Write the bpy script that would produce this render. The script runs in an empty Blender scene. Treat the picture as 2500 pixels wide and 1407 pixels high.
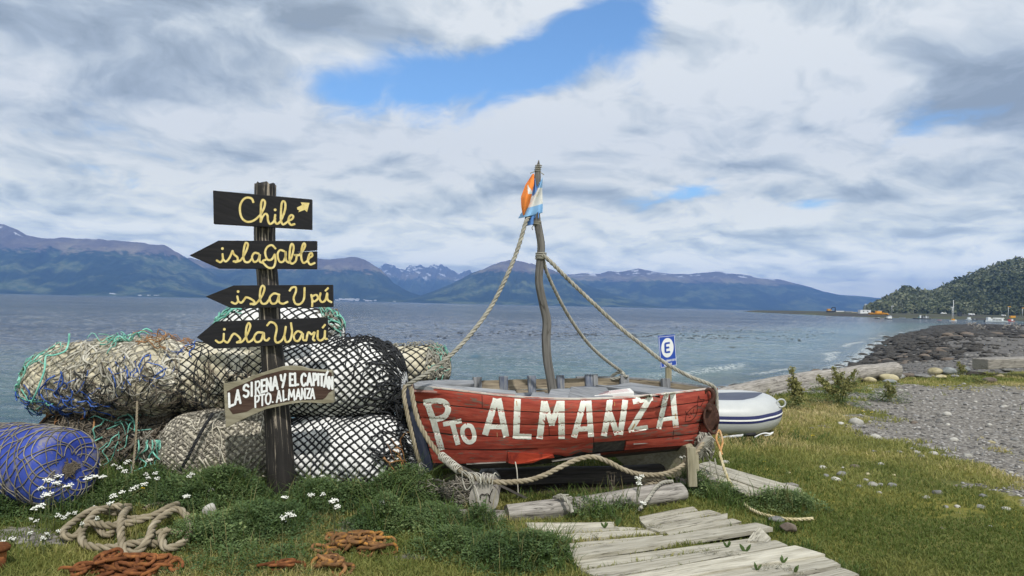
import bpy, bmesh, math, random
import numpy as np
from mathutils import Vector, Matrix, noise as mnoise
from mathutils.bvhtree import BVHTree
R = math.radians
scene = bpy.context.scene
COL = scene.collection
# ------------------------------------------------------------------ camera
cam = bpy.data.cameras.new('camera'); camo = bpy.data.objects.new('camera', cam); COL.objects.link(camo)
cam.sensor_width = 36; cam.lens = 24; cam.clip_start = .1; cam.clip_end = 40000
CP = Vector((0, 0, 1.6))
PITCH, ROLL = R(1.37), R(1.27)
RM = Matrix.Rotation(math.pi/2 + PITCH, 3, 'X') @ Matrix.Rotation(ROLL, 3, 'Z')
camo.matrix_world = Matrix.Translation(CP) @ RM.to_4x4()
scene.camera = camo
scene.view_settings.view_transform = 'Standard'; scene.view_settings.look = 'None'
scene.view_settings.exposure = 0.0; scene.view_settings.gamma = 1
scene.cycles.use_denoising = True
scene.cycles.max_bounces = 6; scene.cycles.transparent_max_bounces = 8; scene.cycles.volume_bounces = 0
scene.cycles.caustics_reflective = False; scene.cycles.caustics_refractive = False
# ------------------------------------------------------------------ sun and sky
SUN_EL, SUN_AZ = R(53), R(161)      # azimuth clockwise from +y: the sun stands behind the viewer, to the right
SD = Vector((math.sin(SUN_AZ)*math.cos(SUN_EL), math.cos(SUN_AZ)*math.cos(SUN_EL), math.sin(SUN_EL)))
sl = bpy.data.lights.new('sun', 'SUN'); sl.energy = 3.4; sl.angle = R(1.0); sl.color = (1, .95, .88)
so = bpy.data.objects.new('sun', sl); COL.objects.link(so)
so.rotation_euler = (-SD).to_track_quat('-Z', 'Y').to_euler(); so.location = SD*50 + Vector((0, 0, 0))

class NT:                                        # a small node-tree writer
    def __init__(s, nt): s.nt = nt; nt.nodes.clear()
    def n(s, t, **kw):
        x = s.nt.nodes.new(t)
        for k, v in kw.items():
            if k in x.bl_rna.properties: setattr(x, k, v)
        return x
    def put(s, sock, v):
        if isinstance(v, bpy.types.NodeSocket): s.nt.links.new(v, sock)
        elif v is not None: sock.default_value = v
    def math(s, op, a, b=None, c=None, clamp=False):
        x = s.n('ShaderNodeMath', operation=op, use_clamp=clamp)
        s.put(x.inputs[0], a); s.put(x.inputs[1], b); s.put(x.inputs[2], c); return x.outputs[0]
    def vmath(s, op, a, b=None):
        x = s.n('ShaderNodeVectorMath', operation=op); s.put(x.inputs[0], a); s.put(x.inputs[1], b); return x.outputs[0]
    def noise(s, vec, scale, detail=4, rough=.55, dist=0, out=0):
        x = s.n('ShaderNodeTexNoise'); s.put(x.inputs['Vector'], vec); s.put(x.inputs['Scale'], scale)
        x.inputs['Detail'].default_value = detail; x.inputs['Roughness'].default_value = rough; x.inputs['Distortion'].default_value = dist
        return x.outputs[out]
    def vor(s, vec, scale, feature='F1', out='Distance', rnd=1):
        x = s.n('ShaderNodeTexVoronoi', feature=feature); s.put(x.inputs['Vector'], vec); s.put(x.inputs['Scale'], scale)
        x.inputs['Randomness'].default_value = rnd; return x.outputs[out]
    def ramp(s, f, stops, interp='LINEAR'):
        x = s.n('ShaderNodeValToRGB'); cr = x.color_ramp; cr.interpolation = interp
        while len(cr.elements) < len(stops): cr.elements.new(.5)
        for e, (p, c) in zip(cr.elements, stops):
            e.position = p; e.color = (c, c, c, 1) if isinstance(c, (int, float)) else (*c, 1)
        s.put(x.inputs[0], f); return x.outputs[0]
    def smooth(s, v, a, b, lo=0., hi=1.):
        x = s.n('ShaderNodeMapRange', interpolation_type='SMOOTHSTEP'); s.put(x.inputs[0], v)
        for i, q in ((1, a), (2, b), (3, lo), (4, hi)): s.put(x.inputs[i], q)
        return x.outputs[0]
    def mix(s, f, a, b, mode='MIX'):
        x = s.n('ShaderNodeMix', data_type='RGBA', blend_type=mode); s.put(x.inputs[0], f)
        for i, q in ((6, a), (7, b)): s.put(x.inputs[i], (*q, 1) if isinstance(q, tuple) and len(q) == 3 else q)
        return x.outputs[2]
    def mapping(s, vec, scale=(1, 1, 1), loc=(0, 0, 0), rot=(0, 0, 0)):
        x = s.n('ShaderNodeMapping'); s.put(x.inputs[0], vec); x.inputs[1].default_value = loc; x.inputs[2].default_value = rot; x.inputs[3].default_value = scale
        return x.outputs[0]
    def attr(s, name, out='Fac'):
        x = s.n('ShaderNodeAttribute', attribute_name=name); return x.outputs[out]

def dirpx(px, py):                               # direction of a photograph point, from the camera
    return (RM @ Vector(((px-1250)/1667, -(py-703.5)/1667, -1))).normalized()

w = bpy.data.worlds.new('World'); scene.world = w; w.use_nodes = True
T = NT(w.node_tree)
sky = T.n('ShaderNodeTexSky', sky_type='NISHITA'); sky.sun_disc = False; sky.sun_elevation = SUN_EL; sky.sun_rotation = SUN_AZ
sky.air_density = 1.0; sky.dust_density = .3; sky.ozone_density = 2.0
tc = T.n('ShaderNodeTexCoord').outputs['Generated']
sx = T.n('ShaderNodeSeparateXYZ'); T.put(sx.inputs[0], tc)
X, Y, Z = sx.outputs
zz = T.math('ADD', T.math('MAXIMUM', Z, 0.0), .27)
cx = T.n('ShaderNodeCombineXYZ'); T.put(cx.inputs[0], T.math('DIVIDE', X, zz)); T.put(cx.inputs[1], T.math('DIVIDE', Y, zz))
cp = T.mapping(cx.outputs[0], rot=(0, 0, R(-24)), scale=(1.7, 1.75, 1))
warp = T.noise(cp, 1.1, 3, .5, out=1)
cpw = T.vmath('ADD', cp, T.vmath('MULTIPLY', T.vmath('SUBTRACT', warp, (.5, .5, .5)), (.75, .75, 0)))
def dens(off, dt=7):
    return T.noise(T.vmath('ADD', cpw, off), 1.25, dt, .57)
d0 = dens((3.1, 7.7, 0)); d1 = dens((3.1-.07, 7.7-.16, 0), 6)
big = T.noise(T.vmath('ADD', cp, (11.3, 4.2, 0)), .42, 3, .5)
fine = T.noise(T.vmath('ADD', cpw, (1.3, 9.2, 0)), 2.6, 8, .58)
zl = T.math('ADD', T.math('MAXIMUM', Z, 0.0), .045)
cl = T.n('ShaderNodeCombineXYZ'); T.put(cl.inputs[0], T.math('DIVIDE', X, zl)); T.put(cl.inputs[1], T.math('DIVIDE', Y, zl))
lay = T.noise(T.mapping(cl.outputs[0], scale=(.55, .62, 1), rot=(0, 0, R(-10))), 1.0, 8, .6, .5)
def blob(px, py, rx, ry, rot=0):                  # a soft patch of the sky dome around one direction
    c = dirpx(px, py); e1 = dirpx(px+math.cos(rot)*60, py+math.sin(rot)*60) - dirpx(px-math.cos(rot)*60, py-math.sin(rot)*60)
    e1 = (e1 - c*e1.dot(c)).normalized(); e2 = c.cross(e1)
    q = T.vmath('SUBTRACT', tc, tuple(c))
    def dot(a):
        x = T.n('ShaderNodeVectorMath', operation='DOT_PRODUCT'); T.put(x.inputs[0], q); x.inputs[1].default_value = a; return x.outputs['Value']
    a = T.math('DIVIDE', dot(tuple(e1)), rx/1667); b = T.math('DIVIDE', dot(tuple(e2)), ry/1667)
    r2 = T.math('ADD', T.math('MULTIPLY', a, a), T.math('MULTIPLY', b, b))
    return T.math('POWER', 2.718, T.math('MULTIPLY', r2, -1.0))
def add(*a):
    r = a[0]
    for b in a[1:]: r = T.math('ADD', r, b)
    return r
def sc(v, k): return T.math('MULTIPLY', v, k)
holes = add(sc(blob(1010, 190, 260, 75, -.12), 1.0), sc(blob(1420, 70, 230, 85, -.42), 1.15), sc(blob(1655, 468, 120, 26, -.12), .8), sc(blob(1970, 505, 75, 20, -.1), .62),
            sc(blob(800, 190, 90, 40, .3), .3), sc(blob(2100, 370, 220, 22, -.25), .28), sc(blob(20, 320, 120, 16, 0), .35), sc(blob(1300, 180, 120, 60, -.6), .35), sc(blob(1560, 150, 80, 100, .3), .3))
cover = T.math('SUBTRACT', T.math('ADD', T.math('ADD', sc(d0, 1.35), sc(fine, .75)), -.13), sc(holes, .55))
alpha = T.smooth(cover, .38, .74)
dark = add(sc(blob(150, 70, 520, 130, .1), .22), sc(blob(560, 190, 150, 60, .5), .10), sc(blob(2480, 170, 260, 150, .2), .22), sc(blob(2380, 420, 240, 100, 0), .10), sc(blob(1000, 420, 700, 38, .1), .10),
           sc(blob(1380, 500, 170, 30, 0), .13), sc(blob(280, 480, 420, 22, .03), .11), sc(blob(900, 20, 300, 60, 0), .12), sc(blob(2100, 560, 500, 20, .02), .06))
light = add(sc(blob(480, 250, 330, 90, .25), .10), sc(blob(1000, 280, 330, 45, .05), .09), sc(blob(1900, 230, 420, 110, -.3), .05), sc(blob(1750, 520, 300, 26, 0), .06), sc(blob(250, 380, 350, 50, .1), .06))
rel = T.math('SUBTRACT', d0, d1)
lum = add(sc(rel, 1.8), sc(T.math('MULTIPLY', T.math('SUBTRACT', lay, .5), T.smooth(Z, .26, .10)), .55), sc(T.math('SUBTRACT', big, .5), -.30), sc(T.math('SUBTRACT', fine, .5), .62), T.math('SUBTRACT', light, dark), .655)
ccol = T.ramp(lum, [(0.24, (.34, .40, .455)), (.42, (.475, .55, .62)), (.57, (.67, .735, .775)), (.75, (.88, .915, .92))])
horiz = T.smooth(Z, .0, .10, 1., 0.)
ccol = T.mix(sc(horiz, .35), ccol, (.66, .73, .82))
SKY_K = .1
blue = T.mix(1.0, sky.outputs[0], (1.35, 1.75, 2.0), 'MULTIPLY')
hg = T.math('POWER', 2.718, T.math('MULTIPLY', T.math('MINIMUM', T.math('DIVIDE', .075, T.math('MAXIMUM', Z, .01)), 1.6), .76))
gl = T.n('ShaderNodeCombineXYZ')
for i_, k_ in enumerate((1.08, 1.03, .87)): T.put(gl.inputs[i_], T.math('MULTIPLY', hg, k_))
ccol = T.mix(T.smooth(Z, .25, .05), ccol, T.mix(1.0, ccol, gl.outputs[0], 'MULTIPLY'))     # low clouds are brighter: the air in front dims them
cc = T.mix(1.0, ccol, (1/SKY_K, 1/SKY_K, 1/SKY_K), 'MULTIPLY')
final = T.mix(alpha, blue, cc)
bg = T.n('ShaderNodeBackground'); T.put(bg.inputs[0], final); bg.inputs[1].default_value = SKY_K
wo = T.n('ShaderNodeOutputWorld'); T.put(wo.inputs[0], bg.outputs[0])
w.cycles.sampling_method = 'MANUAL'; w.cycles.sample_map_resolution = 512
# ------------------------------------------------------------------ helpers
def P(px, py, d):                                # the world point seen at a photograph point, d metres away along y
    r = RM @ Vector(((px-1250)/1667, -(py-703.5)/1667, -1))
    return CP + r*(d/r.y)
def G(px, py, z=0.0):                            # the same on a level z
    r = RM @ Vector(((px-1250)/1667, -(py-703.5)/1667, -1))
    return CP + r*((z-CP.z)/r.z)
rng = np.random.default_rng(7); random.seed(7)
ORG = {}
def A(*pts): return np.array([tuple(p) for p in pts], float)
class MB:
    def __init__(s): s.V = []; s.F = []; s.Gc = []; s.Rn = []; s.n = 0
    def add(s, V, F, G=None, r=None, m=0):
        V = np.asarray(V, float).reshape(-1, 3); k = len(V)
        if not isinstance(F, list): F = [F]
        for f in F:
            f = np.asarray(f, int)
            if f.ndim == 1: f = f[None]
            s.F.append((f+s.n, m))
        if G is None: G = V - V.mean(0)
        off = rng.uniform(-40, 40, 3)
        s.Gc.append(np.asarray(G, float)+off)
        if r is None: r = rng.random()
        s.Rn.append(np.broadcast_to(np.asarray(r, float), (k,)).copy())
        s.V.append(V); s.n += k; return s
    def box(s, c, size, rot=None, m=0, r=None, jit=0, along=0):
        sx, sy, sz = [q/2 for q in size]
        L = np.array([(x, y, z) for x in (-sx, sx) for y in (-sy, sy) for z in (-sz, sz)])
        if jit: L = L + rng.uniform(-jit, jit, L.shape)
        Mx = np.array(rot if rot is not None else Matrix.Identity(3))
        g = np.roll(L, -along, 1)
        return s.add(L @ Mx.T + np.array(tuple(c)), np.array([(0, 1, 3, 2), (4, 6, 7, 5), (0, 4, 5, 1), (2, 3, 7, 6), (0, 2, 6, 4), (1, 5, 7, 3)]), g, r, m)
    def bar(s, a, b, wd, th, up=(0, 0, 1), m=0, r=None, jit=0):
        a = Vector(a); b = Vector(b); x = (b-a); L = x.length; x.normalize(); up = Vector(up); y = up.cross(x).normalized(); z = x.cross(y)
        return s.box((a+b)/2, (L, wd, th), Matrix((x, y, z)).transposed(), m, r, jit)
    def prism(s, poly, n, th, m=0, r=None, g=None):          # a planar polygon (world points) made th thick along -n
        p = np.array([tuple(q) for q in poly]); k = len(p); n = np.array(tuple(n)); n = n/np.linalg.norm(n)
        V = np.concatenate([p, p-n*th]); side = np.array([(i, i+k, (i+1) % k+k, (i+1) % k) for i in range(k)])
        if g is None:
            d = p[np.argmax(np.linalg.norm(p-p[0], axis=1))]-p[0]; d = d/np.linalg.norm(d); e = np.cross(n, d); q = V-p[0]
            g = np.stack([q@d, q@e, q@n], 1)
        return s.add(V, [np.arange(k), np.arange(k, 2*k)[::-1], side], g, r, m)
    def tube(s, path, r, k=8, caps=True, m=0, rn=None, closed=False, sq=1.0, up=None):
        V, F, Gx = tube(path, r, k, caps, closed, sq, up); return s.add(V, F, Gx, rn, m)
    def rope(s, pts, r, step=None, m=0, pitch=None, k=6, spl=True):
        p = cr(pts, step or r*.7) if spl else np.asarray(pts, float)
        Tn, N, B = frames(p); L = arclen(p); pitch = pitch or r*7.5
        for j in range(3):
            ph = 2*math.pi*(L/pitch + j/3)
            c = p + (np.cos(ph)[:, None]*N+np.sin(ph)[:, None]*B)*r*.5
            V, F, Gx = sweep(c, N, B, np.full(len(p), r*.56), k, L); s.add(V, F, Gx, rng.random(), m)
        return s
    def lathe(s, prof, c, axis=(0, 0, 1), k=24, m=0, r=None, sx=1, sy=1):
        ax = Vector(axis).normalized(); u = ax.orthogonal().normalized(); v = ax.cross(u)
        th = np.linspace(0, 2*math.pi, k, endpoint=False); pr = np.array(prof, float)
        c = np.array(tuple(c)); u, v, ax = (np.array(tuple(q)) for q in (u, v, ax))
        ring = np.cos(th)[:, None]*u*sx+np.sin(th)[:, None]*v*sy
        V = c + pr[:, 1][:, None, None]*ax + pr[:, 0][:, None, None]*ring[None]
        n = len(pr); F = gridf(n, k, wrap=True)
        Gx = np.stack([np.broadcast_to(pr[:, 1][:, None], (n, k)), pr[:, 0][:, None]*np.cos(th), pr[:, 0][:, None]*np.sin(th)], -1).reshape(-1, 3)
        return s.add(V.reshape(-1, 3), F, Gx, r, m)
    def build(s, name, mats, parent=None, loc=None, smooth=True, bevel=0):
        V = np.concatenate(s.V); 
        if not isinstance(mats, (list, tuple)): mats = [mats]
        if parent is not None: o0 = ORG[parent.name]
        elif loc is not None: o0 = np.array(tuple(loc), float)
        else: o0 = np.array([(V[:, 0].min()+V[:, 0].max())/2, (V[:, 1].min()+V[:, 1].max())/2, V[:, 2].min()])
        me = bpy.data.meshes.new(name); me.vertices.add(len(V)); me.vertices.foreach_set('co', (V-o0).astype(np.float32).ravel())
        tot = np.concatenate([np.full(len(f), f.shape[1]) for f, m in s.F]); idx = np.concatenate([f.ravel() for f, m in s.F])
        me.loops.add(len(idx)); me.loops.foreach_set('vertex_index', idx.astype(np.int32))
        me.polygons.add(len(tot)); st = np.concatenate([[0], np.cumsum(tot)[:-1]])
        me.polygons.foreach_set('loop_start', st.astype(np.int32)); me.polygons.foreach_set('loop_total', tot.astype(np.int32))
        mi = np.concatenate([np.full(len(f), m) for f, m in s.F]); me.polygons.foreach_set('material_index', mi.astype(np.int32))
        me.polygons.foreach_set('use_smooth', np.full(len(tot), smooth))
        for q in mats: me.materials.append(q)
        a = me.attributes.new('g', 'FLOAT_VECTOR', 'POINT'); a.data.foreach_set('vector', np.concatenate(s.Gc).astype(np.float32).ravel())
        a = me.attributes.new('rnd', 'FLOAT', 'POINT'); a.data.foreach_set('value', np.concatenate(s.Rn).astype(np.float32))
        me.update(calc_edges=True); me.validate()
        o = bpy.data.objects.new(name, me); COL.objects.link(o)
        if parent is not None: o.parent = parent
        else: o.location = o0
        ORG[o.name] = o0
        if bevel:
            b = o.modifiers.new('bevel', 'BEVEL'); b.width = bevel; b.segments = 2; b.limit_method = 'ANGLE'; b.angle_limit = R(40)
        if not smooth or bevel: pass
        return o
def gridf(n, k, wrap=False):
    i = np.arange(n-1)[:, None]; j = np.arange(k if wrap else k-1)[None]; jn = (j+1) % k
    return np.stack([i*k+j+0*i, i*k+jn, (i+1)*k+jn, (i+1)*k+j], -1).reshape(-1, 4)
def arclen(p): return np.concatenate([[0], np.cumsum(np.linalg.norm(np.diff(p, axis=0), axis=1))])
def cr(pts, step=.02, closed=False):             # Catmull-Rom through pts, resampled evenly
    p = np.array([tuple(q) for q in pts], float)
    if len(p) < 3: d = np.linalg.norm(p[1]-p[0]); n = max(2, int(d/step)+1); return p[0]+(p[1]-p[0])*np.linspace(0, 1, n)[:, None]
    q = np.concatenate([[p[-1]], p, [p[0], p[1]]]) if closed else np.concatenate([[2*p[0]-p[1]], p, [2*p[-1]-p[-2]]])
    out = []; t = np.linspace(0, 1, 16, endpoint=False)[:, None]
    for i in range(1, len(q)-2):
        a, b, c, d = q[i-1], q[i], q[i+1], q[i+2]
        out.append(.5*((2*b)+(c-a)*t+(2*a-5*b+4*c-d)*t**2+(3*b-a-3*c+d)*t**3))
    o = np.concatenate(out+[[q[-2]]]); L = arclen(o); n = max(2, int(L[-1]/step)+1); u = np.linspace(0, L[-1], n)
    return np.stack([np.interp(u, L, o[:, j]) for j in range(3)], 1)
def frames(p, up=None):
    Tn = np.gradient(p, axis=0); Tn /= np.linalg.norm(Tn, axis=1)[:, None]+1e-12
    n0 = np.array(up if up is not None else ((0, 0, 1) if abs(Tn[0][2]) < .8 else (0, 1, 0)), float); N = np.empty_like(p); n = n0-Tn[0]*(n0@Tn[0])
    for i in range(len(p)):
        n = n-Tn[i]*(n@Tn[i]); n = n/(np.linalg.norm(n)+1e-12); N[i] = n
    return Tn, N, np.cross(Tn, N)
def sweep(c, N, B, r, k, L, sq=1.0):
    th = np.linspace(0, 2*math.pi, k, endpoint=False); n = len(c); r = np.broadcast_to(r, (n,))
    V = c[:, None]+r[:, None, None]*(np.cos(th)[None, :, None]*N[:, None]*sq+np.sin(th)[None, :, None]*B[:, None])
    Gx = np.stack([np.broadcast_to(L[:, None], (n, k)), r[:, None]*np.cos(th), r[:, None]*np.sin(th)], -1)
    return V.reshape(-1, 3), [gridf(n, k, True)], Gx.reshape(-1, 3)
def tube(path, r, k=8, caps=True, closed=False, sq=1.0, up=None):
    p = np.array([tuple(q) for q in path], float)
    Tn, N, B = frames(p, up); V, F, Gx = sweep(p, N, B, r, k, arclen(p), sq); n = len(p)
    if closed: F = F+[np.array([((n-1)*k+j, (n-1)*k+(j+1) % k, (j+1) % k, j) for j in range(k)])]
    elif caps: F = F+[np.arange(k)[::-1], np.arange((n-1)*k, n*k)]
    return V, F, Gx
def nz(p, s=1., o=0.): return mnoise.noise(Vector((p[0]*s+o, p[1]*s+o*1.7, p[2]*s-o)))
def vnoise(x, y, s=1, seed=0, oct=4, pers=.5):    # vectorised value noise
    x = np.asarray(x, float)*s; y = np.asarray(y, float)*s; t = 0; a = 1; tot = 0
    for o in range(oct):
        xi = np.floor(x).astype(np.int64); yi = np.floor(y).astype(np.int64); fx = x-xi; fy = y-yi; fx = fx*fx*(3-2*fx); fy = fy*fy*(3-2*fy)
        def h(i, j):
            q = (i*374761393+j*668265263+(seed+o*17)*974634777) & 0xffffffff; q = ((q ^ (q >> 13))*1274126177) & 0xffffffff; q ^= q >> 16; return q/4294967295.
        v = (h(xi, yi)*(1-fx)+h(xi+1, yi)*fx)*(1-fy)+(h(xi, yi+1)*(1-fx)+h(xi+1, yi+1)*fx)*fy
        t = t+a*v; tot += a; a *= pers; x = x*2.03+13.1; y = y*2.03+7.7
    return t/tot
def tag(o, label=None, cat=None, group=None, kind=None):
    if label: o['label'] = label
    if cat: o['category'] = cat
    if group: o['group'] = group
    if kind: o['kind'] = kind
    return o
def thing(name, label, cat, loc=(0, 0, 0), group=None):
    o = bpy.data.objects.new(name, None); COL.objects.link(o); o.location = loc; o.empty_display_size = .1
    ORG[o.name] = np.array(tuple(loc), float); return tag(o, label, cat, group)
def copytree(o, parent=None):
    c = o.copy(); COL.objects.link(c)
    if parent is not None: c.parent = parent
    for ch in o.children: copytree(ch, c)
    ORG[c.name] = ORG[o.name]; return c
# ------------------------------------------------------------------ materials
def mat(name, cols, scale=6, stretch=(1, 1, 1), coord='g', detail=6, rough=.85, bump=.25, bscale=None, spec=.25, rnd=.25, lo=.3, hi=.7, dist=.3, extra=None, bdist=.004):
    m = bpy.data.materials.new(name); m.use_nodes = True; t = NT(m.node_tree)
    v = t.attr('g', 'Vector') if coord == 'g' else t.n('ShaderNodeTexCoord').outputs['Object'] if coord == 'o' else t.n('ShaderNodeNewGeometry').outputs['Position']
    vs = t.mapping(v, stretch)
    f = t.noise(vs, scale, detail, .6, dist)
    n = len(cols); c = t.ramp(f, [(lo+(hi-lo)*i/max(1, n-1), q) for i, q in enumerate(cols)]) if n > 1 else t.mix(0., cols[0], cols[0])
    if rnd:
        k = t.smooth(t.attr('rnd'), 0, 1, 1-rnd, 1+rnd); q = t.n('ShaderNodeCombineXYZ')
        for i in range(3): t.put(q.inputs[i], k)
        c = t.mix(1., c, q.outputs[0], 'MULTIPLY')
    b = t.n('ShaderNodeBsdfPrincipled')
    rr = rough
    if extra: c, rr = extra(t, v, vs, f, c, rough)
    t.put(b.inputs['Base Color'], c); t.put(b.inputs['Roughness'], rr); b.inputs['Specular IOR Level'].default_value = spec
    if bump:
        bp = t.n('ShaderNodeBump'); bp.inputs['Strength'].default_value = bump; bp.inputs['Distance'].default_value = bdist
        t.put(bp.inputs['Height'], t.noise(vs, bscale or scale*2.5, 5, .6)); t.put(b.inputs['Normal'], bp.outputs[0])
    o = t.n('ShaderNodeOutputMaterial'); t.put(o.inputs[0], b.outputs[0]); return m
def cracks(k=1., col=(.03, .025, .02)):            # drying cracks along the grain
    def ex(t, v, vs, f, c, r):
        q = t.noise(t.mapping(v, (1.2, 26, 26)), 1.6, 4, .5, .2)
        w_ = t.smooth(t.math('ABSOLUTE', t.math('SUBTRACT', q, .5)), .006, .028, k, 0.)
        w_ = t.math('MULTIPLY', w_, t.smooth(t.noise(v, 3.5, 2), .45, .6))
        return t.mix(w_, c, col), r
    return ex
def chips(col2, lo=.62, hi=.66, sc=30, st=(1, 1, 1), rust=None):   # a second colour showing through worn paint
    def ex(t, v, vs, f, c, r):
        q = t.noise(t.mapping(v, st), sc, 8, .7, .4); q2 = t.noise(v, sc*.12, 3)
        c = t.mix(t.smooth(t.math('ADD', q, t.math('MULTIPLY', t.math('SUBTRACT', q2, .5), .5)), lo, hi), c, col2); return c, r
    return ex
WS = (2.2, 34, 34)
M = {}
M['grey_wood'] = mat('weathered_wood', [(.12, .112, .10), (.245, .23, .21), (.38, .36, .33)], 1.6, WS, bump=.5, extra=cracks(), rnd=.12)
M['pale_wood'] = mat('sun_bleached_plank', [(.22, .205, .16), (.385, .365, .30), (.50, .48, .405)], 1.6, WS, bump=.4, extra=cracks(.8), rnd=.16)
M['new_wood'] = mat('yellowish_timber', [(.20, .18, .12), (.29, .265, .185), (.36, .335, .25)], 1.6, WS, bump=.3, extra=cracks(.5), rnd=.12)
M['mast_wood'] = mat('driftwood_mast', [(.055, .053, .05), (.13, .125, .118), (.21, .205, .195)], 1.5, (1.6, 30, 30), bump=.6, extra=cracks(), rnd=.05)
M['log_end'] = mat('sawn_log_end', [(.15, .14, .12), (.25, .235, .21), (.33, .315, .285)], 9, (1, 1, 1), bump=.4, rnd=.05)
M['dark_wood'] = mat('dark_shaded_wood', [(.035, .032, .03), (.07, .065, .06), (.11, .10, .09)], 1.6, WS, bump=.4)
M['post_black'] = mat('black_stained_post', [(.012, .011, .011), (.022, .020, .019), (.04, .036, .033)], 1.5, (1.6, 26, 26), bump=.7, rough=.6, rnd=0,
                      extra=chips((.30, .26, .21), .595, .635, 1.9, (.9, 28, 28)))
M['board_black'] = mat('black_painted_board', [(.006, .006, .008), (.010, .010, .013), (.017, .016, .018)], 1.6, (2, 26, 26), bump=.35, rough=.55, rnd=.1, extra=chips((.16, .145, .125), .78, .83, 1.6, (2.5, 34, 34)))
M['yellow_paint'] = mat('hand_painted_yellow', [(.50, .38, .12), (.66, .54, .22), (.76, .66, .34)], 30, bump=.1, rough=.6, rnd=0, coord='p', extra=chips((.22, .12, .04), .72, .77, 28))
M['white_paint'] = mat('chipped_white_paint', [(.58, .59, .53), (.74, .76, .70), (.80, .81, .77)], 14, bump=.5, rough=.7, rnd=0, coord='p', extra=chips((.33, .055, .035), .62, .66, 55))
M['white_letters'] = mat('white_board_paint', [(.66, .68, .69), (.80, .82, .84)], 14, bump=.2, rough=.6, rnd=0, coord='p')
M['red_paint'] = mat('faded_red_boat_paint', [(.17, .027, .019), (.315, .053, .035), (.42, .095, .062)], 1.5, (3, 16, 16), bump=.5, rough=.62, rnd=.1, bscale=5,
                     extra=chips((.15, .10, .08), .575, .64, 20, (.35, 1.7, 1.7)))
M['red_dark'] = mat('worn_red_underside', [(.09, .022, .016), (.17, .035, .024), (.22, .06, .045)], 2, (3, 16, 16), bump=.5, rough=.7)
M['seam'] = mat('dark_plank_seam', [(.02, .014, .012)], bump=0, rnd=0)
M['blue_wood'] = mat('flaked_blue_paint', [(.05, .07, .13), (.16, .18, .22), (.34, .34, .33)], 1.8, (3, 22, 22), bump=.5, rnd=.15)
M['navy_wood'] = mat('dark_blue_stem', [(.012, .016, .03), (.025, .032, .055), (.05, .055, .08)], 2, (3, 18, 18), bump=.4)
M['inner_wood'] = mat('boat_inside_planks', [(.14, .115, .085), (.28, .235, .17), (.40, .34, .245)], 1.6, (2.4, 26, 26), bump=.5, extra=cracks(), rnd=.25)
M['grey_paint'] = mat('grey_painted_deck', [(.13, .138, .15), (.215, .225, .24), (.30, .31, .325)], 1.6, (2.2, 24, 24), bump=.3, rnd=.1, extra=cracks(.5))
M['brown_board'] = mat('brown_carved_field', [(.030, .017, .012), (.055, .032, .024), (.085, .055, .042)], 1.6, (2, 30, 30), bump=.7, rnd=0)
M['olive_board'] = mat('grey_olive_board', [(.16, .145, .10), (.235, .215, .155), (.31, .29, .225)], 1.6, (2, 22, 22), bump=.4, rnd=0)
M['rope'] = mat('natural_rope', [(.155, .13, .085), (.26, .222, .155), (.36, .32, .245)], 5, bump=.3, rnd=.08, coord='g', bscale=90)
M['rope_grey'] = mat('weathered_grey_rope', [(.18, .175, .145), (.30, .29, .25), (.40, .39, .34)], 5, bump=.3, rnd=.08, bscale=90)
M['rope_yellow'] = mat('yellowed_rope', [(.40, .33, .17), (.50, .44, .27), (.58, .53, .38)], 5, bump=.3, rnd=.08, bscale=90)
M['rope_orange'] = mat('faded_orange_rope', [(.42, .20, .06), (.52, .29, .12), (.50, .40, .26)], 5, bump=.3, rnd=.1, bscale=90)
M['twine'] = mat('pale_twine', [(.30, .285, .24), (.42, .405, .35), (.52, .505, .45)], 8, bump=.2, rnd=.2)
M['rust'] = mat('orange_rust', [(.06, .025, .013), (.15, .058, .025), (.27, .115, .04)], 16, bump=.7, rnd=.25, rough=.95, spec=.1)
M['rust_yellow'] = mat('yellow_rust', [(.10, .05, .03), (.20, .108, .05), (.44, .21, .04)], 16, bump=.7, rnd=.3, rough=.95, spec=.1)
M['iron'] = mat('brown_rusted_iron', [(.026, .012, .008), (.055, .025, .017), (.085, .042, .03)], 14, bump=.5, rnd=.1, rough=.7)
M['net_black'] = mat('black_netting', [(.010, .011, .013), (.022, .024, .027), (.045, .047, .05)], 40, bump=.3, rnd=.3, rough=.8)
M['net_grey'] = mat('grey_netting', [(.12, .11, .09), (.20, .185, .155), (.30, .28, .24)], 30, bump=.3, rnd=.3, rough=.9)
M['net_brown'] = mat('brown_netting', [(.07, .055, .04), (.13, .11, .085), (.2, .17, .13)], 30, bump=.3, rnd=.3, rough=.9)
M['strand_teal'] = mat('teal_twine', [(.08, .30, .24), (.16, .42, .34), (.30, .52, .44)], 20, bump=.2, rnd=.3)
M['strand_blue'] = mat('blue_twine', [(.02, .05, .22), (.04, .10, .36), (.12, .2, .45)], 20, bump=.2, rnd=.3)
M['strand_orange'] = mat('orange_brown_twine', [(.16, .075, .03), (.28, .14, .06), (.38, .25, .13)], 20, bump=.2, rnd=.3)
M['foam_white'] = mat('white_foam_floats', [(.66, .67, .66), (.76, .77, .76), (.84, .85, .84)], 5, bump=.3, rnd=0, rough=.8, coord='p', bscale=30)
M['foam_cream'] = mat('yellowed_foam_floats', [(.38, .345, .24), (.56, .52, .39), (.67, .65, .57)], 4, bump=.5, rnd=0, rough=.85, coord='p', bscale=30)
M['foam_torn'] = mat('torn_cream_floats', [(.30, .27, .19), (.52, .48, .36), (.66, .64, .56)], 4, bump=.6, rnd=0, rough=.9, coord='p', bscale=30, extra=chips((.075, .07, .06), .60, .72, 7))
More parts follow.
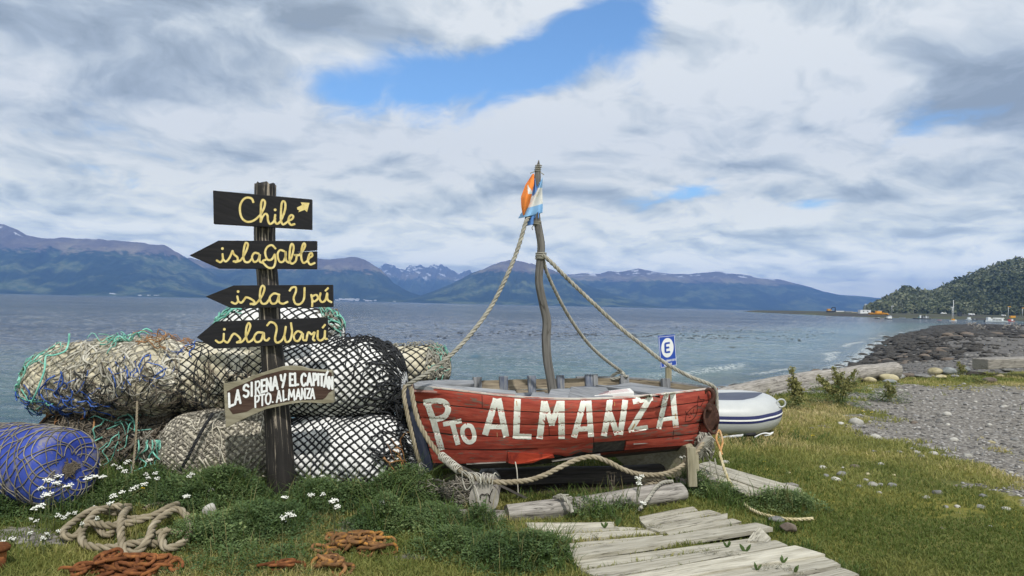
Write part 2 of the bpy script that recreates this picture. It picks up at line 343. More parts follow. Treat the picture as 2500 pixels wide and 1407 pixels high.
M['foam_dirty'] = mat('dirty_net_mass', [(.035, .033, .03), (.13, .12, .10), (.34, .31, .24)], 7, bump=.8, rnd=0, rough=.9, coord='p', bscale=30, lo=.35, hi=.65)
M['beige'] = mat('beige_net_mass', [(.36, .335, .27), (.48, .45, .37), (.60, .57, .48)], 8, bump=.7, rnd=0, rough=.9, coord='p', bscale=40)
M['drum'] = mat('scuffed_blue_plastic', [(.018, .035, .22), (.035, .065, .34), (.06, .10, .42)], 5, bump=.25, rough=.62, rnd=0, spec=.25, coord='p', extra=chips((.20, .19, .20), .52, .68, 7))
M['pvc'] = mat('light_grey_pvc', [(.40, .42, .425), (.49, .51, .51)], 3, bump=.05, rough=.42, rnd=0, spec=.4)
M['pvc_navy'] = mat('navy_pvc', [(.012, .016, .085), (.02, .025, .11)], 5, bump=.05, rough=.4, rnd=0, spec=.4)
M['pvc_cover'] = mat('slate_blue_cover', [(.055, .065, .10), (.085, .10, .14)], 4, bump=.2, rough=.55, rnd=0)
M['black_rubber'] = mat('black_rubber', [(.01, .01, .012), (.02, .02, .024)], 5, bump=.1, rough=.6, rnd=0)
M['alu'] = mat('dull_aluminium', [(.42, .43, .45), (.55, .56, .58)], 10, bump=.05, rough=.35, rnd=0, spec=.6)
M['sign_blue'] = mat('blue_sign_enamel', [(.012, .055, .35), (.018, .075, .42)], 4, bump=.02, rough=.35, rnd=0, spec=.4)
M['sign_white'] = mat('white_sign_enamel', [(.75, .77, .78), (.82, .83, .84)], 4, bump=0, rough=.4, rnd=0)
M['cloth_orange'] = mat('orange_flag_cloth', [(.72, .20, .04), (.80, .26, .06)], 6, bump=.1, rough=.9, rnd=0)
M['cloth_blue'] = mat('sky_blue_flag_cloth', [(.20, .42, .72), (.28, .50, .78)], 6, bump=.1, rough=.9, rnd=0)
M['cloth_deep'] = mat('blue_flag_cloth', [(.09, .22, .55), (.13, .28, .62)], 6, bump=.1, rough=.9, rnd=0)
M['cloth_white'] = mat('white_flag_cloth', [(.62, .64, .64), (.72, .73, .72)], 6, bump=.1, rough=.9, rnd=0)
M['cloth_gold'] = mat('pale_gold_print', [(.55, .50, .36), (.6, .56, .42)], 6, bump=0, rough=.9, rnd=0)
M['white_box'] = mat('white_painted_box', [(.66, .66, .63), (.78, .78, .75)], 8, bump=.2, rough=.6, rnd=0)
M['red_ink'] = mat('red_lettering', [(.45, .06, .06)], bump=0, rnd=0)
M['black_ink'] = mat('dark_drawn_line', [(.06, .018, .012), (.09, .02, .015)], bump=0, rnd=0)
# ------------------------------------------------------------------ terrain
SEA = -1.2
LAND = np.array([(-12000, 8), (-60, 9), (-12, 9.6), (-6, 10.2), (-2, 11.5), (1, 14), (3.4, 18.5), (7.2, 23), (13.4, 29.5), (20.7, 40), (31, 58), (46.7, 82), (75, 122), (100, 160), (118, 176), (140, 182), (300, 192), (300, 232),
                 (205, 262), (262, 340), (246, 372), (198, 375), (188, 400), (208, 460), (262, 760), (420, 1300), (900, 1500), (14000, 1500), (14000, -12000), (-12000, -12000)], float)
def sdist(x, y):                                  # signed distance to the waterline, positive on land
    x = np.asarray(x, float); y = np.asarray(y, float); d = np.full(x.shape, 1e18); ins = np.zeros(x.shape, bool); n = len(LAND)
    for i in range(n):
        ax, ay = LAND[i]; bx, by = LAND[(i+1) % n]; dx, dy = bx-ax, by-ay
        t = np.clip(((x-ax)*dx+(y-ay)*dy)/(dx*dx+dy*dy), 0, 1)
        d = np.minimum(d, (x-ax-t*dx)**2+(y-ay-t*dy)**2)
        c = (ay > y) != (by > y); ins ^= c & (x < (bx-ax)*(y-ay)/(by-ay+1e-12)+ax)
    return np.where(ins, 1, -1)*np.sqrt(d)
def sst(a, b, v): t = np.clip((v-a)/(b-a), 0, 1); return t*t*(3-2*t)
def ground_h(x, y, s=None):
    s = sdist(x, y) if s is None else s
    wob = (vnoise(x, y, .35, 3)-.5)*np.clip(2.2, 0, None)
    s2 = s+np.where((s > -4) & (s < 12), wob, 0)
    wide = sst(2, 12, np.asarray(x, float))
    up = sst(0, 4.2+2.6*wide, s2)**(1-.15*wide)
    h = np.where(s2 > 0, SEA+1.2*up, np.maximum(SEA+s2*.16, SEA-4))
    h = np.where(h > SEA, SEA+(h-SEA)*(1-.80*sst(24, 110, y)*sst(238, 232, y)), h)
    near = sst(40, 15, np.abs(y))*sst(40, 15, np.abs(x))
    h = h+(vnoise(x, y, .9, 5, 3)-.5)*.10*near*sst(1, 5, s)+(vnoise(x, y, 3.2, 9, 3)-.5)*.025*near
    far = sst(230, 300, y)*sst(5, 30, s)
    return h+far*.6+np.where(y > 150, sst(20, 80, s)*1.0, 0)*sst(250, 330, y)
def gh(x, y): return float(ground_h(np.array([x]), np.array([y]))[0])
def gravel_m(x, y):                               # the stony track on the right
    d = x-(2.25+.285*y)+(vnoise(x, y, .42, 21, 4)-.5)*3.4+(vnoise(x, y, 1.7, 27, 3)-.5)*2.4
    return sst(-.6, 1.6, d)*sst(5.0, 6.2, y+.15*x)*sst(15.5, 12.5, y-.12*x+(vnoise(x, y, .6, 8)-.5)*2)
CREST = np.array([(-14000, 6.5), (-12, 6.8), (-6, 7.4), (-2, 8.6), (1.5, 10.7), (3.6, 12.3), (9.3, 17.2), (14.5, 19.6), (25, 24), (60, 40), (200, 90), (14000, 5000)], float)
def beach_m(x, y, s):
    d = y-np.interp(x, CREST[:, 0], CREST[:, 1])+(vnoise(x, y, .8, 31, 4)-.5)*1.6
    return sst(-.6, .5, d)*sst(230, 215, y)
def gax(lo, hi, step, far, gr=1.16):
    a = list(np.arange(lo, hi+step/2, step)); k = step
    while a[-1] < far: k *= gr; a.append(a[-1]+k)
    k = step
    while a[0] > -far: k *= gr; a.insert(0, a[0]-k)
    return np.array(a)
gx = gax(-7, 14, .11, 12000); gy = gax(2.5, 24, .11, 12000)
GX, GY = np.meshgrid(gx, gy); S = sdist(GX, GY); GZ = ground_h(GX, GY, S)
mb = MB(); mb.add(np.stack([GX, GY, GZ], -1).reshape(-1, 3), gridf(len(gy), len(gx)))
def ground_mat():
    m = bpy.data.materials.new('ground'); m.use_nodes = True; t = NT(m.node_tree); p = t.n('ShaderNodeNewGeometry').outputs['Position']
    shade_l = t.attr('soil_shade'); gv = t.attr('gravel'); bc = t.attr('beach'); wet = t.attr('wet')
    n1 = t.noise(p, .8, 5, .6); n2 = t.noise(p, 6, 6, .65); n3 = t.noise(p, 40, 4, .7)
    grass = t.ramp(n2, [(.3, (.06, .075, .02)), (.5, (.12, .125, .035)), (.62, (.17, .165, .05)), (.75, (.24, .20, .10))])
    grass = t.mix(t.smooth(n1, .45, .65), grass, t.ramp(n2, [(.3, (.11, .115, .02)), (.7, (.24, .215, .05))]))
    vc = t.vor(p, 26, out='Color'); vd = t.vor(p, 26)
    vc2 = t.vor(p, 9, out='Color'); 
    bw = t.n('ShaderNodeRGBToBW'); t.put(bw.inputs[0], vc); bw2 = t.n('ShaderNodeRGBToBW'); t.put(bw2.inputs[0], vc2)
    stone = t.ramp(t.math('ADD', t.math('MULTIPLY', bw.outputs[0], .6), t.math('MULTIPLY', n3, .45)), [(.2, (.085, .078, .07)), (.5, (.17, .158, .142)), (.8, (.32, .305, .28))])
    bst = t.ramp(t.math('ADD', t.math('MULTIPLY', bw.outputs[0], .5), t.math('MULTIPLY', bw2.outputs[0], .5)), [(.2, (.05, .05, .05)), (.5, (.12, .115, .11)), (.75, (.22, .21, .20))])
    bst = t.mix(t.smooth(t.math('ADD', wet, t.math('MULTIPLY', t.math('SUBTRACT', n1, .5), 1.2)), .35, .75), bst, t.ramp(bw.outputs[0], [(.2, (.012, .012, .013)), (.8, (.05, .047, .045))]))
    k = t.smooth(t.math('ADD', gv, t.math('MULTIPLY', t.math('SUBTRACT', n2, .5), 1.5)), .42, .6)
    c = t.mix(k, grass, stone)
    sp_ = t.n('ShaderNodeSeparateXYZ'); t.put(sp_.inputs[0], p)
    c = t.mix(t.smooth(sp_.outputs[1], 200, 240), c, t.mix(t.smooth(t.noise(p, .02, 5), .42, .58), (.055, .05, .042), (.075, .08, .035)))
    c = t.mix(shade_l, c, (.035, .028, .022))  # bare earth under the hull, with the boat's shade painted in near black
    kb = t.smooth(t.math('ADD', bc, t.math('MULTIPLY', t.math('SUBTRACT', n2, .5), .9)), .4, .6)
    c = t.mix(kb, c, bst)
    b = t.n('ShaderNodeBsdfPrincipled'); t.put(b.inputs['Base Color'], c); b.inputs['Roughness'].default_value = .92; b.inputs['Specular IOR Level'].default_value = .15
    bp = t.n('ShaderNodeBump'); bp.inputs['Strength'].default_value = .8; bp.inputs['Distance'].default_value = .02
    t.put(bp.inputs['Height'], t.math('SUBTRACT', n3, vd)); t.put(b.inputs['Normal'], bp.outputs[0])
    o = t.n('ShaderNodeOutputMaterial'); t.put(o.inputs[0], b.outputs[0]); return m
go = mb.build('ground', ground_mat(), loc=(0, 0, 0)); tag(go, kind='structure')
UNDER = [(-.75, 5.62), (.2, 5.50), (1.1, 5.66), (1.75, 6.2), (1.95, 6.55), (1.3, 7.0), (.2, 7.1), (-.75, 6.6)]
def under_m(x, y): return np.exp(-(((x-.5)/1.25)**2+((y-6.25-.12*x)/.62)**2)**2)  # hull footprint, mask of the painted shade
def worn_m(x, y):
    t = 0
    for px, py, a, b in ((870, 1290, .20, .45), (90, 1330, .32, .18), (1010, 1370, .16, .09), (40, 1300, .2, .12)): c = G(px, py); t = t+np.exp(-(((x-c.x)/a)**2+((y-c.y)/b)**2))
    return t
for nm, arr in (('gravel', np.maximum(gravel_m(GX, GY), .8*worn_m(GX, GY))), ('soil_shade', under_m(GX, GY)), ('beach', beach_m(GX, GY, S)), ('wet', sst(5.5, .5, S))):
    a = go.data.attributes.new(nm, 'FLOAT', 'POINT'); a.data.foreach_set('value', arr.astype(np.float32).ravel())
# ------------------------------------------------------------------ sea: real waves near by, bump farther out
ths = np.linspace(R(-60), R(60), 560); rr = 7.5*np.exp(np.linspace(0, 1, 420)*math.log(420/7.5)); rr = np.concatenate([rr, 420*np.exp(np.linspace(0, 1, 24)[1:]*math.log(15000/420))])
TH, RR = np.meshgrid(ths, rr); SX = RR*np.sin(TH); SY = RR*np.cos(TH); SS = sdist(SX, SY)
amp = np.clip(-SS/14, .12, 1)*sst(420, 120, RR)
def waves(x, y):
    h = 0
    for k, (wl, a, dg) in enumerate([(5.2, .030, 205), (3.1, .026, 188), (2.1, .020, 222), (1.35, .016, 176), (.85, .011, 240), (.6, .008, 200)]):
        d = R(dg); ph = (x*math.sin(d)+y*math.cos(d))*2*math.pi/wl + 5*vnoise(x, y, .35/wl**.5, 40+k, 2)*2
        fade = sst(90*wl, 22*wl, np.hypot(x, y)); q = np.sin(ph); h = h+a*fade*(1-np.abs(q)*1.1+.3*q)*(.4+1.2*vnoise(x, y, .12, 60+k, 3))
    return h-.03
SZ = SEA+waves(SX, SY)*amp*1.7
for d0, hgt, w0 in ((4.6, .17, .85), (1.5, .08, .45)):                      # small breakers rolling in along the near shore
    line = -SS-d0-(vnoise(SX, SY, .14, 77, 3)-.5)*3.0
    gate = sst(.42, .62, vnoise(SX, SY, .09, 91, 2))*sst(70, 35, RR)
    SZ = SZ+hgt*gate*np.exp(-(line/w0)**2*np.where(line > 0, .5, 3))
def sea_mat():
    m = bpy.data.materials.new('sea_water'); m.use_nodes = True; t = NT(m.node_tree); p = t.n('ShaderNodeNewGeometry').outputs['Position']
    sh = t.attr('shore')
    n1 = t.noise(t.mapping(p, (.05, .11, 1), rot=(0, 0, R(-20))), 1, 4, .6); n2 = t.noise(t.mapping(p, (.012, .03, 1), rot=(0, 0, R(-15))), 1, 5, .6)
    deep = t.mix(t.smooth(n2, .35, .65), (.042, .062, .100), (.070, .095, .128))
    teal = t.mix(t.smooth(n1, .3, .7), (.062, .128, .150), (.105, .185, .195))
    c = t.mix(t.math('MULTIPLY', t.smooth(t.math('ADD', sh, t.math('MULTIPLY', t.math('SUBTRACT', n1, .5), 22)), -30, -7), .8), deep, teal)
    c = t.mix(t.smooth(sh, -5, -1, 0, .8), c, (.085, .115, .115))
    kn = t.noise(t.mapping(p, (.9, 1.6, 1)), 1, 6, .75); kz = t.noise(t.mapping(p, (.035, .09, 1), loc=(3, 1, 0)), 1, 4, .6)
    kelp = t.math('MULTIPLY', t.smooth(kn, .60, .66), t.smooth(kz, .52, .64)); kelp = t.math('MULTIPLY', kelp, t.smooth(sh, -160, -90)); kelp = t.math('MULTIPLY', kelp, t.smooth(sh, -12, -20))
    c = t.mix(kelp, c, (.035, .03, .03))
    fn = t.noise(p, 5, 6, .7); foam = t.math('MULTIPLY', t.attr('foam'), t.smooth(fn, .44, .58))
    c = t.mix(foam, c, (.72, .75, .76))
    b = t.n('ShaderNodeBsdfPrincipled'); t.put(b.inputs['Base Color'], c); b.inputs['IOR'].default_value = 1.33
    t.put(b.inputs['Roughness'], t.mix(foam, (.10, .10, .10), (.9, .9, .9)))
    dist = t.vmath('LENGTH', p) ; x = t.nt.nodes[-1]; dl = x.outputs['Value']
    h = t.math('ADD', t.math('ADD', t.noise(t.mapping(p, (.55, 1.5, 1), rot=(0, 0, R(-12))), 1.6, 6, .62, .5), t.math('MULTIPLY', t.noise(t.mapping(p, (.22, .8, 1), rot=(0, 0, R(-8))), 1.0, 5, .6, .6), 2.2)), t.math('MULTIPLY', t.noise(t.mapping(p, (.10, .34, 1), rot=(0, 0, R(-10))), 1.0, 6, .7, .4), t.smooth(dl, 20, 220, .3, 6)))
    bp = t.n('ShaderNodeBump'); bp.inputs['Distance'].default_value = .40; lanes = t.noise(t.mapping(p, (.010, .045, 1), rot=(0, 0, R(-14))), 1.0, 4, .6, .8); t.put(bp.inputs['Strength'], t.smooth(lanes, .36, .62, .45, 1.0)); t.put(bp.inputs['Height'], h); t.put(b.inputs['Normal'], bp.outputs[0])
    o = t.n('ShaderNodeOutputMaterial'); t.put(o.inputs[0], b.outputs[0]); return m
mb = MB(); mb.add(np.stack([SX, SY, SZ], -1).reshape(-1, 3), gridf(len(rr), len(ths))); so_ = mb.build('sea', sea_mat(), loc=(0, 0, 0)); tag(so_, kind='structure')
line1 = -SS-4.25-(vnoise(SX, SY, .14, 77, 3)-.5)*3.0
foam = np.exp(-(line1/.28)**2)*sst(.5, .66, vnoise(SX, SY, .09, 91, 2))*sst(70, 30, RR) + np.exp(-((SS+.3)/.45)**2)*.75 + .7*np.exp(-((SS+1.9+(vnoise(SX, SY, .2, 5)-.5)*1.5)/.3)**2)*sst(.45, .6, vnoise(SX, SY, .15, 19, 2))
for nm, arr in (('shore', SS), ('foam', np.clip(foam, 0, 1)*sst(200, 90, RR))):
    a = so_.data.attributes.new(nm, 'FLOAT', 'POINT'); a.data.foreach_set('value', arr.astype(np.float32).ravel())
# ------------------------------------------------------------------ mountains over the channel
def interp_px(pts, xs): a = np.array(pts, float); return np.interp(xs, a[:, 0], a[:, 1])
def horizon(px): return 715.5+.0222*np.asarray(px, float)
def mountain(name, ridge, yr, depth, seed, treeline, cols, snow=0., rug=.35, spur=9., res=(300, 60), jag=0., sunlit=.5):
    x0, x1 = ridge[0][0], ridge[-1][0]; px = np.linspace(x0, x1, res[0])
    pr = interp_px(ridge, px); Hh = np.maximum(horizon(px)-pr, 0)/1667*yr
    Hh = Hh*(1+(vnoise(px, px*0, .05, seed, 4)-.5)*.05)+(vnoise(px, px*0, .16, seed+5, 4)-.5)*jag
    v = np.concatenate([np.linspace(0, 1, res[1]), 1+np.linspace(0, 1, 9)[1:]*.5]); PX, Vv = np.meshgrid(px, v); H = np.broadcast_to(np.maximum(Hh, 0), PX.shape)
    yy = yr-depth*(1-Vv); xx = (PX-1250)/1667*yr
    u = np.minimum(Vv, 1.)
    n = vnoise(xx/depth*spur+.6*vnoise(xx/depth*4, Vv*3, 1, seed+2), Vv*2.2+xx/depth*.8, 1., seed, 5)*2-1
    n2 = 1-np.abs(vnoise(xx/depth*spur*.8, Vv*1.1, 1., seed+9, 5)*2-1)
    prof = np.where(Vv <= 1, u**1.15, 1-(Vv-1)*1.8)
    z = H*np.clip(prof+rug*(n*.5+n2-.75)*4*u*(1-u)*.6, 0, 1.02)+SEA-.4+u*2
    z = np.where(Vv > 1, np.minimum(z, H), z)
    yy = yy+n*depth*.05*(1-u)
    xx = xx*(yy/yr*.35+.65)
    mb = MB(); mb.add(np.stack([xx, yy, z], -1).reshape(-1, 3), gridf(len(v), len(px)))
    m = bpy.data.materials.new(name+'_slopes'); m.use_nodes = True; t = NT(m.node_tree); p = t.n('ShaderNodeNewGeometry').outputs['Position']
    hz = t.n('ShaderNodeSeparateXYZ'); t.put(hz.inputs[0], p); k = 1/max(depth, 1)
    a1 = t.noise(p, 5*k, 6, .65); a2 = t.noise(p, 26*k, 6, .7); a3 = t.noise(t.mapping(p, (1, 1, .4)), 12*k, 5, .6)
    th = t.math('ADD', hz.outputs[2], t.math('MULTIPLY', t.math('SUBTRACT', t.math('ADD', t.math('MULTIPLY', a3, .6), t.math('MULTIPLY', a2, .4)), .5), treeline*1.3))
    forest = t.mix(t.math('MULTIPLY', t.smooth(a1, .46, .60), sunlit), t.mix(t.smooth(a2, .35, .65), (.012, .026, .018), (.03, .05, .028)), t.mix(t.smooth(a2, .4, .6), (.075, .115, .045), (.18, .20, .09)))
    bare = t.ramp(a2, [(.3, cols[0]), (.5, cols[1]), (.7, cols[2])])
    tan = t.mix(t.smooth(a1, .42, .6), bare, (.32, .265, .17))
    band = t.mix(t.smooth(th, treeline*1.15, treeline*1.5), tan, bare)
    c = t.mix(t.smooth(th, treeline*1.02, treeline*1.16), forest, band)
    if snow:
        q = t.noise(t.mapping(p, (1, 1, .35)), 17*k, 4, .5)
        c = t.mix(t.math('MULTIPLY', t.smooth(q, .595, .61), t.smooth(hz.outputs[2], snow, snow*1.15)), c, (.8, .82, .85))
    b = t.n('ShaderNodeBsdfPrincipled'); t.put(b.inputs['Base Color'], c); b.inputs['Roughness'].default_value = 1; b.inputs['Specular IOR Level'].default_value = 0
    bp = t.n('ShaderNodeBump'); bp.inputs['Strength'].default_value = .5; bp.inputs['Distance'].default_value = depth*.02; t.put(bp.inputs['Height'], a2); t.put(b.inputs['Normal'], bp.outputs[0])
    o = t.n('ShaderNodeOutputMaterial'); t.put(o.inputs[0], b.outputs[0])
    return tag(mb.build(name, m), kind='structure')
BROWN = ((.10, .075, .07), (.16, .125, .11), (.22, .18, .15)); GREY = ((.09, .085, .09), (.15, .14, .14), (.22, .2, .19))
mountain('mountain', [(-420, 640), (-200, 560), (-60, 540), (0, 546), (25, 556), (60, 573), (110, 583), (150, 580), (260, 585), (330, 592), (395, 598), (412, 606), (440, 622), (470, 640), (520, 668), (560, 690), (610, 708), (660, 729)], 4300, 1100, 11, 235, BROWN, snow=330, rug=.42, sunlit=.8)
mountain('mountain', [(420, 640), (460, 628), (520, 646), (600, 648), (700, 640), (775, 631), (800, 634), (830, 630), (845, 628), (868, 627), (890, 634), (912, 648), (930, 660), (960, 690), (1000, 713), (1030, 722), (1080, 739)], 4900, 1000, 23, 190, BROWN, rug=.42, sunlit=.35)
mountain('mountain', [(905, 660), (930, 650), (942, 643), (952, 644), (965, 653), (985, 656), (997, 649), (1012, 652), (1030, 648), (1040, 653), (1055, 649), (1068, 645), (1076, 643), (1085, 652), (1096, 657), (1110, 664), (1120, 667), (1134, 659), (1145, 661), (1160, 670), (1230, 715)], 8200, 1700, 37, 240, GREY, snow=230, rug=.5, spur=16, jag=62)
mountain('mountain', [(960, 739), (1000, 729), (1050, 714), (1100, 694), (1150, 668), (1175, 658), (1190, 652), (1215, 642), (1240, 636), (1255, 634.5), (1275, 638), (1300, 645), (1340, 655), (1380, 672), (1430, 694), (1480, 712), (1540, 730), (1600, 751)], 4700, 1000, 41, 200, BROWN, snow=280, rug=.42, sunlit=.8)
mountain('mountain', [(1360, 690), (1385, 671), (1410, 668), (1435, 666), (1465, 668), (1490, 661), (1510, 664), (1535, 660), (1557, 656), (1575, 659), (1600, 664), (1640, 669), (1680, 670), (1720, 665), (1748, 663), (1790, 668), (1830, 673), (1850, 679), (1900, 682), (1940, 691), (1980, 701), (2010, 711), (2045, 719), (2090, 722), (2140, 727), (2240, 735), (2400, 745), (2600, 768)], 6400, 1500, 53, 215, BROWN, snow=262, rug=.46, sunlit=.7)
# ------------------------------------------------------------------ wooded hill on the right
def hill_xyz(PX, Vv):
    rp = interp_px([(2085, 772), (2110, 757), (2150, 737), (2180, 722), (2196, 713), (2205, 706), (2217, 702), (2230, 704), (2240, 711), (2262, 712), (2290, 707), (2330, 690), (2365, 675), (2400, 659), (2440, 645), (2475, 636), (2510, 632), (2600, 622), (2800, 600), (3200, 560), (3600, 560)], PX)
    yb = np.interp(PX, [2085, 2130, 2300, 2500, 3600], [560, 520, 470, 430, 420]); yr_ = yb+np.interp(PX, [2085, 2200, 2500, 3000], [60, 110, 210, 330])
    H = np.maximum(horizon(PX)-rp-15, 0)/1667*yr_*(1/1.0)
    u = np.minimum(Vv, 1); y = yb+(yr_-yb)*Vv; n = vnoise(PX*.02, Vv*3, 1, 5, 4)-.5
    zr = 1.6+H-1.6*0
    z = (zr-.2)*np.where(Vv <= 1, u**.85, 1-(Vv-1)*1.2)+n*10*u*(1-u)+.3
    return (PX-1250)/1667*y, y, z
pxs = np.linspace(2085, 3500, 160); vs_ = np.linspace(0, 1.5, 40); PX, Vv = np.meshgrid(pxs, vs_)
hx, hy, hz_ = hill_xyz(PX, Vv); mb = MB(); mb.add(np.stack([hx, hy, hz_], -1).reshape(-1, 3), gridf(40, 160))
M['hill'] = mat('hill_undergrowth', [(.012, .018, .010), (.025, .035, .016), (.05, .06, .03)], .05, coord='p', bump=.3, rnd=0)
tag(mb.build('hill', M['hill']), kind='structure')
def leafmat(name, c1, c2, c3=None, tr=.25, rough=.6):
    m = bpy.data.materials.new(name); m.use_nodes = True; t = NT(m.node_tree); r = t.attr('rnd')
    c = t.ramp(r, [(0, c1), (.6, c2), (1, c3 or c2)]); b = t.n('ShaderNodeBsdfPrincipled'); t.put(b.inputs['Base Color'], c); b.inputs['Roughness'].default_value = rough; b.inputs['Specular IOR Level'].default_value = .25
    o = t.n('ShaderNodeOutputMaterial')
    if tr:
        d = t.n('ShaderNodeBsdfTranslucent'); t.put(d.inputs[0], c); x = t.n('ShaderNodeMixShader'); x.inputs[0].default_value = tr
        t.put(x.inputs[1], b.outputs[0]); t.put(x.inputs[2], d.outputs[0]); t.put(o.inputs[0], x.outputs[0])
    else: t.put(o.inputs[0], b.outputs[0])
    return m
def leafcloud(c, rad, n, size, rg, squash=.8, m=0, mb=None, r0=None):   # leaf-sized quads spread through an uneven crown
    c = np.asarray(c); k = len(c)
    d = rg.normal(size=(k, n, 3)); d /= np.linalg.norm(d, axis=2)[..., None]; rad_ = rg.random((k, n, 1))**.45
    pos = c[:, None]+d*rad_*np.asarray(rad)[:, None, None]*np.array([1, 1, squash])
    a = rg.normal(size=(k, n, 3)); a /= np.linalg.norm(a, axis=2)[..., None]; b = np.cross(a, rg.normal(size=(k, n, 3))); b /= np.linalg.norm(b, axis=2)[..., None]
    s = (np.asarray(size)[:, None, None] if np.ndim(size) else size)*rg.uniform(.6, 1.3, (k, n, 1))
    V = np.stack([pos-a*s, pos+b*s*.6, pos+a*s, pos-b*s*.6], 2).reshape(-1, 3); nq = k*n
    r = np.repeat((rg.random((k, 1)) if r0 is None else np.asarray(r0)[:, None])*.7+.3*rg.random((k, n)), 4, axis=1).reshape(-1) if True else None
    mb.add(V, np.arange(nq*4).reshape(-1, 4), None, np.clip(np.repeat(((rg.random((k, 1)) if r0 is None else np.asarray(r0)[:, None])*.6+.4*rg.random((k, n))).reshape(-1), 4), 0, 1), m)
rg = np.random.default_rng(3); n = 8200
tpx = np.concatenate([2118+(rg.random(5200)**.9)*560, rg.uniform(2640, 3450, 3000)]); tv = rg.random(n)*1.08
tx, ty, tz = hill_xyz(tpx, tv); mb = MB()
rad = rg.uniform(1.5, 4.9, n)*rg.uniform(.8, 1.1, n)*(ty/560)*.9
tone = np.clip(vnoise(tx, ty*.6, .02, 4, 3)*1.9-.52+rg.normal(0, .24, n), 0, 1)
leafcloud(np.stack([tx, ty, tz+rad*.75], 1), rad, 34, rad*.36, rg, 1.15, mb=mb, r0=tone)
M['wood_far'] = leafmat('beech_wood_leaves', (.035, .05, .024), (.11, .13, .065), (.24, .25, .16), .15, .8)
tag(mb.build('wood', M['wood_far'], smooth=False), 'dark green beech wood covering the hill behind the harbour', 'wood', kind='stuff')
# ------------------------------------------------------------------ lettering helpers
def ribbon(mb, pts, hw, place, m=0, step=3., spl=True, round_=True, th=.003):
    """a painted stroke: pts in photograph units, place(x, y) -> (point, normal) on the real surface; th proud of it"""
    p = np.array([(a, b, 0) for a, b in pts], float); p = cr(p, step) if (spl and len(p) > 2) else np.concatenate([cr(A(p[i], p[i+1]), step)[(1 if i else 0):] for i in range(len(p)-1)])
    hw = np.interp(np.linspace(0, 1, len(p)), np.linspace(0, 1, len(hw)), hw) if np.ndim(hw) else np.full(len(p), hw)
    t = np.gradient(p, axis=0); t /= np.linalg.norm(t, axis=1)[:, None]+1e-9; n = np.stack([-t[:, 1], t[:, 0], t[:, 0]*0], 1)
    K = 5; V2 = []
    if round_:
        a0 = p[0]-t[0]*hw[0]*.8; a1 = p[-1]+t[-1]*hw[-1]*.8
        p = np.concatenate([[a0, p[0]-t[0]*hw[0]*.5], p, [p[-1]+t[-1]*hw[-1]*.5, a1]]); n = np.concatenate([[n[0]]*2, n, [n[-1]]*2]); hw = np.concatenate([[hw[0]*.4, hw[0]*.86], hw, [hw[-1]*.86, hw[-1]*.4]])
    jit = (vnoise(p[:, 0], p[:, 1], .35, 3, 2)-.5)*.22
    for q in np.linspace(-1, 1, K): V2.append(p+n*(hw*(1+jit)*q)[:, None])
    V2 = np.stack(V2, 1); V = []; Nn = []
    for q in V2.reshape(-1, 3): c, nn = place(q[0], q[1]); V.append(c+nn*th); Nn.append(nn)
    V = np.array([tuple(v) for v in V]); mb.add(V, gridf(len(p), K), V-V.mean(0), None, m)
def fill(mb, poly, place, m=0, th=.003):
    V = np.array([tuple(place(x, y)[0]+place(x, y)[1]*th) for x, y in poly]); mb.add(V, np.arange(len(poly))[None], V-V.mean(0), None, m)
def plane_place(o, n):
    o = Vector(o); n = Vector(n).normalized()
    def f(px, py):
        r = RM @ Vector(((px-1250)/1667, -(py-703.5)/1667, -1)); return CP+r*((o-CP).dot(n)/r.dot(n)), n
    return f
def zt(pts, x0, y0, k): return [(x0+a/k, y0+b/k) for a, b in pts]
# ------------------------------------------------------------------ the red boat
NS = 61
def curve3(px, d): # px: list of (x, y), d: matching depths -> NS points evenly along x
    a = np.array([tuple(P(x, y, q)) for (x, y), q in zip(px, d)]); c = cr(a, .01); L = arclen(c); u = np.linspace(0, L[-1], NS); return np.stack([np.interp(u, L, c[:, j]) for j in range(3)], 1)
sheer = curve3([(1004, 941), (1100, 953), (1230, 968), (1340, 975), (1440, 976), (1540, 971), (1640, 962), (1740, 950)], [5.72, 5.58, 5.50, 5.48, 5.54, 5.70, 5.98, 6.42])
chine = curve3([(1058, 1132), (1140, 1134), (1230, 1131), (1340, 1120), (1440, 1108), (1540, 1099), (1640, 1091), (1722, 1084)], [5.80, 5.70, 5.66, 5.66, 5.72, 5.88, 6.12, 6.44])
sheer_f = curve3([(1000, 936), (1080, 931), (1155, 929), (1250, 926), (1360, 924), (1460, 922), (1560, 926), (1650, 936), (1746, 949)], [5.80, 6.35, 6.66, 6.86, 6.92, 6.92, 6.86, 6.72, 6.46])
axis0, axis1 = (chine[0]+sheer[0])/2, (chine[-1]+sheer[-1])/2
ends = Vector((sheer[-1]-sheer[0]).tolist()); ends.z = 0; ends.normalize(); side = Vector((-ends.y, ends.x, 0))       # along the boat, and across it away from us
def mirror(p):                                   # to the far side, across the boat's upright middle plane
    o = Vector(tuple((sheer[0]+sheer[-1])/2)); q = []
    for v in p: v = Vector(v); k = (v-o).dot(side); q.append(tuple(v-side*(2*k-.10)))
    return np.array(q)
chine_f = mirror(chine)
keel = (chine+chine_f)/2; keel[:, 2] = chine[:, 2]-.13*np.sin(np.linspace(.15, math.pi-.15, NS))-.02
tt = np.linspace(0, 1, NS); bulge = np.sin(np.clip(tt, 0, 1)*math.pi)**.7
def hullpt(i, v, far=False):
    a = sheer_f[i] if far else sheer[i]; b = chine_f[i] if far else chine[i]; p = a+(b-a)*v
    o = np.array(tuple(side))*(1 if far else -1); return p+o*(.055*bulge[i]*math.sin(math.pi*min(max(v, 0), 1)**.8))
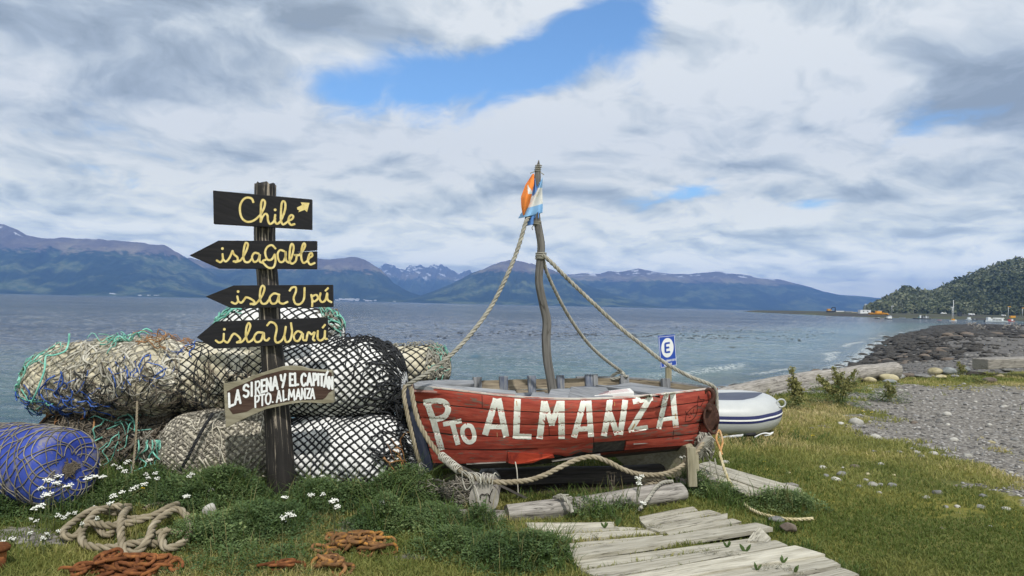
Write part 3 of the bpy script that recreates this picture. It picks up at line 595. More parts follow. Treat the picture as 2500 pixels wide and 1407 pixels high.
boat = thing('rowing_boat', 'old red wooden rowing boat with white painted letters resting on logs', 'boat', (float(keel[30][0]), float(keel[30][1]), 0.0))
cuts = [0, .205, .40, .595, .79, 1.0]; pts_near = []
mbh = MB(); mbf = MB(); mbs = MB(); NV = 7
wav = lambda i, k: .0035*math.sin(i*.35+k*2.1)+.003*math.sin(i*.9+k)
for k in range(5):
    for far in (False, True):
        v0, v1 = cuts[k]+.008, cuts[k+1]-.008; i0, i1 = 0, NS-1; segs = [(0, NS-1)]
        if k == 0 and not far: segs = [(0, 46), (44, NS-1)]
        if k == 4 and not far: segs = [(0, 20), (20, 30), (37, NS-1)]
        for si, (i0, i1) in enumerate(segs):
            V = []; ii = list(range(i0, i1+1)); out = 0
            for j, i in enumerate(ii):
                lift = .006*(k % 2)
                if k == 0 and not far and si == 0: lift = .034*sst(30, 44, i)+.004
                for q in range(NV):
                    v = v0+(v1-v0)*q/(NV-1)
                    if k == 0 and not far and si == 0 and i >= 42: v = (v0+v1)/2+(v-(v0+v1)/2)*(1-.24*(i-42)/1.0*.9 if i < 46 else .10)
                    if k == 4 and not far and si == 1: v = v-.02+.05*q/(NV-1)*math.sin(i*1.3)*.6
                    v += wav(i, k)*(1 if 0 < k else .3)
                    p = hullpt(i, v, far); o = np.array(tuple(side))*(1 if far else -1)
                    V.append(p+o*(lift+.004*math.sin(math.pi*q/(NV-1))))
            V = np.array(V); n = len(ii); oi = -np.array(tuple(side))*(1 if far else -1)*.024; Vi = V+oi
            L = arclen(np.array([hullpt(i, (v0+v1)/2, far) for i in ii])); Gx = np.stack([np.repeat(L, NV), np.tile(np.linspace(0, .13, NV), n), np.zeros(n*NV)], 1)
            F = gridf(n, NV); Fi = F[:, ::-1]+n*NV
            bd = [j for j in range(NV)]+[q*NV+NV-1 for q in range(1, n)]+[(n-1)*NV+j for j in range(NV-2, -1, -1)]+[q*NV for q in range(n-2, 0, -1)]
            rim = np.array([(bd[a], bd[(a+1) % len(bd)], bd[(a+1) % len(bd)]+n*NV, bd[a]+n*NV) for a in range(len(bd))])
            (mbf if far else mbh).add(np.concatenate([V, Vi]), [F, Fi, rim], np.concatenate([Gx, Gx]), None, 0)
            if not far: pts_near.append((V, F))
hull = mbh.build('planking', [M['red_paint']], boat, smooth=False)
BV = []; BF = []; n0 = 0
for V, F in pts_near: BV += [tuple(v) for v in V]; BF += [tuple(int(x)+n0 for x in f) for f in F]; n0 += len(V)
for V, F in [(np.array([hullpt(i, v) for i in range(NS) for v in np.linspace(0, 1.0, 9)])+np.array(tuple(side))*.004, gridf(NS, 9))]: BV += [tuple(v) for v in V]; BF += [tuple(int(x)+n0 for x in f) for f in F]
HB = BVHTree.FromPolygons([Vector(v) for v in BV], BF)
def hull_place(px, py):
    r = (RM @ Vector(((px-1250)/1667, -(py-703.5)/1667, -1))).normalized(); h = HB.ray_cast(CP, r)
    if h[0] is None: return P(px, py, 5.7), -side
    n = h[1]; n = -n if n.dot(r) > 0 else n; return h[0], n
mbf.build('far_planking', [M['inner_wood']], boat, smooth=False)
# dark backing inside the seams, bottom, stems
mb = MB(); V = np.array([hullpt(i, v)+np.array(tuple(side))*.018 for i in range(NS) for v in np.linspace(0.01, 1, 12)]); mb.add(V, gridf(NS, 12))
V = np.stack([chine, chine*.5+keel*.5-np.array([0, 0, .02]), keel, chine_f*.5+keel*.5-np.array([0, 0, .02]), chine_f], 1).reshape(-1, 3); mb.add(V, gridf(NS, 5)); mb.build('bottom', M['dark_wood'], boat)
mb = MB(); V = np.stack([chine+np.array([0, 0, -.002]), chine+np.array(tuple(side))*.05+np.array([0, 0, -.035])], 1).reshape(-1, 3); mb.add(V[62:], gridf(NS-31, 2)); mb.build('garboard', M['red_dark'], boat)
for a, b, c_ in ((sheer[0], chine[0], -1), (sheer[-1], chine[-1], 1)):
    mb = MB(); a2, b2 = Vector(tuple(a)), Vector(tuple(b)); e = ends*c_; up = Vector((0, 0, 1))
    cl = (Vector(tuple(sheer_f[0 if c_ < 0 else -1]))-a2)*.5; ax = a2+cl; bx = b2+cl
    if c_ > 0: mb.bar(ax+up*.012+e*.012, bx-up*.02+e*.012, .05, .03, side)
    else: mb.bar(ax-up*.005+e*.022, bx-up*.08+e*.03, .09, .05, side)
    mb.build('stem', M['navy_wood'] if c_ < 0 else M['red_dark'], boat, bevel=.006)
# broken red piece and light split edges low on the side
mb = MB()
def on(px, py, o=.0): c, n = hull_place(px, py); return c+n*o
mb.prism([on(1241, 1102, .02), on(1350, 1106, .022), on(1352, 1112, .03), on(1325, 1114, .03), on(1300, 1124, .034), on(1258, 1127, .034), on(1242, 1125, .03)], -side, .02)
mb.build('broken_plank', mat('bright_red_paint', [(.33, .04, .02), (.46, .065, .03)], 3, (3, 14, 14), rnd=0, extra=chips((.22, .03, .02), .5, .6, 5)), boat, smooth=False)
for a_, b_, w_ in ((on(1345, 1124, .02), on(1462, 1104, .03), .010), (on(1545, 1083, .010), on(1690, 1074, .010), .005), (on(1140, 1131, .012), on(1235, 1126, .012), .006)):
    mb = MB(); mb.bar(a_, b_, w_, w_*1.5); mb.build('split_edge', M['grey_wood'], boat, smooth=False)
# top edge, decks, ribs, seats
mb = MB()
V = np.array([s_+np.array(tuple(side))*o+np.array([0, 0, z]) for s_ in sheer for o, z in ((-.006, .001), (-.006, .012), (.030, .012), (.030, .001))]); mb.add(V, gridf(NS, 4, True), np.stack([np.repeat(arclen(sheer), 4), V[:, 1], V[:, 2]], 1))
mb.build('gunwale', mat('white_edged_red', [(.35, .07, .05), (.55, .5, .45), (.6, .58, .54)], 2, (3, 9, 9), rnd=0), boat, smooth=False)
def Zp(px, py, z): return G(px, py, z)
up = Vector((0, 0, 1))
mb = MB()
zs = float(sheer[2][2])
mb.prism([P(1008, 934, 5.72), P(1258, 954, 5.56), P(1262, 961, 5.50), P(1012, 942, 5.66)], up, .030)
mb.build('stern_deck', [M['grey_paint']], boat, smooth=False, bevel=.003)
mb = MB(); mb.prism([P(1010, 948, 5.68), P(1150, 957, 5.55), P(1258, 964, 5.50), P(1256, 971, 5.485), P(1150, 966, 5.53), P(1012, 957, 5.66)], -side, .02)
mb.build('deck_edge', mat('worn_mauve_edge', [(.16, .07, .06), (.24, .13, .115), (.30, .22, .20)], 2, (3, 16, 16)), boat, smooth=False)
mb = MB(); mb.prism([P(1004, 931, 5.82), P(1088, 927, 6.35), P(1156, 928, 6.62), P(1158, 938, 6.40), P(1012, 940, 5.80)], up, .05)
mb.build('side_deck', M['grey_paint'], boat, smooth=False, bevel=.004)
mb = MB(); V = np.array([s_+np.array(tuple(side))*o+np.array([0, 0, z]) for s_ in sheer_f[36:] for o, z in ((.02, -.09), (.02, .012), (-.012, .012), (-.012, -.09))]); mb.add(V, gridf(NS-36, 4, True), np.stack([np.repeat(arclen(sheer_f[36:]), 4), V[:, 1], V[:, 2]], 1))
mb.build('wale', M['grey_paint'], boat, smooth=False)
def near_i(px, crv):  # index along a curve by its place across the picture
    inv = RM.transposed(); return min(range(NS), key=lambda i: abs(1250+1667*(inv @ (Vector(tuple(crv[i]))-CP)).x/-(inv @ (Vector(tuple(crv[i]))-CP)).z-px))
for px, w_, mm in ((1158, .085, 'grey_paint'), (1225, .085, 'blue_wood'), (1289, .08, 'blue_wood'), (1364, .075, 'blue_wood'), (1440, .08, 'blue_wood'), (1452, .05, 'grey_paint'), (1518, .09, 'grey_paint'), (1620, .085, 'grey_paint')):
    i = near_i(px, sheer_f); a = Vector(tuple(sheer_f[i]))-side*.03+up*.035; b = a-up*.42-side*.06
    mb = MB(); mb.bar(a, b, w_, .05, side); mb.build('rib', M[mm], boat, smooth=False, bevel=.004)
mb = MB()
for px0, px1, y0, y1, th in ((1300, 1378, 959, 972, .03), (1345, 1470, 949, 973, .03), (1395, 1480, 944, 972, .028)):
    mb.prism([P(px0, y0, 6.1), P(px1, y0+1, 6.25), P(px1+20, y1, 5.72), P(px0-10, y1+3, 5.66)], up, th)
mb.build('thwart', M['grey_paint'], boat, smooth=False, bevel=.004)
mb = MB(); mb.prism([P(1395, 946, 6.55), P(1540, 940, 6.6), P(1540, 951, 6.55), P(1395, 957, 6.5)], -side, .03); mb.prism([P(1240, 962, 6.5), P(1330, 958, 6.55), P(1330, 967, 6.5), P(1240, 972, 6.45)], -side, .03); mb.build('cross_beam', M['blue_wood'], boat, smooth=False)
mb = MB(); mb.prism([P(1470, 946, 6.55), P(1540, 934, 6.72), P(1640, 950, 6.5), P(1700, 957, 6.3), P(1600, 962, 6.05), P(1550, 968, 5.85)], up, .03); mb.bar(P(1460, 945, 6.55), P(1595, 966, 5.85), .05, .04); mb.build('bow_deck', M['grey_paint'], boat, smooth=False)
mb = MB()
for k in range(6):
    y0 = 1.0; 
    for sgn in (.25, .5, .75):
        pass
V = np.stack([chine+np.array([0, 0, .06]), chine_f+np.array([0, 0, .06])], 1).reshape(-1, 3); mb.add(V, gridf(NS, 2)); mb.build('floor', M['inner_wood'], boat)
# mast
mp = [P(x, y, 6.12) for x, y in ((1350, 985), (1349, 968), (1344, 928), (1336, 880), (1333, 830), (1335, 785), (1326, 742), (1316, 690), (1318, 640), (1321, 600), (1315, 560), (1310, 530), (1310, 490), (1312, 440), (1314, 412), (1315.5, 391))]
c = cr(mp, .012); L = arclen(c); u = L/L[-1]
rr_ = np.interp(u, [0, .1, .3, .42, .6, .75, .93, .965, .985, 1], [.042, .040, .040, .037, .036, .034, .030, .022, .012, .003])
V, F, Gx = tube(c, rr_, 18); V = V.reshape(-1, 18, 3); cc_ = c[:, None]; nn = V-cc_
for i in range(len(c)):
    for j in range(18):
        q = nz((math.cos(j*.349)*1.2, math.sin(j*.349)*1.2, L[i]*2.0), 1.0, 3); q2 = nz((math.cos(j*.349)*3, math.sin(j*.349)*3, L[i]*1.1), 1.0, 9); nn[i, j] *= 1+.16*q+.10*q2
mb = MB(); mb.add((cc_+nn).reshape(-1, 3), F, Gx); mst = mb.build('mast', M['mast_wood'], boat)
def wrap(mb, p0, p1, r, rt, turns, k=5):
    p0, p1 = Vector(p0), Vector(p1); ax = (p1-p0); L = ax.length; ax.normalize(); u_ = ax.orthogonal().normalized(); v_ = ax.cross(u_); n = int(turns*20)
    pts = [p0+ax*L*(i/n+.06*math.sin(i*.7)*.3)+(u_*math.cos(2*math.pi*turns*i/n)+v_*math.sin(2*math.pi*turns*i/n))*(r+rt*.8) for i in range(n+1)]; mb.tube(pts, rt, k)
for a_, b_, q_ in ((P(1320, 634, 6.12), P(1321, 617, 6.12), (.042, .006, 4)), (P(1310, 550, 6.12), P(1311, 541, 6.12), (.034, .005, 3)), (P(1312, 421, 6.12), P(1315, 403, 6.12), (.025, .004, 4))):
    mb = MB(); wrap(mb, a_, b_, *q_); mb.build('lashing', M['rope_grey'], mst)
for pts in ([(1306, 548), (1299, 556), (1301, 562)], [(1318, 420), (1324, 424), (1328, 427)], [(1306, 420), (1299, 421), (1294, 424)], [(1318, 548), (1319, 536), (1318, 528)]): mb = MB(); mb.tube(cr([P(x, y, 6.10) for x, y in pts], .01), .004, 5); mb.build('cord_end', M['rope_grey'], mst)
# name on the side
mb = MB(); K4 = lambda p: zt(p, 940, 820, 2.932); K7 = lambda p: zt(p, 1400, 880, 5.21)
def st(pts, wd, zoom=4, spl=False, rd=False):
    k = 2.932 if zoom == 4 else 5.21; q = K4(pts) if zoom == 4 else K7(pts); ribbon(mb, q, wd/2/k, hull_place, step=2.5, spl=spl, round_=rd, th=.0025)
st([(296, 462), (345, 600), (407, 818)], 44); st([(275, 478), (380, 466), (430, 480), (452, 520), (440, 562), (405, 588), (335, 602)], 42, 4, True)
st([(417, 634), (548, 608)], 34); st([(484, 630), (524, 780)], 36)
st([(585, 640), (560, 660), (555, 700), (575, 745), (605, 762), (635, 745), (638, 700), (618, 650), (585, 640)], 32, 4, True)
st([(795, 450), (716, 710)], 44); st([(812, 450), (868, 724)], 44); st([(750, 652), (860, 652)], 34)
st([(950, 452), (938, 735)], 46); st([(930, 718), (1048, 722)], 38)
st([(1140, 468), (1106, 738)], 44); st([(1142, 472), (1196, 640)], 40); st([(1192, 640), (1248, 472)], 40); st([(1262, 466), (1264, 738)], 46)
st([(1424, 465), (1352, 728)], 42); st([(1456, 465), (1474, 724)], 42); st([(1385, 668), (1470, 664)], 34)
st([(462, 500), (448, 630), (385, 962)], 76, 7); st([(445, 632), (500, 780), (555, 945)], 70, 7); st([(658, 505), (640, 640), (592, 946)], 74, 7)
st([(752, 520), (1005, 470)], 84, 7); st([(978, 470), (722, 892)], 72, 7); st([(700, 890), (945, 850)], 62, 7)
st([(1185, 410), (1082, 872)], 66, 7); st([(1258, 402), (1302, 850)], 72, 7); st([(1130, 752), (1300, 728)], 52, 7)
mb.build('lettering', M['white_paint'], hull, smooth=False)
mb = MB()
for q in ([(1420, 780), (1432, 700), (1470, 640), (1525, 595), (1572, 572)], [(1420, 782), (1490, 768), (1545, 715), (1572, 640), (1574, 575)], [(1575, 575), (1582, 510), (1592, 452)], [(1592, 452), (1606, 495), (1662, 496)], [(1662, 498), (1640, 545), (1612, 590), (1578, 582)], [(1440, 690), (1470, 700)], [(1490, 660), (1500, 690)], [(1530, 620), (1520, 660)], [(1470, 730), (1490, 720)],
          [(1550, 790), (1580, 780), (1620, 770)], [(1590, 860), (1600, 890), (1580, 920)], [(1600, 830), (1615, 870), (1600, 900)], [(1420, 650), (1440, 680)]):
    ribbon(mb, K7(q), .9, hull_place, step=1.5, th=.002)
mb.build('fish_drawing', M['black_ink'], hull, smooth=False)
Kc = lambda p: zt(p, 952, 860, 2.847)
for q in ([(1415, 592), (1420, 680)], [(1972, 545), (1966, 606)], [(820, 686), (822, 756)], [(640, 300), (642, 385)], [(1105, 515), (1108, 592)]):
    mb = MB(); ribbon(mb, Kc(q), .8, hull_place, step=2, th=.0012); mb.build('butt_joint', M['seam'], hull, smooth=False)
for q, w_ in (([(1983, 430), (1985, 462)], 1.5), ([(1672, 545), (1690, 520), (1700, 500)], 1.6), ([(1978, 505), (1980, 520)], 1.2), ([(745, 560), (747, 590)], .8), ([(880, 340), (884, 372)], .9), ([(1560, 350), (1561, 372)], .8)):
    mb = MB(); ribbon(mb, Kc(q), w_, hull_place, step=2, th=.0032); mb.build('rust_stain', M['rope_orange'], hull, smooth=False)
# white box lying in the boat
mb = MB(); mb.prism([P(1440, 960, 6.0), P(1538, 948, 6.15), P(1548, 957, 5.9), P(1452, 966, 5.78)], up, .05)
bx = mb.build('white_box', M['white_box'], smooth=False, bevel=.003); tag(bx, 'flat white painted box with faint red writing lying across the red boat', 'box')
mb = MB(); top = plane_place(P(1452, 966, 5.78), (Vector(tuple(P(1538, 948, 6.15)))-P(1440, 960, 6.0)).cross(P(1452, 966, 5.78)-P(1440, 960, 6.0))*-1)
for r_ in range(3):
    mb = MB()
    for q in range(12): x = 1456+q*6.4+r_*3; y = 960.6-q*.8+r_*2.0; ribbon(mb, [(x, y), (x+2.5, y-.7), (x+4, y-.3)], .3, lambda a, b: (top(a, b)[0], up), step=1.5, th=.003)
    mb.build('lettering', M['red_ink'], bx, smooth=False)
# ------------------------------------------------------------------ signpost
PD = 5.5
pp = [P(690, 1216, PD), P(684, 1120, PD), P(676, 1010, PD), P(668, 900, PD+.01), P(660, 790, PD+.02), P(654, 690, PD+.03), P(646, 590, PD+.04), P(647, 500, PD+.05), P(648, 452, PD+.06)]
pp[0] = pp[0]+Vector((0.0, 0, -.12))
sp = thing('sign_post', 'tall black wooden signpost with yellow lettered boards in front of the netted bundles', 'signpost', (pp[0].x, pp[0].y, 0))
c = cr(pp, .03); L = arclen(c); u = L/L[-1]; rad = np.interp(u, [0, .1, .28, .5, .75, 1], [.105, .108, .098, .086, .083, .084])
V, F, Gx = tube(c, rad, 28); V = V.reshape(-1, 28, 3); nn = V-c[:, None]
for i in range(len(c)):
    for j in range(28):
        a = j*2*math.pi/28; q = nz((math.cos(a)*1.1, math.sin(a)*1.1, L[i]*.9), 1, 2)*.16+nz((math.cos(a)*4, math.sin(a)*4, L[i]*.6), 1, 5)*.07; nn[i, j] *= 1+q
V = c[:, None]+nn; V[-1, :, 2] += np.array([.012*math.sin(j*1.7) for j in range(28)]); mb = MB(); mb.add(V.reshape(-1, 3), F, Gx); mb.build('post', M['post_black'], sp)
bn = Vector((.03, -1, .02)).normalized()
def board(name, poly, d, parent, m, th=.028, lab=None, split=None):
    o = P(648, 700, d); pl = plane_place(o, bn); mb = MB(); mb.prism([pl(x, y)[0] for x, y in poly], bn, th)
    b = mb.build(name, m, parent, smooth=False, bevel=.003)
    if lab: b['label'] = lab
    return b, pl
def script(b, pl, strokes, x0, y0, k, hw, polys=(), dots=()):
    mb = MB()
    for s_ in strokes: ribbon(mb, zt(s_, x0, y0, k), hw/k, pl, step=1.6, th=.003+random.random()*.001)
    for s_ in polys: fill(mb, zt(s_, x0, y0, k), pl)
    for x, y in dots: fill(mb, zt([(x+hw*1.35*math.cos(a*.5236), y+hw*1.35*math.sin(a*.5236)) for a in range(12)], x0, y0, k), pl, th=.0045)
    mb.build('lettering', M['yellow_paint'], b, smooth=False)
Z2 = (440, 420, 2.93)
b, pl = board('board', [(519.5, 465), (761, 487), (761, 561), (521, 547)], PD-.11, sp, M['board_black'], lab='black board reading Chile with a small yellow arrow')
script(b, pl, [[(524, 217), (512, 192), (482, 184), (452, 198), (430, 240), (430, 295), (448, 338), (485, 358), (530, 346), (575, 308)], [(575, 308), (600, 258), (607, 216), (592, 200), (580, 222), (577, 285), (576, 358)], [(577, 355), (590, 322), (610, 300), (625, 312), (628, 345), (641, 372), (664, 362), (681, 335)],
               [(680, 308), (677, 345), (690, 372), (714, 358), (730, 330)], [(730, 330), (750, 272), (752, 225), (736, 210), (725, 235), (721, 300), (722, 350), (736, 376), (762, 362), (776, 348)], [(776, 348), (800, 338), (810, 320), (796, 309), (779, 325), (776, 355), (792, 379), (818, 374)]], *Z2, 7.6,
       [[(835, 255), (872, 238), (862, 218), (925, 222), (908, 288), (890, 272), (845, 289), (852, 276), (838, 270)]], [(680, 272)])
b, pl = board('arrow_board', [(461.5, 624), (533, 587.5), (773, 588.5), (773, 611), (700, 617), (773, 613.5), (773, 657.5), (534, 656)], PD-.10, sp, M['board_black'], lab='black arrow board reading isla Gable, split at its end')
script(b, pl, [[(262, 634), (288, 646), (305, 625), (303, 588)], [(305, 622), (325, 641), (350, 620), (375, 566)], [(375, 566), (385, 590), (410, 612), (408, 638), (382, 640)], [(395, 646), (430, 634), (450, 610)], [(450, 610), (475, 560), (485, 520), (470, 508), (458, 540), (452, 600), (462, 640), (490, 645), (512, 622)],
               [(562, 585), (532, 580), (514, 610), (530, 644), (558, 630), (570, 590), (568, 638), (588, 650)], [(682, 548), (655, 524), (622, 540), (608, 580), (625, 626), (655, 626), (676, 592)], [(677, 590), (682, 640), (668, 682), (635, 686), (606, 664), (590, 640), (612, 628)],
               [(745, 568), (715, 560), (697, 590), (710, 640), (738, 640), (755, 600), (753, 568), (757, 630), (777, 650)], [(777, 650), (800, 602), (812, 540), (800, 514), (788, 540), (782, 620), (795, 656), (825, 640), (832, 600), (815, 596), (852, 596)], [(852, 596), (880, 560), (895, 525), (885, 512), (872, 540), (866, 610), (880, 650), (906, 640), (926, 614)],
               [(926, 614), (946, 600), (940, 580), (925, 590), (914, 630), (930, 662), (962, 652)]], *Z2, 7.4, dots=[(303, 549)])
b, pl = board('arrow_board', [(501, 724.5), (570, 697), (812, 695.5), (813, 750), (563, 752.5)], PD-.105, sp, M['board_black'], lab='black arrow board reading isla Upú')
script(b, pl, [[(368, 932), (395, 943), (414, 925), (409, 890)], [(414, 925), (440, 935), (470, 897)], [(470, 897), (492, 902), (526, 922), (530, 940), (503, 945)], [(505, 944), (534, 947), (562, 922)], [(562, 922), (590, 880), (604, 832), (590, 814), (575, 840), (571, 900), (585, 940), (615, 940), (637, 912)],
               [(710, 880), (672, 870), (641, 900), (655, 940), (688, 935), (706, 888), (708, 930), (735, 943), (768, 930)], [(783, 850), (800, 828), (826, 826), (828, 855), (812, 902), (825, 942), (858, 945), (885, 910), (890, 830)], [(938, 880), (945, 922), (944, 962)], [(944, 890), (974, 880), (986, 904), (962, 926), (946, 918)],
               [(1004, 868), (998, 908), (1014, 931), (1038, 918), (1052, 868)], [(1052, 868), (1055, 914), (1082, 932)], [(1040, 850), (1058, 832)]], *Z2, 7.4, dots=[(415, 856)])
b, pl = board('arrow_board', [(479.5, 824), (526, 785), (799, 775), (800, 838), (523, 852)], PD-.11, sp, M['board_black'], lab='black arrow board reading isla Warú')
script(b, pl, [[(255, 1206), (280, 1221), (308, 1205), (313, 1158)], [(310, 1203), (340, 1220), (370, 1172)], [(370, 1170), (390, 1158), (422, 1182), (430, 1205), (406, 1220)], [(410, 1219), (442, 1215), (466, 1188)], [(466, 1188), (490, 1140), (502, 1100), (490, 1081), (475, 1110), (470, 1170), (485, 1215), (510, 1207), (530, 1185)],
               [(592, 1150), (552, 1150), (529, 1185), (545, 1216), (578, 1206), (598, 1152), (602, 1195), (620, 1206), (637, 1190)], [(623, 1098), (645, 1075), (676, 1085), (691, 1120), (679, 1190), (690, 1220), (722, 1210), (745, 1170), (756, 1108)], [(745, 1170), (757, 1215), (786, 1205), (800, 1150), (793, 1082)],
               [(870, 1150), (840, 1140), (814, 1170), (822, 1205), (850, 1205), (876, 1156), (880, 1200), (902, 1205)], [(902, 1205), (916, 1148), (940, 1162), (962, 1148), (950, 1195), (962, 1206)], [(985, 1138), (984, 1190), (1005, 1206), (1030, 1185), (1036, 1138)], [(1036, 1138), (1036, 1188), (1050, 1195)], [(1020, 1114), (1036, 1094)]], *Z2, 7.4, dots=[(317, 1126)])
Z3 = (440, 820, 3.35)
b, pl = board('name_board', zt([(352, 392), (500, 362), (600, 325), (700, 292), (830, 252), (915, 246), (980, 252), (1050, 272), (1130, 280), (1240, 284), (1256, 548), (1180, 556), (1090, 550), (1000, 546), (880, 562), (700, 602), (560, 662), (450, 715), (372, 755)], *Z3), PD-.14, sp, M['olive_board'], th=.055, lab='thick carved board reading La Sirena y el Capitán Pto. Almanza')
mb = MB(); fill(mb, zt([(385, 500), (383, 455), (450, 420), (520, 392), (620, 345), (700, 318), (850, 280), (1000, 283), (1120, 290), (1238, 300), (1250, 445), (1215, 468), (1190, 505), (1165, 522), (1080, 526), (930, 530), (760, 562), (650, 592), (600, 590), (545, 622), (430, 642), (400, 600)], *Z3), pl, th=.0015); mb.build('carved_field', M['brown_board'], b, smooth=False)
SF = {'L': [[(.1, 0), (.2, 1)], [(.2, .95), (.95, .9)]], 'A': [[(.5, 0), (.08, 1)], [(.5, 0), (.92, 1)], [(.22, .68), (.78, .68)]], 'S': [[(.9, .2), (.6, .02), (.2, .1), (.12, .35), (.5, .48), (.88, .62), (.85, .88), (.5, 1), (.1, .85)]], 'I': [[(.5, 0), (.5, 1)]],
      'R': [[(.15, 0), (.15, 1)], [(.15, .05), (.7, .02), (.9, .25), (.7, .48), (.2, .52)], [(.4, .52), (.95, 1)]], 'E': [[(.15, 0), (.15, 1)], [(.15, .03), (.9, .03)], [(.15, .5), (.75, .48)], [(.15, .96), (.95, .95)]], 'N': [[(.1, 1), (.12, 0)], [(.12, .05), (.88, .95)], [(.88, 1), (.86, 0)]],
      'Y': [[(.08, 0), (.2, .4), (.5, .5)], [(.9, 0), (.7, .5), (.4, 1)]], 'C': [[(.92, .18), (.6, 0), (.2, .2), (.12, .6), (.35, .95), (.7, .98), (.95, .8)]], 'P': [[(.15, 0), (.2, 1)], [(.15, .05), (.7, .02), (.92, .27), (.7, .52), (.2, .55)]], 'T': [[(0, .03), (1, .03)], [(.5, 0), (.5, 1)]],
      'O': [[(.5, 0), (.12, .25), (.12, .75), (.5, 1), (.88, .75), (.88, .25), (.5, 0)]], 'M': [[(.05, 1), (.15, 0)], [(.15, .05), (.5, .7)], [(.5, .7), (.85, .05)], [(.85, 0), (.95, 1)]], 'Z': [[(.05, .04), (.95, .04)], [(.92, .06), (.08, .94)], [(.05, .96), (.98, .96)]], '.': [[(.3, .9), (.5, .95)]], '/': [[(.8, 0), (.3, 1)]], 'D': [[(.1, 0), (.1, 1)], [(.1, .03), (.6, .08), (.9, .5), (.6, .92), (.1, .97)]],
      'F': [[(.1, 0), (.1, 1)], [(.1, .03), (.9, .03)], [(.1, .5), (.75, .5)]]}
mb = MB()
for ch, x0, x1, y0, y1 in (('L', 395, 440, 468, 580), ('A', 445, 498, 445, 555), ('S', 516, 564, 400, 500), ('I', 570, 602, 383, 492), ('R', 612, 655, 372, 480), ('E', 662, 700, 360, 462), ('N', 704, 748, 348, 450), ('A', 752, 802, 335, 440), ('Y', 820, 864, 318, 420), ('E', 894, 928, 310, 410), ('L', 936, 968, 308, 408), ('C', 988, 1030, 310, 408), ('A', 1036, 1080, 308, 405), ('P', 1086, 1118, 310, 405), ('I', 1118, 1142, 312, 405), ('T', 1140, 1176, 314, 408), ('A', 1174, 1212, 330, 418), ('/', 1188, 1212, 292, 318), ('N', 1214, 1250, 338, 432),
                           ('P', 608, 648, 490, 582), ('T', 652, 692, 480, 570), ('O', 697, 745, 468, 560), ('.', 750, 768, 500, 545), ('A', 786, 830, 450, 540), ('L', 840, 872, 445, 530), ('M', 885, 938, 440, 524), ('A', 945, 988, 436, 520), ('N', 992, 1026, 432, 516), ('Z', 1034, 1066, 430, 514), ('A', 1064, 1102, 432, 514)):
    for s_ in SF[ch]:
        q = [(x0+(a*(x1-x0)), y0+bb*(y1-y0)+(a-.5)*(x1-x0)*(-.22 if x1 < 900 else .05)) for a, bb in s_]; ribbon(mb, zt(q, *Z3), 9.3/3.35 if y1 < 480 or x0 < 450 or (x0 < 610 and y0 < 405) else 7.2/3.35, pl, step=1.5, spl=len(q) > 3, th=.004+random.random()*.001)
mb.build('lettering', M['white_letters'], b, smooth=False)
# ------------------------------------------------------------------ parking sign
d = 8.6; base = P(1634, 960, d); sg = thing('parking_sign', 'small blue parking sign with a white letter E on a wooden post behind the boat', 'parking sign', (base.x, base.y, gh(base.x, base.y)))
mb = MB(); b0 = P(1634.5, 935, d); a0 = P(1632, 830, d); mb.bar(Vector((b0.x, b0.y, -.1)), a0, .07, .06, (0, 1, 0)); mb.build('post', M['new_wood'], sp if False else sg, smooth=False, bevel=.006)
sn = Vector((-.10, -1, 0)).normalized(); pl = plane_place(P(1630, 858, d-.04), sn); mb = MB(); mb.prism([pl(x, y)[0] for x, y in ((1606.5, 820.5), (1647, 816.5), (1652.5, 891.5), (1613, 899))], sn, .006); pn = mb.build('panel', M['sign_blue'], sg, smooth=False)
mb = MB(); ZS = (1400, 820, 2.932)
fill(mb, zt([(673+44*math.cos(a*math.pi/16)-2*math.sin(a*math.pi/16), 86+70*math.sin(a*math.pi/16)) for a in range(32)], *ZS), pl, th=.0012)
for q in ([(612, 10), (722, 0)], [(722, 0), (738, 208)], [(738, 208), (629, 228)], [(629, 228), (612, 10)]): ribbon(mb, zt(q, *ZS), .45, pl, step=4, th=.0012)
for i, ch in enumerate('ESTACIONAMIENTO'):
    x0 = 624+i*7.3; y0 = 178-i*1.0
    for s_ in SF[ch]: ribbon(mb, zt([(x0+a*5, y0+b_*14) for a, b_ in s_], *ZS), .38, pl, step=1, th=.0012)
for i, ch in enumerate('LASP'):
    for s_ in SF[ch]: ribbon(mb, zt([(650+i*15+a*10, 200-i*2+b_*16) for a, b_ in s_], *ZS), .6, pl, step=1, th=.0012)
lt = mb.build('lettering', M['sign_white'], pn, smooth=False)
mb = MB()
for q in ([(657, 55), (659, 122)], [(656, 56), (690, 50)], [(658, 88), (686, 83)], [(660, 120), (692, 115)]): ribbon(mb, zt(q, *ZS), 2.3, pl, step=2, th=.0026, round_=False)
mb.build('letter', M['sign_blue'], pn, smooth=False)
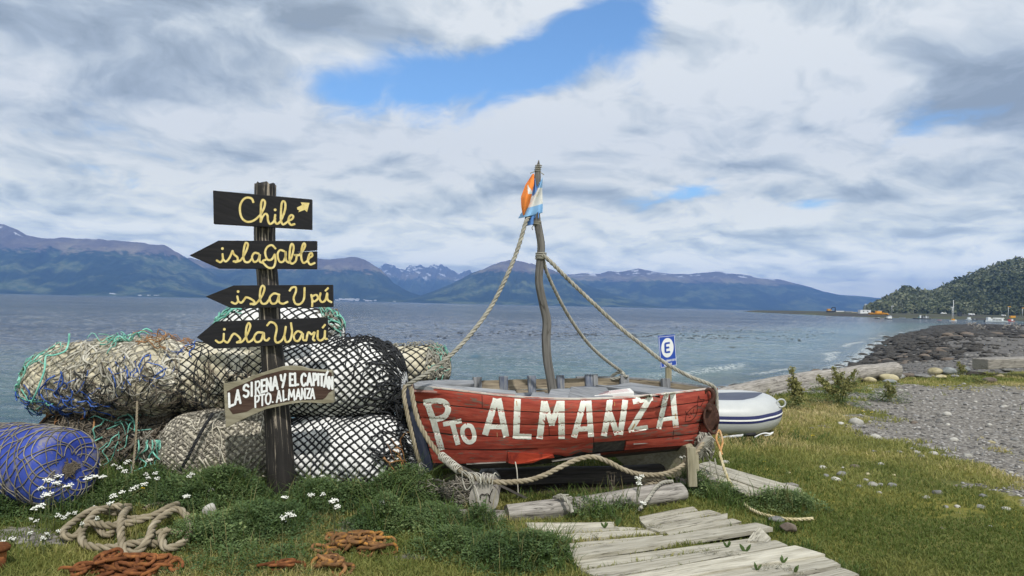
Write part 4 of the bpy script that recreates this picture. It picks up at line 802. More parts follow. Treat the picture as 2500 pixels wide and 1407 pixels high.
# ------------------------------------------------------------------ flags
def flag(name, label, nu, nv, surf, col, mats, emblem=None):
    U, Vv = np.meshgrid(np.linspace(0, 1, nu), np.linspace(0, 1, nv)); V = np.array([[tuple(surf(u, v)) for u, v in zip(a, b)] for a, b in zip(U, Vv)]).reshape(-1, 3)
    mb = MB(); F = gridf(nv, nu); ctr = (U[:-1, :-1]+.5/(nu-1)).ravel(), (Vv[:-1, :-1]+.5/(nv-1)).ravel()
    mi = np.array([col(a, b) for a, b in zip(*ctr)])
    mb.add(V, F[mi == 0], None, None, 0)
    for k in range(1, len(mats)):
        if (mi == k).any(): mb.F.append((F[mi == k], k))
    o = mb.build(name, mats); s_ = o.modifiers.new('cloth', 'SOLIDIFY'); s_.thickness = .002; return o
def quadsurf(c00, c10, c11, c01, d, fold, n=2.5, ph=0):  # photograph corners at the mast, hanging in folds
    def f(u, v):
        x = (c00[0]*(1-u)+c10[0]*u)*(1-v)+(c01[0]*(1-u)+c11[0]*u)*v; y = (c00[1]*(1-u)+c10[1]*u)*(1-v)+(c01[1]*(1-u)+c11[1]*u)*v
        q = math.sin(u*n*math.pi+v*2.2+ph)*fold*(.3+v)+math.sin(u*5+v*7+ph)*fold*.25
        return P(x+math.sin(v*6+u*3)*1.2, y, d+q)
    return f
fl = flag('flag', 'limp sky blue and white flag with a pale sun tied to the mast top', 40, 48, quadsurf((1317, 446), (1325, 432), (1324, 520), (1266, 534), 6.06, .035, 2.2), lambda u, v: 0 if (v+.35*(1-u)*.4) < .30 or (v-.04) > .70 else (2 if (u-.62)**2/.010+(v-.42)**2/.0045 < 1 and (u-.62)**2/.004+(v-.42)**2/.0018 > 1 else 1), [M['cloth_blue'], M['cloth_white'], M['cloth_gold']])
tag(fl, None or 'limp sky blue and white striped flag hanging at the mast top', 'flag')
def of(u, v):
    l = np.interp(v, [0, .25, .55, .8, 1], [1299, 1282, 1273, 1273, 1276]); r_ = np.interp(v, [0, .25, .55, .8, 1], [1304, 1303, 1298, 1291, 1280]); y = 426+v*(527-426)
    return P(l+(r_-l)*u+math.sin(v*8)*.8, y+u*-2, 6.03+.03*math.sin(u*3+v*5)+.02*math.cos(u*6))
fo = flag('flag', '', 24, 48, of, lambda u, v: 1 if (.26 < v < .50 and abs(u-(.30+2.6*(v-.26))) < .02+1.1*(v-.26) and u > .25 and u < 1) else 0, [M['cloth_orange'], M['cloth_white']])
tag(fo, 'orange flag with a white emblem hanging folded beside the striped flag', 'flag')
mb = MB(); U, Vv = np.meshgrid(np.linspace(0, 1, 12), np.linspace(0, 1, 24))
V = [tuple(P(np.interp(v, [0, .5, 1], [1303, 1297, 1286])+u*np.interp(v, [0, .4, 1], [3, 14, 30]), 436+v*98, 6.075+.02*math.sin(u*5+v*4))) for u, v in zip(U.ravel(), Vv.ravel())]
mb.add(V, gridf(24, 12)); q = mb.build('blue_half', M['cloth_deep'], fo); q.modifiers.new('cloth', 'SOLIDIFY').thickness = .002
mb = MB(); V = [tuple(P(1282-u*4+v*-2+u*26, 520+v*34-u*6, 6.07+.02*math.sin(u*6))) for v, u in zip(Vv.ravel()[:], U.ravel()[:])]; mb.add(V, gridf(24, 12)); mb.build('hanging_tail', M['cloth_deep'], fo)
# ------------------------------------------------------------------ ropes
def rope(label, pts, r, m, name='rope', cat='rope', fray=0, group=None):
    mb = MB(); p = [P(*q) for q in pts] if not isinstance(pts[0], Vector) else pts; mb.rope(p, r)
    o = mb.build(name, M[m]); tag(o, label, cat, group)
    if fray:
        e = np.array(tuple(p[-1])); d_ = e-np.array(tuple(p[-2])); d_ /= np.linalg.norm(d_); fm = MB()
        for k in range(fray):
            t = d_*.06+rng.normal(0, .018, 3); fm.tube(cr(A(e-d_*.02, e+t*.6, e+t*1.3+rng.normal(0, .012, 3)), .012), .0028, 4)
        fm.build('frayed_end', M['twine'], o)
    return o
rope('thick grey rope slanting from the mast top to the left end of the boat', [(1291, 530, 6.05), (1283, 545, 6.0), (1270, 590, 5.95), (1252, 640, 5.9), (1225, 700, 5.85), (1195, 755, 5.8), (1150, 815, 5.72), (1100, 868, 5.64), (1050, 907, 5.58), (1005, 934, 5.55), (992, 942, 5.56)], .0185, 'rope_grey')
rope('thick pale rope running from the mast lashing down to the pointed bow', [(1323, 622, 6.08), (1345, 640, 6.08), (1390, 685, 6.1), (1450, 742, 6.12), (1510, 797, 6.16), (1570, 845, 6.2), (1620, 884, 6.26), (1680, 918, 6.33), (1735, 940, 6.38), (1748, 956, 6.40), (1750, 985, 6.42), (1751, 1015, 6.43)], .0185, 'rope_grey')
rope('rope sagging from the mast lashing to the far side of the boat', [(1326, 632, 6.14), (1335, 665, 6.2), (1360, 720, 6.3), (1390, 775, 6.45), (1430, 832, 6.6), (1470, 872, 6.75), (1512, 904, 6.88), (1524, 914, 6.9)], .017, 'rope_grey')
rope('short rope end coiled on the far gunwale where the sagging stay is tied', [(1524, 914, 6.88), (1510, 910, 6.9), (1495, 918, 6.92), (1490, 926, 6.9), (1508, 924, 6.86), (1526, 918, 6.84), (1530, 922, 6.82)], .016, 'rope_grey')
rope('thick rope hanging beside the left stem of the boat with a frayed end', [(990, 940, 5.55), (986, 962, 5.54), (992, 1000, 5.52), (1003, 1050, 5.52), (1014, 1095, 5.54), (1024, 1128, 5.56)], .0185, 'rope', fray=26)
rope('thick rope garland looping under the red side of the boat', [(1003, 944, 5.52), (1010, 985, 5.50), (1022, 1030, 5.46), (1048, 1078, 5.38), (1082, 1118, 5.24), (1120, 1146, 5.08), (1160, 1168, 5.0), (1200, 1176, 5.02), (1240, 1178, 5.08), (1290, 1173, 5.2), (1330, 1160, 5.32), (1370, 1140, 5.40), (1410, 1122, 5.44), (1448, 1116, 5.48), (1485, 1128, 5.52), (1520, 1146, 5.56), (1560, 1158, 5.62), (1610, 1159, 5.7), (1650, 1147, 5.8), (1685, 1122, 5.95), (1708, 1095, 6.1), (1724, 1068, 6.25)], .0205, 'rope')
wm = MB(); wrap(wm, P(1076, 1112, 5.25), P(1122, 1149, 5.07), .026, .0042, 17); o = wm.build('twine_binding', M['twine']); tag(o, 'pale twine wound round the garland rope at the left lower corner', 'twine')
wm = MB()
for k in range(17):                                # twine tied over the log and the rope
    a_ = P(1120+k*4.0, 1150+k*1.0, 5.0); r1 = rng.uniform(-1, 1, 6)*5
    wm.tube(cr([P(1120+k*5.8+r1[0], 1148+k*.9+r1[1]*.4, 5.03), P(1140+k*4+r1[2], 1160+r1[3]*1.0, 4.955), P(1150+k*3.0+r1[4], 1178+k*.4+r1[5], 4.955)], .012), .0036, 5)
o = wm.build('twine_lashing', M['twine']); tag(o, 'tangled pale twine tying the rope to the log end', 'twine')
def cord(label, pts, r, m='twine', name='cord'): mb = MB(); mb.tube(cr([P(*q) for q in pts], .012), r, 6); return tag(mb.build(name, M[m]), label, 'cord')
cord('thin cord hanging down over the sawn log end into the grass', [(1158, 1185, 4.95), (1166, 1205, 4.93), (1170, 1225, 4.88), (1176, 1250, 4.85), (1185, 1275, 4.84), (1197, 1291, 4.86), (1215, 1297, 4.9)], .0048)
cord('loop of thin cord hanging left of the log end', [(1128, 1152, 5.02), (1130, 1175, 5.0), (1138, 1196, 4.98), (1148, 1190, 4.97), (1156, 1176, 4.96)], .005)
cord('thin cord hanging straight down from the middle of the boat', [(1258, 1128, 5.62), (1262, 1150, 5.6), (1264, 1185, 5.6), (1265, 1213, 5.6), (1261, 1214, 5.6)], .005)
# tangle of loose rope ends below the bow
tm = MB()
for k in range(70):
    x0 = 1712+rng.uniform(-4, 18); y0 = 1062+rng.uniform(-6, 10); x1 = 1694+rng.uniform(-2, 50); y1 = 1100+rng.uniform(-20, 32); d0 = 6.28+rng.uniform(-.05, .05)
    pts = [(x0, y0, d0)]
    for q in range(3): pts.append((x0+(x1-x0)*(q+1)/4+rng.uniform(-9, 9), y0+(y1-y0)*(q+1)/4+rng.uniform(-7, 7), d0-.03+rng.uniform(-.05, .05)))
    pts.append((x1, y1, d0)); tm.tube(cr([P(*q) for q in pts], .012), rng.uniform(.005, .0085), 5)
for k in range(16):                               # wound turns
    cx_, cy_ = 1729-k*2.4, 1066+k*2.9; tm.tube(cr([P(cx_-14, cy_+7, 6.22), P(cx_-6, cy_+1, 6.17), P(cx_+7, cy_+2, 6.17), P(cx_+16, cy_+10, 6.22)], .01), .0085, 5)
tag(tm.build('frayed_knot', M['rope_grey']), 'big frayed knot of grey rope strands hanging under the iron block', 'knot')
for x0, y0, x1, y1, dx in ((1733, 1125, 1738, 1188, 3), (1745, 1120, 1755, 1170, 4)):
    cord('loose rope end dangling from the frayed knot '+('nearer the timber trestle' if x0 < 1740 else 'over the plank ramp'), [(x0, y0, 6.2), (x0+dx, (y0+y1)/2, 6.15), (x1, y1, 6.12)], .007, 'rope_grey', 'rope_end')
rope('faded orange rope loop hanging from the iron block', [(1763, 1110, 6.21), (1756, 1092, 6.235), (1749, 1074, 6.25), (1751, 1058, 6.28), (1756, 1051, 6.3), (1760, 1060, 6.28), (1764, 1080, 6.25), (1760, 1098, 6.22), (1757, 1116, 6.18)], .0105, 'rope_orange')
ry = [P(1757, 1104, 6.2), P(1762, 1125, 6.12), P(1770, 1150, 6.05), P(1782, 1178, 5.95)]
for x, y in ((1800, 1204), (1822, 1226), (1850, 1244), (1880, 1254), (1910, 1259), (1945, 1262), (1985, 1262)): q = G(x, y, .035); q.z = gh(q.x, q.y)+.03; ry.append(q)
rope('yellowed rope trailing from the bow onto the grass', ry, .013, 'rope_yellow')
# ------------------------------------------------------------------ iron block and hook at the bow
ib = thing('pulley_block', 'rusty brown iron pulley block with hook hanging at the bow', 'pulley', tuple(P(1736, 1050, 6.34)))
D0 = 6.33
mb = MB(); mb.tube(cr([P(*q, D0) for q in ((1722, 962), (1724, 953), (1732, 951), (1740, 958), (1742, 970), (1737, 980), (1731, 990))], .006), np.interp(np.linspace(0, 1, len(cr([P(*q, D0) for q in ((1722, 962), (1724, 953), (1732, 951), (1740, 958), (1742, 970), (1737, 980), (1731, 990))], .006))), [0, .15, .6, 1], [.006, .014, .022, .024]), 12); mb.build('hook', M['iron'], ib)
def plate(x, w_, d, th, y0=984, y1=1052):
    pts = []
    for a in np.linspace(0, 2*math.pi, 28, endpoint=False):
        y = (y0+y1)/2+math.sin(a)*(y1-y0)/2; k = w_*(.55+.45*np.interp((y-y0)/(y1-y0), [0, .25, .65, 1], [.2, .75, 1, .55])); pts.append(P(x+math.cos(a)*k+(y-y0)*.05, y, d))
    return pts
nrm = (Vector((-.35, -1, .05))).normalized()
for k, (x, w_, d, th) in enumerate(((1731, 17, 6.265, .02), (1735, 17.5, 6.32, .02), (1738, 17.5, 6.37, .02))):
    mb = MB(); mb.prism(plate(x, w_, d, th), nrm, th); mb.build('cheek_plate', M['iron'], ib, smooth=False, bevel=.006)
for d in (6.295, 6.345):
    mb = MB(); mb.lathe([(0, -.012), (.075, -.012), (.06, 0), (.075, .012), (0, .012)], P(1736, 1026, d), nrm, 24); mb.build('sheave', M['iron'], ib)
mb = MB(); mb.tube([P(1733, 1000, 6.22), P(1735, 1000, 6.42)], .022, 12); mb.build('pin', M['iron'], ib)
mb = MB(); mb.tube(cr([P(1722, 1000, 6.26), P(1719, 1020, 6.24), P(1724, 1040, 6.24), P(1734, 1054, 6.25), P(1746, 1058, 6.28), P(1751, 1042, 6.3), P(1751, 1010, 6.3)], .01), .012, 8); mb.build('strap', M['iron'], ib)
# ------------------------------------------------------------------ timbers and logs
def log(label, pts, rad, m, name='log', k=28, rough_=.12, seed=0, endm=None, parent=None, cat='log', sq=1.0, ends=True):
    c = cr(pts, .05); L = arclen(c); r = np.interp(L/L[-1], np.linspace(0, 1, len(rad)), rad); V, F, Gx = tube(c, r, k, caps=False, sq=sq); V = V.reshape(-1, k, 3); nn = V-c[:, None]
    for i in range(len(c)):
        for j in range(k):
            a = j*2*math.pi/k; nn[i, j] *= 1+rough_*nz((math.cos(a)*1.3, math.sin(a)*1.3, L[i]*.8), 1, seed)+rough_*.5*nz((math.cos(a)*4, math.sin(a)*4, L[i]*.7), 1, seed+4)
    V = (c[:, None]+nn).reshape(-1, 3); mb = MB(); mb.add(V, F, Gx); o = mb.build(name, M[m], parent)
    if label: tag(o, label, cat)
    for e, sg in ((0, -1), (len(c)-1, 1)):
        ring = V.reshape(-1, k, 3)[e]; cc = ring.mean(0); em = MB(); t = c[e]-c[e-sg]; t = t/np.linalg.norm(t)
        R_ = np.stack([cc+(ring-cc)*f+t*(.004*(1-f)) for f in (1, .75, .5, .25, .02)]); F2 = gridf(5, k, True)
        if sg < 0: F2 = F2[:, ::-1]
        em.add(R_.reshape(-1, 3), F2); em.build('cut_end', M[endm or 'log_end'], o, smooth=False)
    return o
def ringmat():
    def ex(t, v, vs, f, c, r):
        ln = t.vmath('LENGTH', v); x = t.nt.nodes[-1].outputs['Value']
        return c, r
    return mat('sawn_end_rings', [(.14, .13, .115), (.24, .225, .20), (.30, .285, .26)], 14, bump=.5, rnd=0)
lo = log('weathered round log end tied under the left of the boat facing the viewer', [P(1181, 1217, 4.97), P(1185, 1200, 5.4), P(1192, 1180, 6.0), P(1200, 1160, 6.6)], [.108, .112, .115, .115], 'grey_wood', seed=2, rough_=.06)
ce = [c_ for c_ in lo.children][0]; mb = MB(); e0 = P(1183, 1216, 4.955)
def endpt(px, py): return P(px, py, 4.962)
for pts in ([(1183, 1209), (1190, 1206), (1196, 1214), (1194, 1222), (1199, 1228)], [(1196, 1212), (1200, 1200), (1204, 1194)], [(1178, 1207), (1172, 1210), (1174, 1216)], [(1186, 1236), (1190, 1244)], [(1165, 1225), (1158, 1230)], [(1183, 1209), (1176, 1206)]):
    mb = MB(); mb.tube(cr([endpt(*q) for q in pts], .01), .0035, 5); mb.build('crack', M['seam'], ce)
def gp(px, py, dz=0): q = G(px, py, 0); q.z = gh(q.x, q.y)+dz; return q
log('short block of wood under the round log end', [P(1118, 1272, 4.92), P(1165, 1272, 5.0), P(1228, 1272, 5.12)], [.075, .08, .075], 'grey_wood', seed=6, rough_=.15)
log('long weathered driftwood log lying in front of the boat', [P(1236, 1256, 5.08), P(1330, 1248, 5.18), P(1430, 1236, 5.3), P(1530, 1223, 5.45), P(1600, 1214, 5.55), P(1662, 1205, 5.68)], [.065, .078, .075, .085, .10, .085], 'grey_wood', seed=9, rough_=.2)
tr = thing('timber_trestle', 'short yellowish timber trestle propping up the bow of the boat', 'trestle', tuple(gp(1650, 1190)))
mb = MB(); mb.prism([P(1480, 1098, 7.0), P(1600, 1094, 6.62), P(1674, 1088, 6.16), P(1690, 1108, 6.12), P(1694, 1172, 6.08), P(1640, 1168, 6.3), P(1540, 1150, 6.75)], Vector((-.6, -1, 0)).normalized(), .16); mb.build('beam', M['new_wood'], tr, smooth=False, bevel=.008)
mb = MB(); mb.bar(P(1686, 1092, 5.86), P(1690, 1188, 5.84), .075, .06, (0, 1, 0)); mb.build('upright', M['new_wood'], tr, smooth=False, bevel=.005)
mb = MB(); mb.bar(P(1700, 1110, 6.0), P(1702, 1162, 5.98), .03, .05, (0, 1, 0)); mb.build('batten', M['new_wood'], tr, smooth=False, bevel=.003)
mb = MB(); mb.bar(P(1660, 1186, 5.95), P(1738, 1178, 6.05), .16, .12); tag(mb.build('timber_block', M['grey_wood'], smooth=False, bevel=.01), 'grey timber block on the ground under the trestle beside the ramp', 'timber')
mb = MB(); mb.bar(P(1115, 1134, 5.2), P(1283, 1216, 5.6), .035, .018, (0, 0, 1)); tag(mb.build('loose_batten', M['dark_wood'], smooth=False), 'thin dark batten leaning under the boat behind the log end', 'batten')
bl = log('huge grey driftwood log lying along the top of the beach', [P(1700, 996, 11.0), P(1765, 973, 12.0), P(1850, 950, 13.0), P(1950, 933, 14.4), P(2060, 919, 15.6), P(2160, 907, 16.7), P(2184, 904, 17.0)], [.17, .18, .165, .19, .20, .21, .20], 'grey_wood', seed=14, rough_=.16)
log('second driftwood branch half hidden under the long beach log', [P(1875, 972, 12.9), P(1960, 952, 13.9), P(2040, 936, 15.0)], [.07, .09, .06], 'grey_wood', seed=15, rough_=.2)
mb = MB(); mb.bar(P(2392, 889, 17.6), P(2620, 880, 18.6), .42, .24, jit=.02); tag(mb.build('squared_timber', M['grey_wood'], smooth=False, bevel=.02), 'long squared grey timber lying on stones at the top of the beach', 'timber')
log('added dark log that blackens the gap under the boat', [P(1180, 1180, 6.15), P(1330, 1176, 6.25), P(1500, 1170, 6.35), P(1640, 1160, 6.5)], [.12, .13, .12, .11], 'dark_wood', seed=33, endm='dark_wood', rough_=.15)  # added log, put here only to darken the gap below the hull
# rope ends by the front log
rope('white rope end tied round the front driftwood log', [P(1352, 1216, 5.3), P(1362, 1213, 5.22), P(1376, 1216, 5.14), P(1388, 1228, 5.10), P(1394, 1240, 5.08), P(1397, 1252, 5.06)], .014, 'rope_grey')
kn = MB()
for k in range(14): x, y = 1372+rng.uniform(-10, 14), 1213+rng.uniform(-4, 5); kn.tube(cr([P(x+rng.uniform(-12, 12), y+rng.uniform(-4, 6), 5.16) for q in range(4)], .01), .005, 5)
tag(kn.build('frayed_knot', M['rope_grey']), 'small frayed white knot on top of the front driftwood log', 'knot')
rope('white rope end running down beside the front log by the planks', [P(1642, 1176, 5.62), P(1620, 1178, 5.55), P(1602, 1190, 5.45), P(1588, 1210, 5.36), P(1572, 1232, 5.24), P(1562, 1244, 5.16)], .015, 'rope_grey')
cm = MB()
for k, (y0, s_) in enumerate(((1168, 1), (1177, 1.05), (1186, 1.1), (1194, 1.15))): cm.rope([P(1556+k*2, y0+10, 5.75), P(1566, y0, 5.72), P(1590, y0-6, 5.7), P(1612, y0-3, 5.75), P(1622, y0+6, 5.85)], .016)
tag(cm.build('rope_coil', M['rope']), 'pile of rope turns lying in the shade under the boat', 'rope')
# ------------------------------------------------------------------ rope heap and chains on the grass
def gz3(pts, dz): return [Vector((q.x, q.y, gh(q.x, q.y)+z)) for q, z in zip([G(x, y, 0) for x, y in pts], dz)]
Zr = lambda p: zt(p, 0, 1200, 2.2727)
hp = [(715, 140), (640, 178), (520, 185), (400, 250), (345, 298), (420, 310), (520, 225), (620, 185), (690, 185), (720, 150), (690, 210), (668, 280), (668, 330), (690, 378), (760, 385), (820, 355), (850, 300), (900, 268), (980, 232), (1040, 250), (1050, 310), (1000, 355), (920, 372), (895, 345), (930, 330)]
hz = [.02, .03, .06, .04, .02, .02, .07, .08, .07, .03, .06, .09, .06, .02, .02, .05, .07, .09, .10, .06, .03, .02, .02, .05, .07]
rh = MB(); rh.rope(gz3(Zr(hp), [z+.03 for z in hz]), .0245)
hp2 = [(905, 345), (760, 350), (600, 360), (470, 345), (450, 290), (500, 268), (600, 290), (720, 290), (850, 262), (930, 225), (975, 180), (970, 130), (920, 108), (850, 110), (800, 130)]
rh.rope(gz3(Zr(hp2), [.03, .05, .04, .04, .06, .09, .10, .11, .12, .13, .10, .06, .04, .03, .02]), .0245)
hp3 = [(940, 200), (860, 200), (760, 225), (680, 240), (600, 300), (530, 250), (520, 235)]
rh.rope(gz3(Zr(hp3), [.05, .05, .06, .07, .05, .05, .04]), .023)
hp4 = [(1010, 290), (900, 300), (800, 330), (640, 350)]; rh.rope(gz3(Zr(hp4), [.03, .05, .03, .03]), .023)
tag(rh.build('rope_heap', M['rope']), 'heap of thick tan rope lying on the grass in front of the signpost', 'rope')
def chain(label, pxc, w_, d_, n, m, seed, big=.085, lift=1.):
    rg = random.Random(seed); mb = MB(); mb2 = []; c0 = G(*pxc, 0); ang = 0; p = Vector((c0.x-w_*.45, c0.y, 0)); hd = rg.uniform(-.5, .5); L = big; dirn = 1
    for i in range(n):
        hd += rg.uniform(-.7, .7); nx = p.x+math.cos(hd)*L*.72; ny = p.y+math.sin(hd)*L*.72
        if abs(nx-c0.x) > w_/2 or abs(ny-c0.y) > d_/2: hd = math.atan2(c0.y-p.y+rg.uniform(-d_, d_)*.4, c0.x-p.x+rg.uniform(-.1, .1)); nx = p.x+math.cos(hd)*L*.72; ny = p.y+math.sin(hd)*L*.72
        p = Vector((nx, ny, 0)); e = math.hypot((nx-c0.x)/(w_/2), (ny-c0.y)/(d_/2)); z = gh(nx, ny)+.022+max(0, 1-e)*.10*lift*rg.random()+.02*(i % 2)
        ax = Vector((math.cos(hd), math.sin(hd), rg.uniform(-.25, .25))).normalized(); sd = ax.cross(Vector((0, 0, 1))).normalized(); nn_ = ax.cross(sd); tilt = rg.uniform(-.35, .35)+(0 if i % 2 else .75); sd2 = sd*math.cos(tilt)+nn_*math.sin(tilt)
        pts = []
        for a in range(16):
            t = a*2*math.pi/16; cx_ = math.cos(t); sy_ = math.sin(t); pts.append(Vector((nx, ny, z))+ax*(cx_*L*.27+(1 if cx_ > 0 else -1)*L*.23*min(1, abs(cx_)*3))+sd2*sy_*L*.33)
        mb.tube(pts, L*.105, 8, closed=True)
    o = mb.build('chain', M[m]); return tag(o, label, 'chain', 'rusty chains lying in the grass')
chain('orange rusty chain heaped just in front of the rope heap', (300, 1395), .62, .24, 60, 'rust', 4, lift=1., big=.10)
chain('yellow rusted chain pile between the leafy weeds', (875, 1350), .42, .26, 48, 'rust_yellow', 11, lift=.9, big=.10)
chain('rusty chain links running towards the lower edge beside the yellow chain', (800, 1396), .26, .14, 12, 'rust_yellow', 14, lift=.4, big=.11)
chain('few rusty links almost buried in grass between both chain piles', (690, 1404), .22, .08, 8, 'rust', 21, lift=.2)
q = G(4, 1405, 0); mb = MB(); mb.tube([Vector((q.x-.05, q.y+.02, gh(q.x, q.y)-.05)), Vector((q.x-.045, q.y+.02, .14))], .045, 14); mb.lathe([(0, 0), (.06, 0), (.065, .02), (.05, .035), (0, .04)], (q.x-.045, q.y+.02, .13), k=16)
tag(mb.build('iron_stake', M['rust']), 'rusty iron stake standing at the lower left corner', 'stake')
# ------------------------------------------------------------------ netted bundles of floats
def bundle(name, label, a, b, r, body, net, cell=.095, rt=.006, seed=0, lump=.10, sq=1.0, puff=.018, taper=2.6, lay=None, drop=0., nets=1, netvis=1.):
    """a net bag stuffed with floats: a, b the ends of its axis, r its radius"""
    a, b = Vector(a), Vector(b); ax = b-a; L = ax.length; ax.normalize(); u_ = Vector((0, 0, 1)); u_ = (u_-ax*u_.dot(ax)).normalized(); v_ = ax.cross(u_)
    A_, U_, V_, X_ = (np.array(tuple(q)) for q in (a, u_, v_, ax))
    def surf(t, th, off=0.):
        e = np.abs(2*t-1); rad = r*np.maximum(1-e**(taper*1.6), 0)**(1/2.2)
        n = (vnoise(t*L*2.4+np.cos(th)*.8+5, np.sin(th)*1.2+th*0, 1.2, seed, 3)-.5)*2; n2 = (vnoise(t*L*6+np.cos(th)*2, np.sin(th)*2.2, 1., seed+3, 3)-.5)*2
        rad = rad*(1+lump*n+lump*.4*n2)+off
        x = (t-.5)*L*(1.0)+L/2
        c, s_ = np.cos(th), np.sin(th); flat = np.where(c < 0, 1-.18*np.abs(c), 1)
        p = A_+x[..., None]*X_+(rad*c*flat*sq)[..., None]*U_+(rad*s_)[..., None]*V_
        if drop: p = p-np.array([0, 0, 1])*(drop*4*t*(t-1)*-1)[..., None]*1
        return p
    root = thing(name, label, 'net bundle', (float((a.x+b.x)/2), float((a.y+b.y)/2), float(min(a.z, b.z)-r)), 'netted bundles of fishing floats on the shore')
    circ = 2*math.pi*r; K = max(8, int(round(circ/cell))); Nl = L/cell
    nt, nth = 150, 190; T_, TH_ = np.meshgrid(np.linspace(.001, .999, nt), np.linspace(0, 2*math.pi, nth, endpoint=False), indexing='ij')
    w1 = TH_*K/2+T_*Nl*math.pi; w2 = TH_*K/2-T_*Nl*math.pi
    pf = np.abs(np.sin(w1)*np.sin(w2))**.7*puff*np.minimum(1, (1-np.abs(2*T_-1))*6) if puff else 0
    mb = MB(); Vv = surf(T_, TH_, pf-puff*.5); mb.add(Vv.reshape(-1, 3), gridf(nt, nth, True), np.stack([T_*L, r*np.cos(TH_), r*np.sin(TH_)], -1).reshape(-1, 3)); mb.build('float_filling', M[body], root)
    for q in range(nets):
        mb = MB(); ns = 110; t = np.linspace(.004, .996, ns); rg = np.random.default_rng(seed+q*7)
        for sgn in (1, -1):
            for k in range(K):
                th = 2*math.pi*(k/K)+sgn*t*Nl*2*math.pi/K*(1 if q == 0 else .8)+.10*np.sin(t*9+k*.4+q*2)*.6+q*.5
                tt_ = t+.006*np.sin(k*1.7+t*21)
                c = surf(tt_, th, rt*.6+q*.006); cc = surf(tt_, th, .02+rt); N = cc-c; N /= np.linalg.norm(N, axis=1)[:, None]+1e-9; Tn = np.gradient(c, axis=0); Tn /= np.linalg.norm(Tn, axis=1)[:, None]+1e-9; B = np.cross(Tn, N)
                V, F, Gx = sweep(c, N, B, np.full(ns, rt), 4, arclen(c)); mb.add(V, F, Gx, rg.random())
        mb.build('netting', M[net], root)
    return root, surf, L, r
def tangle(root, surf, n, m, rt=.004, ln=.35, seed=0, tr=(0, 1), thr=(-2.2, 2.2), name='loose_twine', off=.02, along=None):
    rg = np.random.default_rng(seed); mb = MB()
    for k in range(n):
        t = rg.uniform(*tr); th = rg.uniform(*thr); q = max(4, int(ln/.06)); T_ = [t]; H_ = [th]; d_ = rg.uniform(0, 6.28) if along is None else along+rg.normal(0, .5)
        for i in range(q): d_ += rg.normal(0, .55); T_.append(np.clip(T_[-1]+math.cos(d_)*.03, .01, .99)); H_.append(H_[-1]+math.sin(d_)*.16)
        c = surf(np.array(T_), np.array(H_), 0.)+0; c2 = surf(np.array(T_), np.array(H_), .05); N = c2-c; N /= np.linalg.norm(N, axis=1)[:, None]+1e-9
        c = c+N*np.abs(rg.normal(off, off*.6, (len(c), 1))); mb.tube(cr(c, .03), rt*rg.uniform(.6, 1.4), 4)
    return mb.build(name, M[m], root)  # loose strands of twine, not a meshed net
FRONT = (.6, 2.6)                                 # the side of a bag that faces the camera (v points away or near: set below)
# left dirty bundle
DL = 6.2
B1 = bundle('net_bundle', 'cream bundle of tangled torn nets, largest and leftmost on top', P(66, 940, DL+.1), P(505, 925, DL), .375, 'foam_torn', 'net_grey', .10, .0045, 3, .20, puff=.02, taper=2.2)
B2 = bundle('net_bundle', 'black netted bundle of cream floats behind the middle of the signpost', P(395, 938, DL+.08), P(735, 910, DL+.25), .365, 'foam_torn', 'net_black', .085, .005, 8, .13)
B3 = bundle('net_bundle', 'topmost white bundle in black net with teal twine behind the lower arrow boards', P(525, 812, 6.9), P(842, 815, 6.9), .265, 'foam_white', 'net_black', .11, .0075, 12, .09, taper=2.0)
B4 = bundle('net_bundle', 'big white bundle in bold black net right of the signpost, upper one', P(640, 930, 6.3), P(992, 938, 6.15), .395, 'foam_white', 'net_black', .076, .0078, 17, .075, taper=2.2)
B5 = bundle('net_bundle', 'white bundle in bold black net low in the weeds beside the boat', P(655, 1118, 6.1), P(1030, 1115, 5.95), .375, 'foam_white', 'net_black', .076, .0078, 23, .085, taper=2.2)
B6 = bundle('net_bundle', 'beige bundle in tight grey net on the ground left of the signpost', P(385, 1118, 5.95), P(730, 1090, 6.15), .365, 'beige', 'net_grey', .062, .0055, 29, .07, nets=2, puff=.034)
B7 = bundle('net_bundle', 'dark dirty net bundle squashed under the largest left one', P(75, 1092, 6.2), P(640, 1080, 6.5), .33, 'foam_dirty', 'net_brown', .08, .006, 31, .16, nets=2)
B8 = bundle('net_bundle', 'cream bundle in black net farthest right behind the boat stern', P(915, 905, 7.2), P(1102, 900, 7.2), .235, 'foam_cream', 'net_black', .10, .0055, 37, .12, taper=2.4)
def fr(B, lo=-.2, hi=1.4):
    s_ = B[1]; p = s_(np.array([.5, .5]), np.array([math.pi/2, -math.pi/2])); sg = 1 if p[0][1] < p[1][1] else -1
    return (min(lo*sg, hi*sg), max(lo*sg, hi*sg))
def tg(B, n, m, lo=-.2, hi=1.9, **k): return tangle(B[0], B[1], n, m, thr=fr(B, lo, hi), **k)
tg(B1, 90, 'rope_grey', -.1, 2.3, rt=.0026, ln=.4, seed=1, tr=(.03, .97), off=.018)
tg(B1, 70, 'net_brown', 1.5, 2.6, rt=.0032, ln=.4, seed=2, tr=(.25, .97), off=.022)
tg(B1, 60, 'net_black', 1.5, 2.4, rt=.004, ln=.35, seed=3, tr=(.45, .97), off=.02)
tg(B1, 60, 'twine', .2, 1.7, rt=.0028, ln=.4, seed=4, tr=(.03, .7), off=.016); tg(B1, 50, 'twine', .1, 1.5, rt=.007, ln=.3, seed=44, tr=(.35, .95), off=.012, along=1.4); tg(B1, 12, 'strand_blue', .3, 1.2, rt=.005, ln=.3, seed=45, tr=(.6, .9), off=.012, along=1.4)
tg(B1, 46, 'strand_blue', 1.6, 2.3, rt=.0055, ln=.2, seed=5, tr=(.04, .5), off=.03)
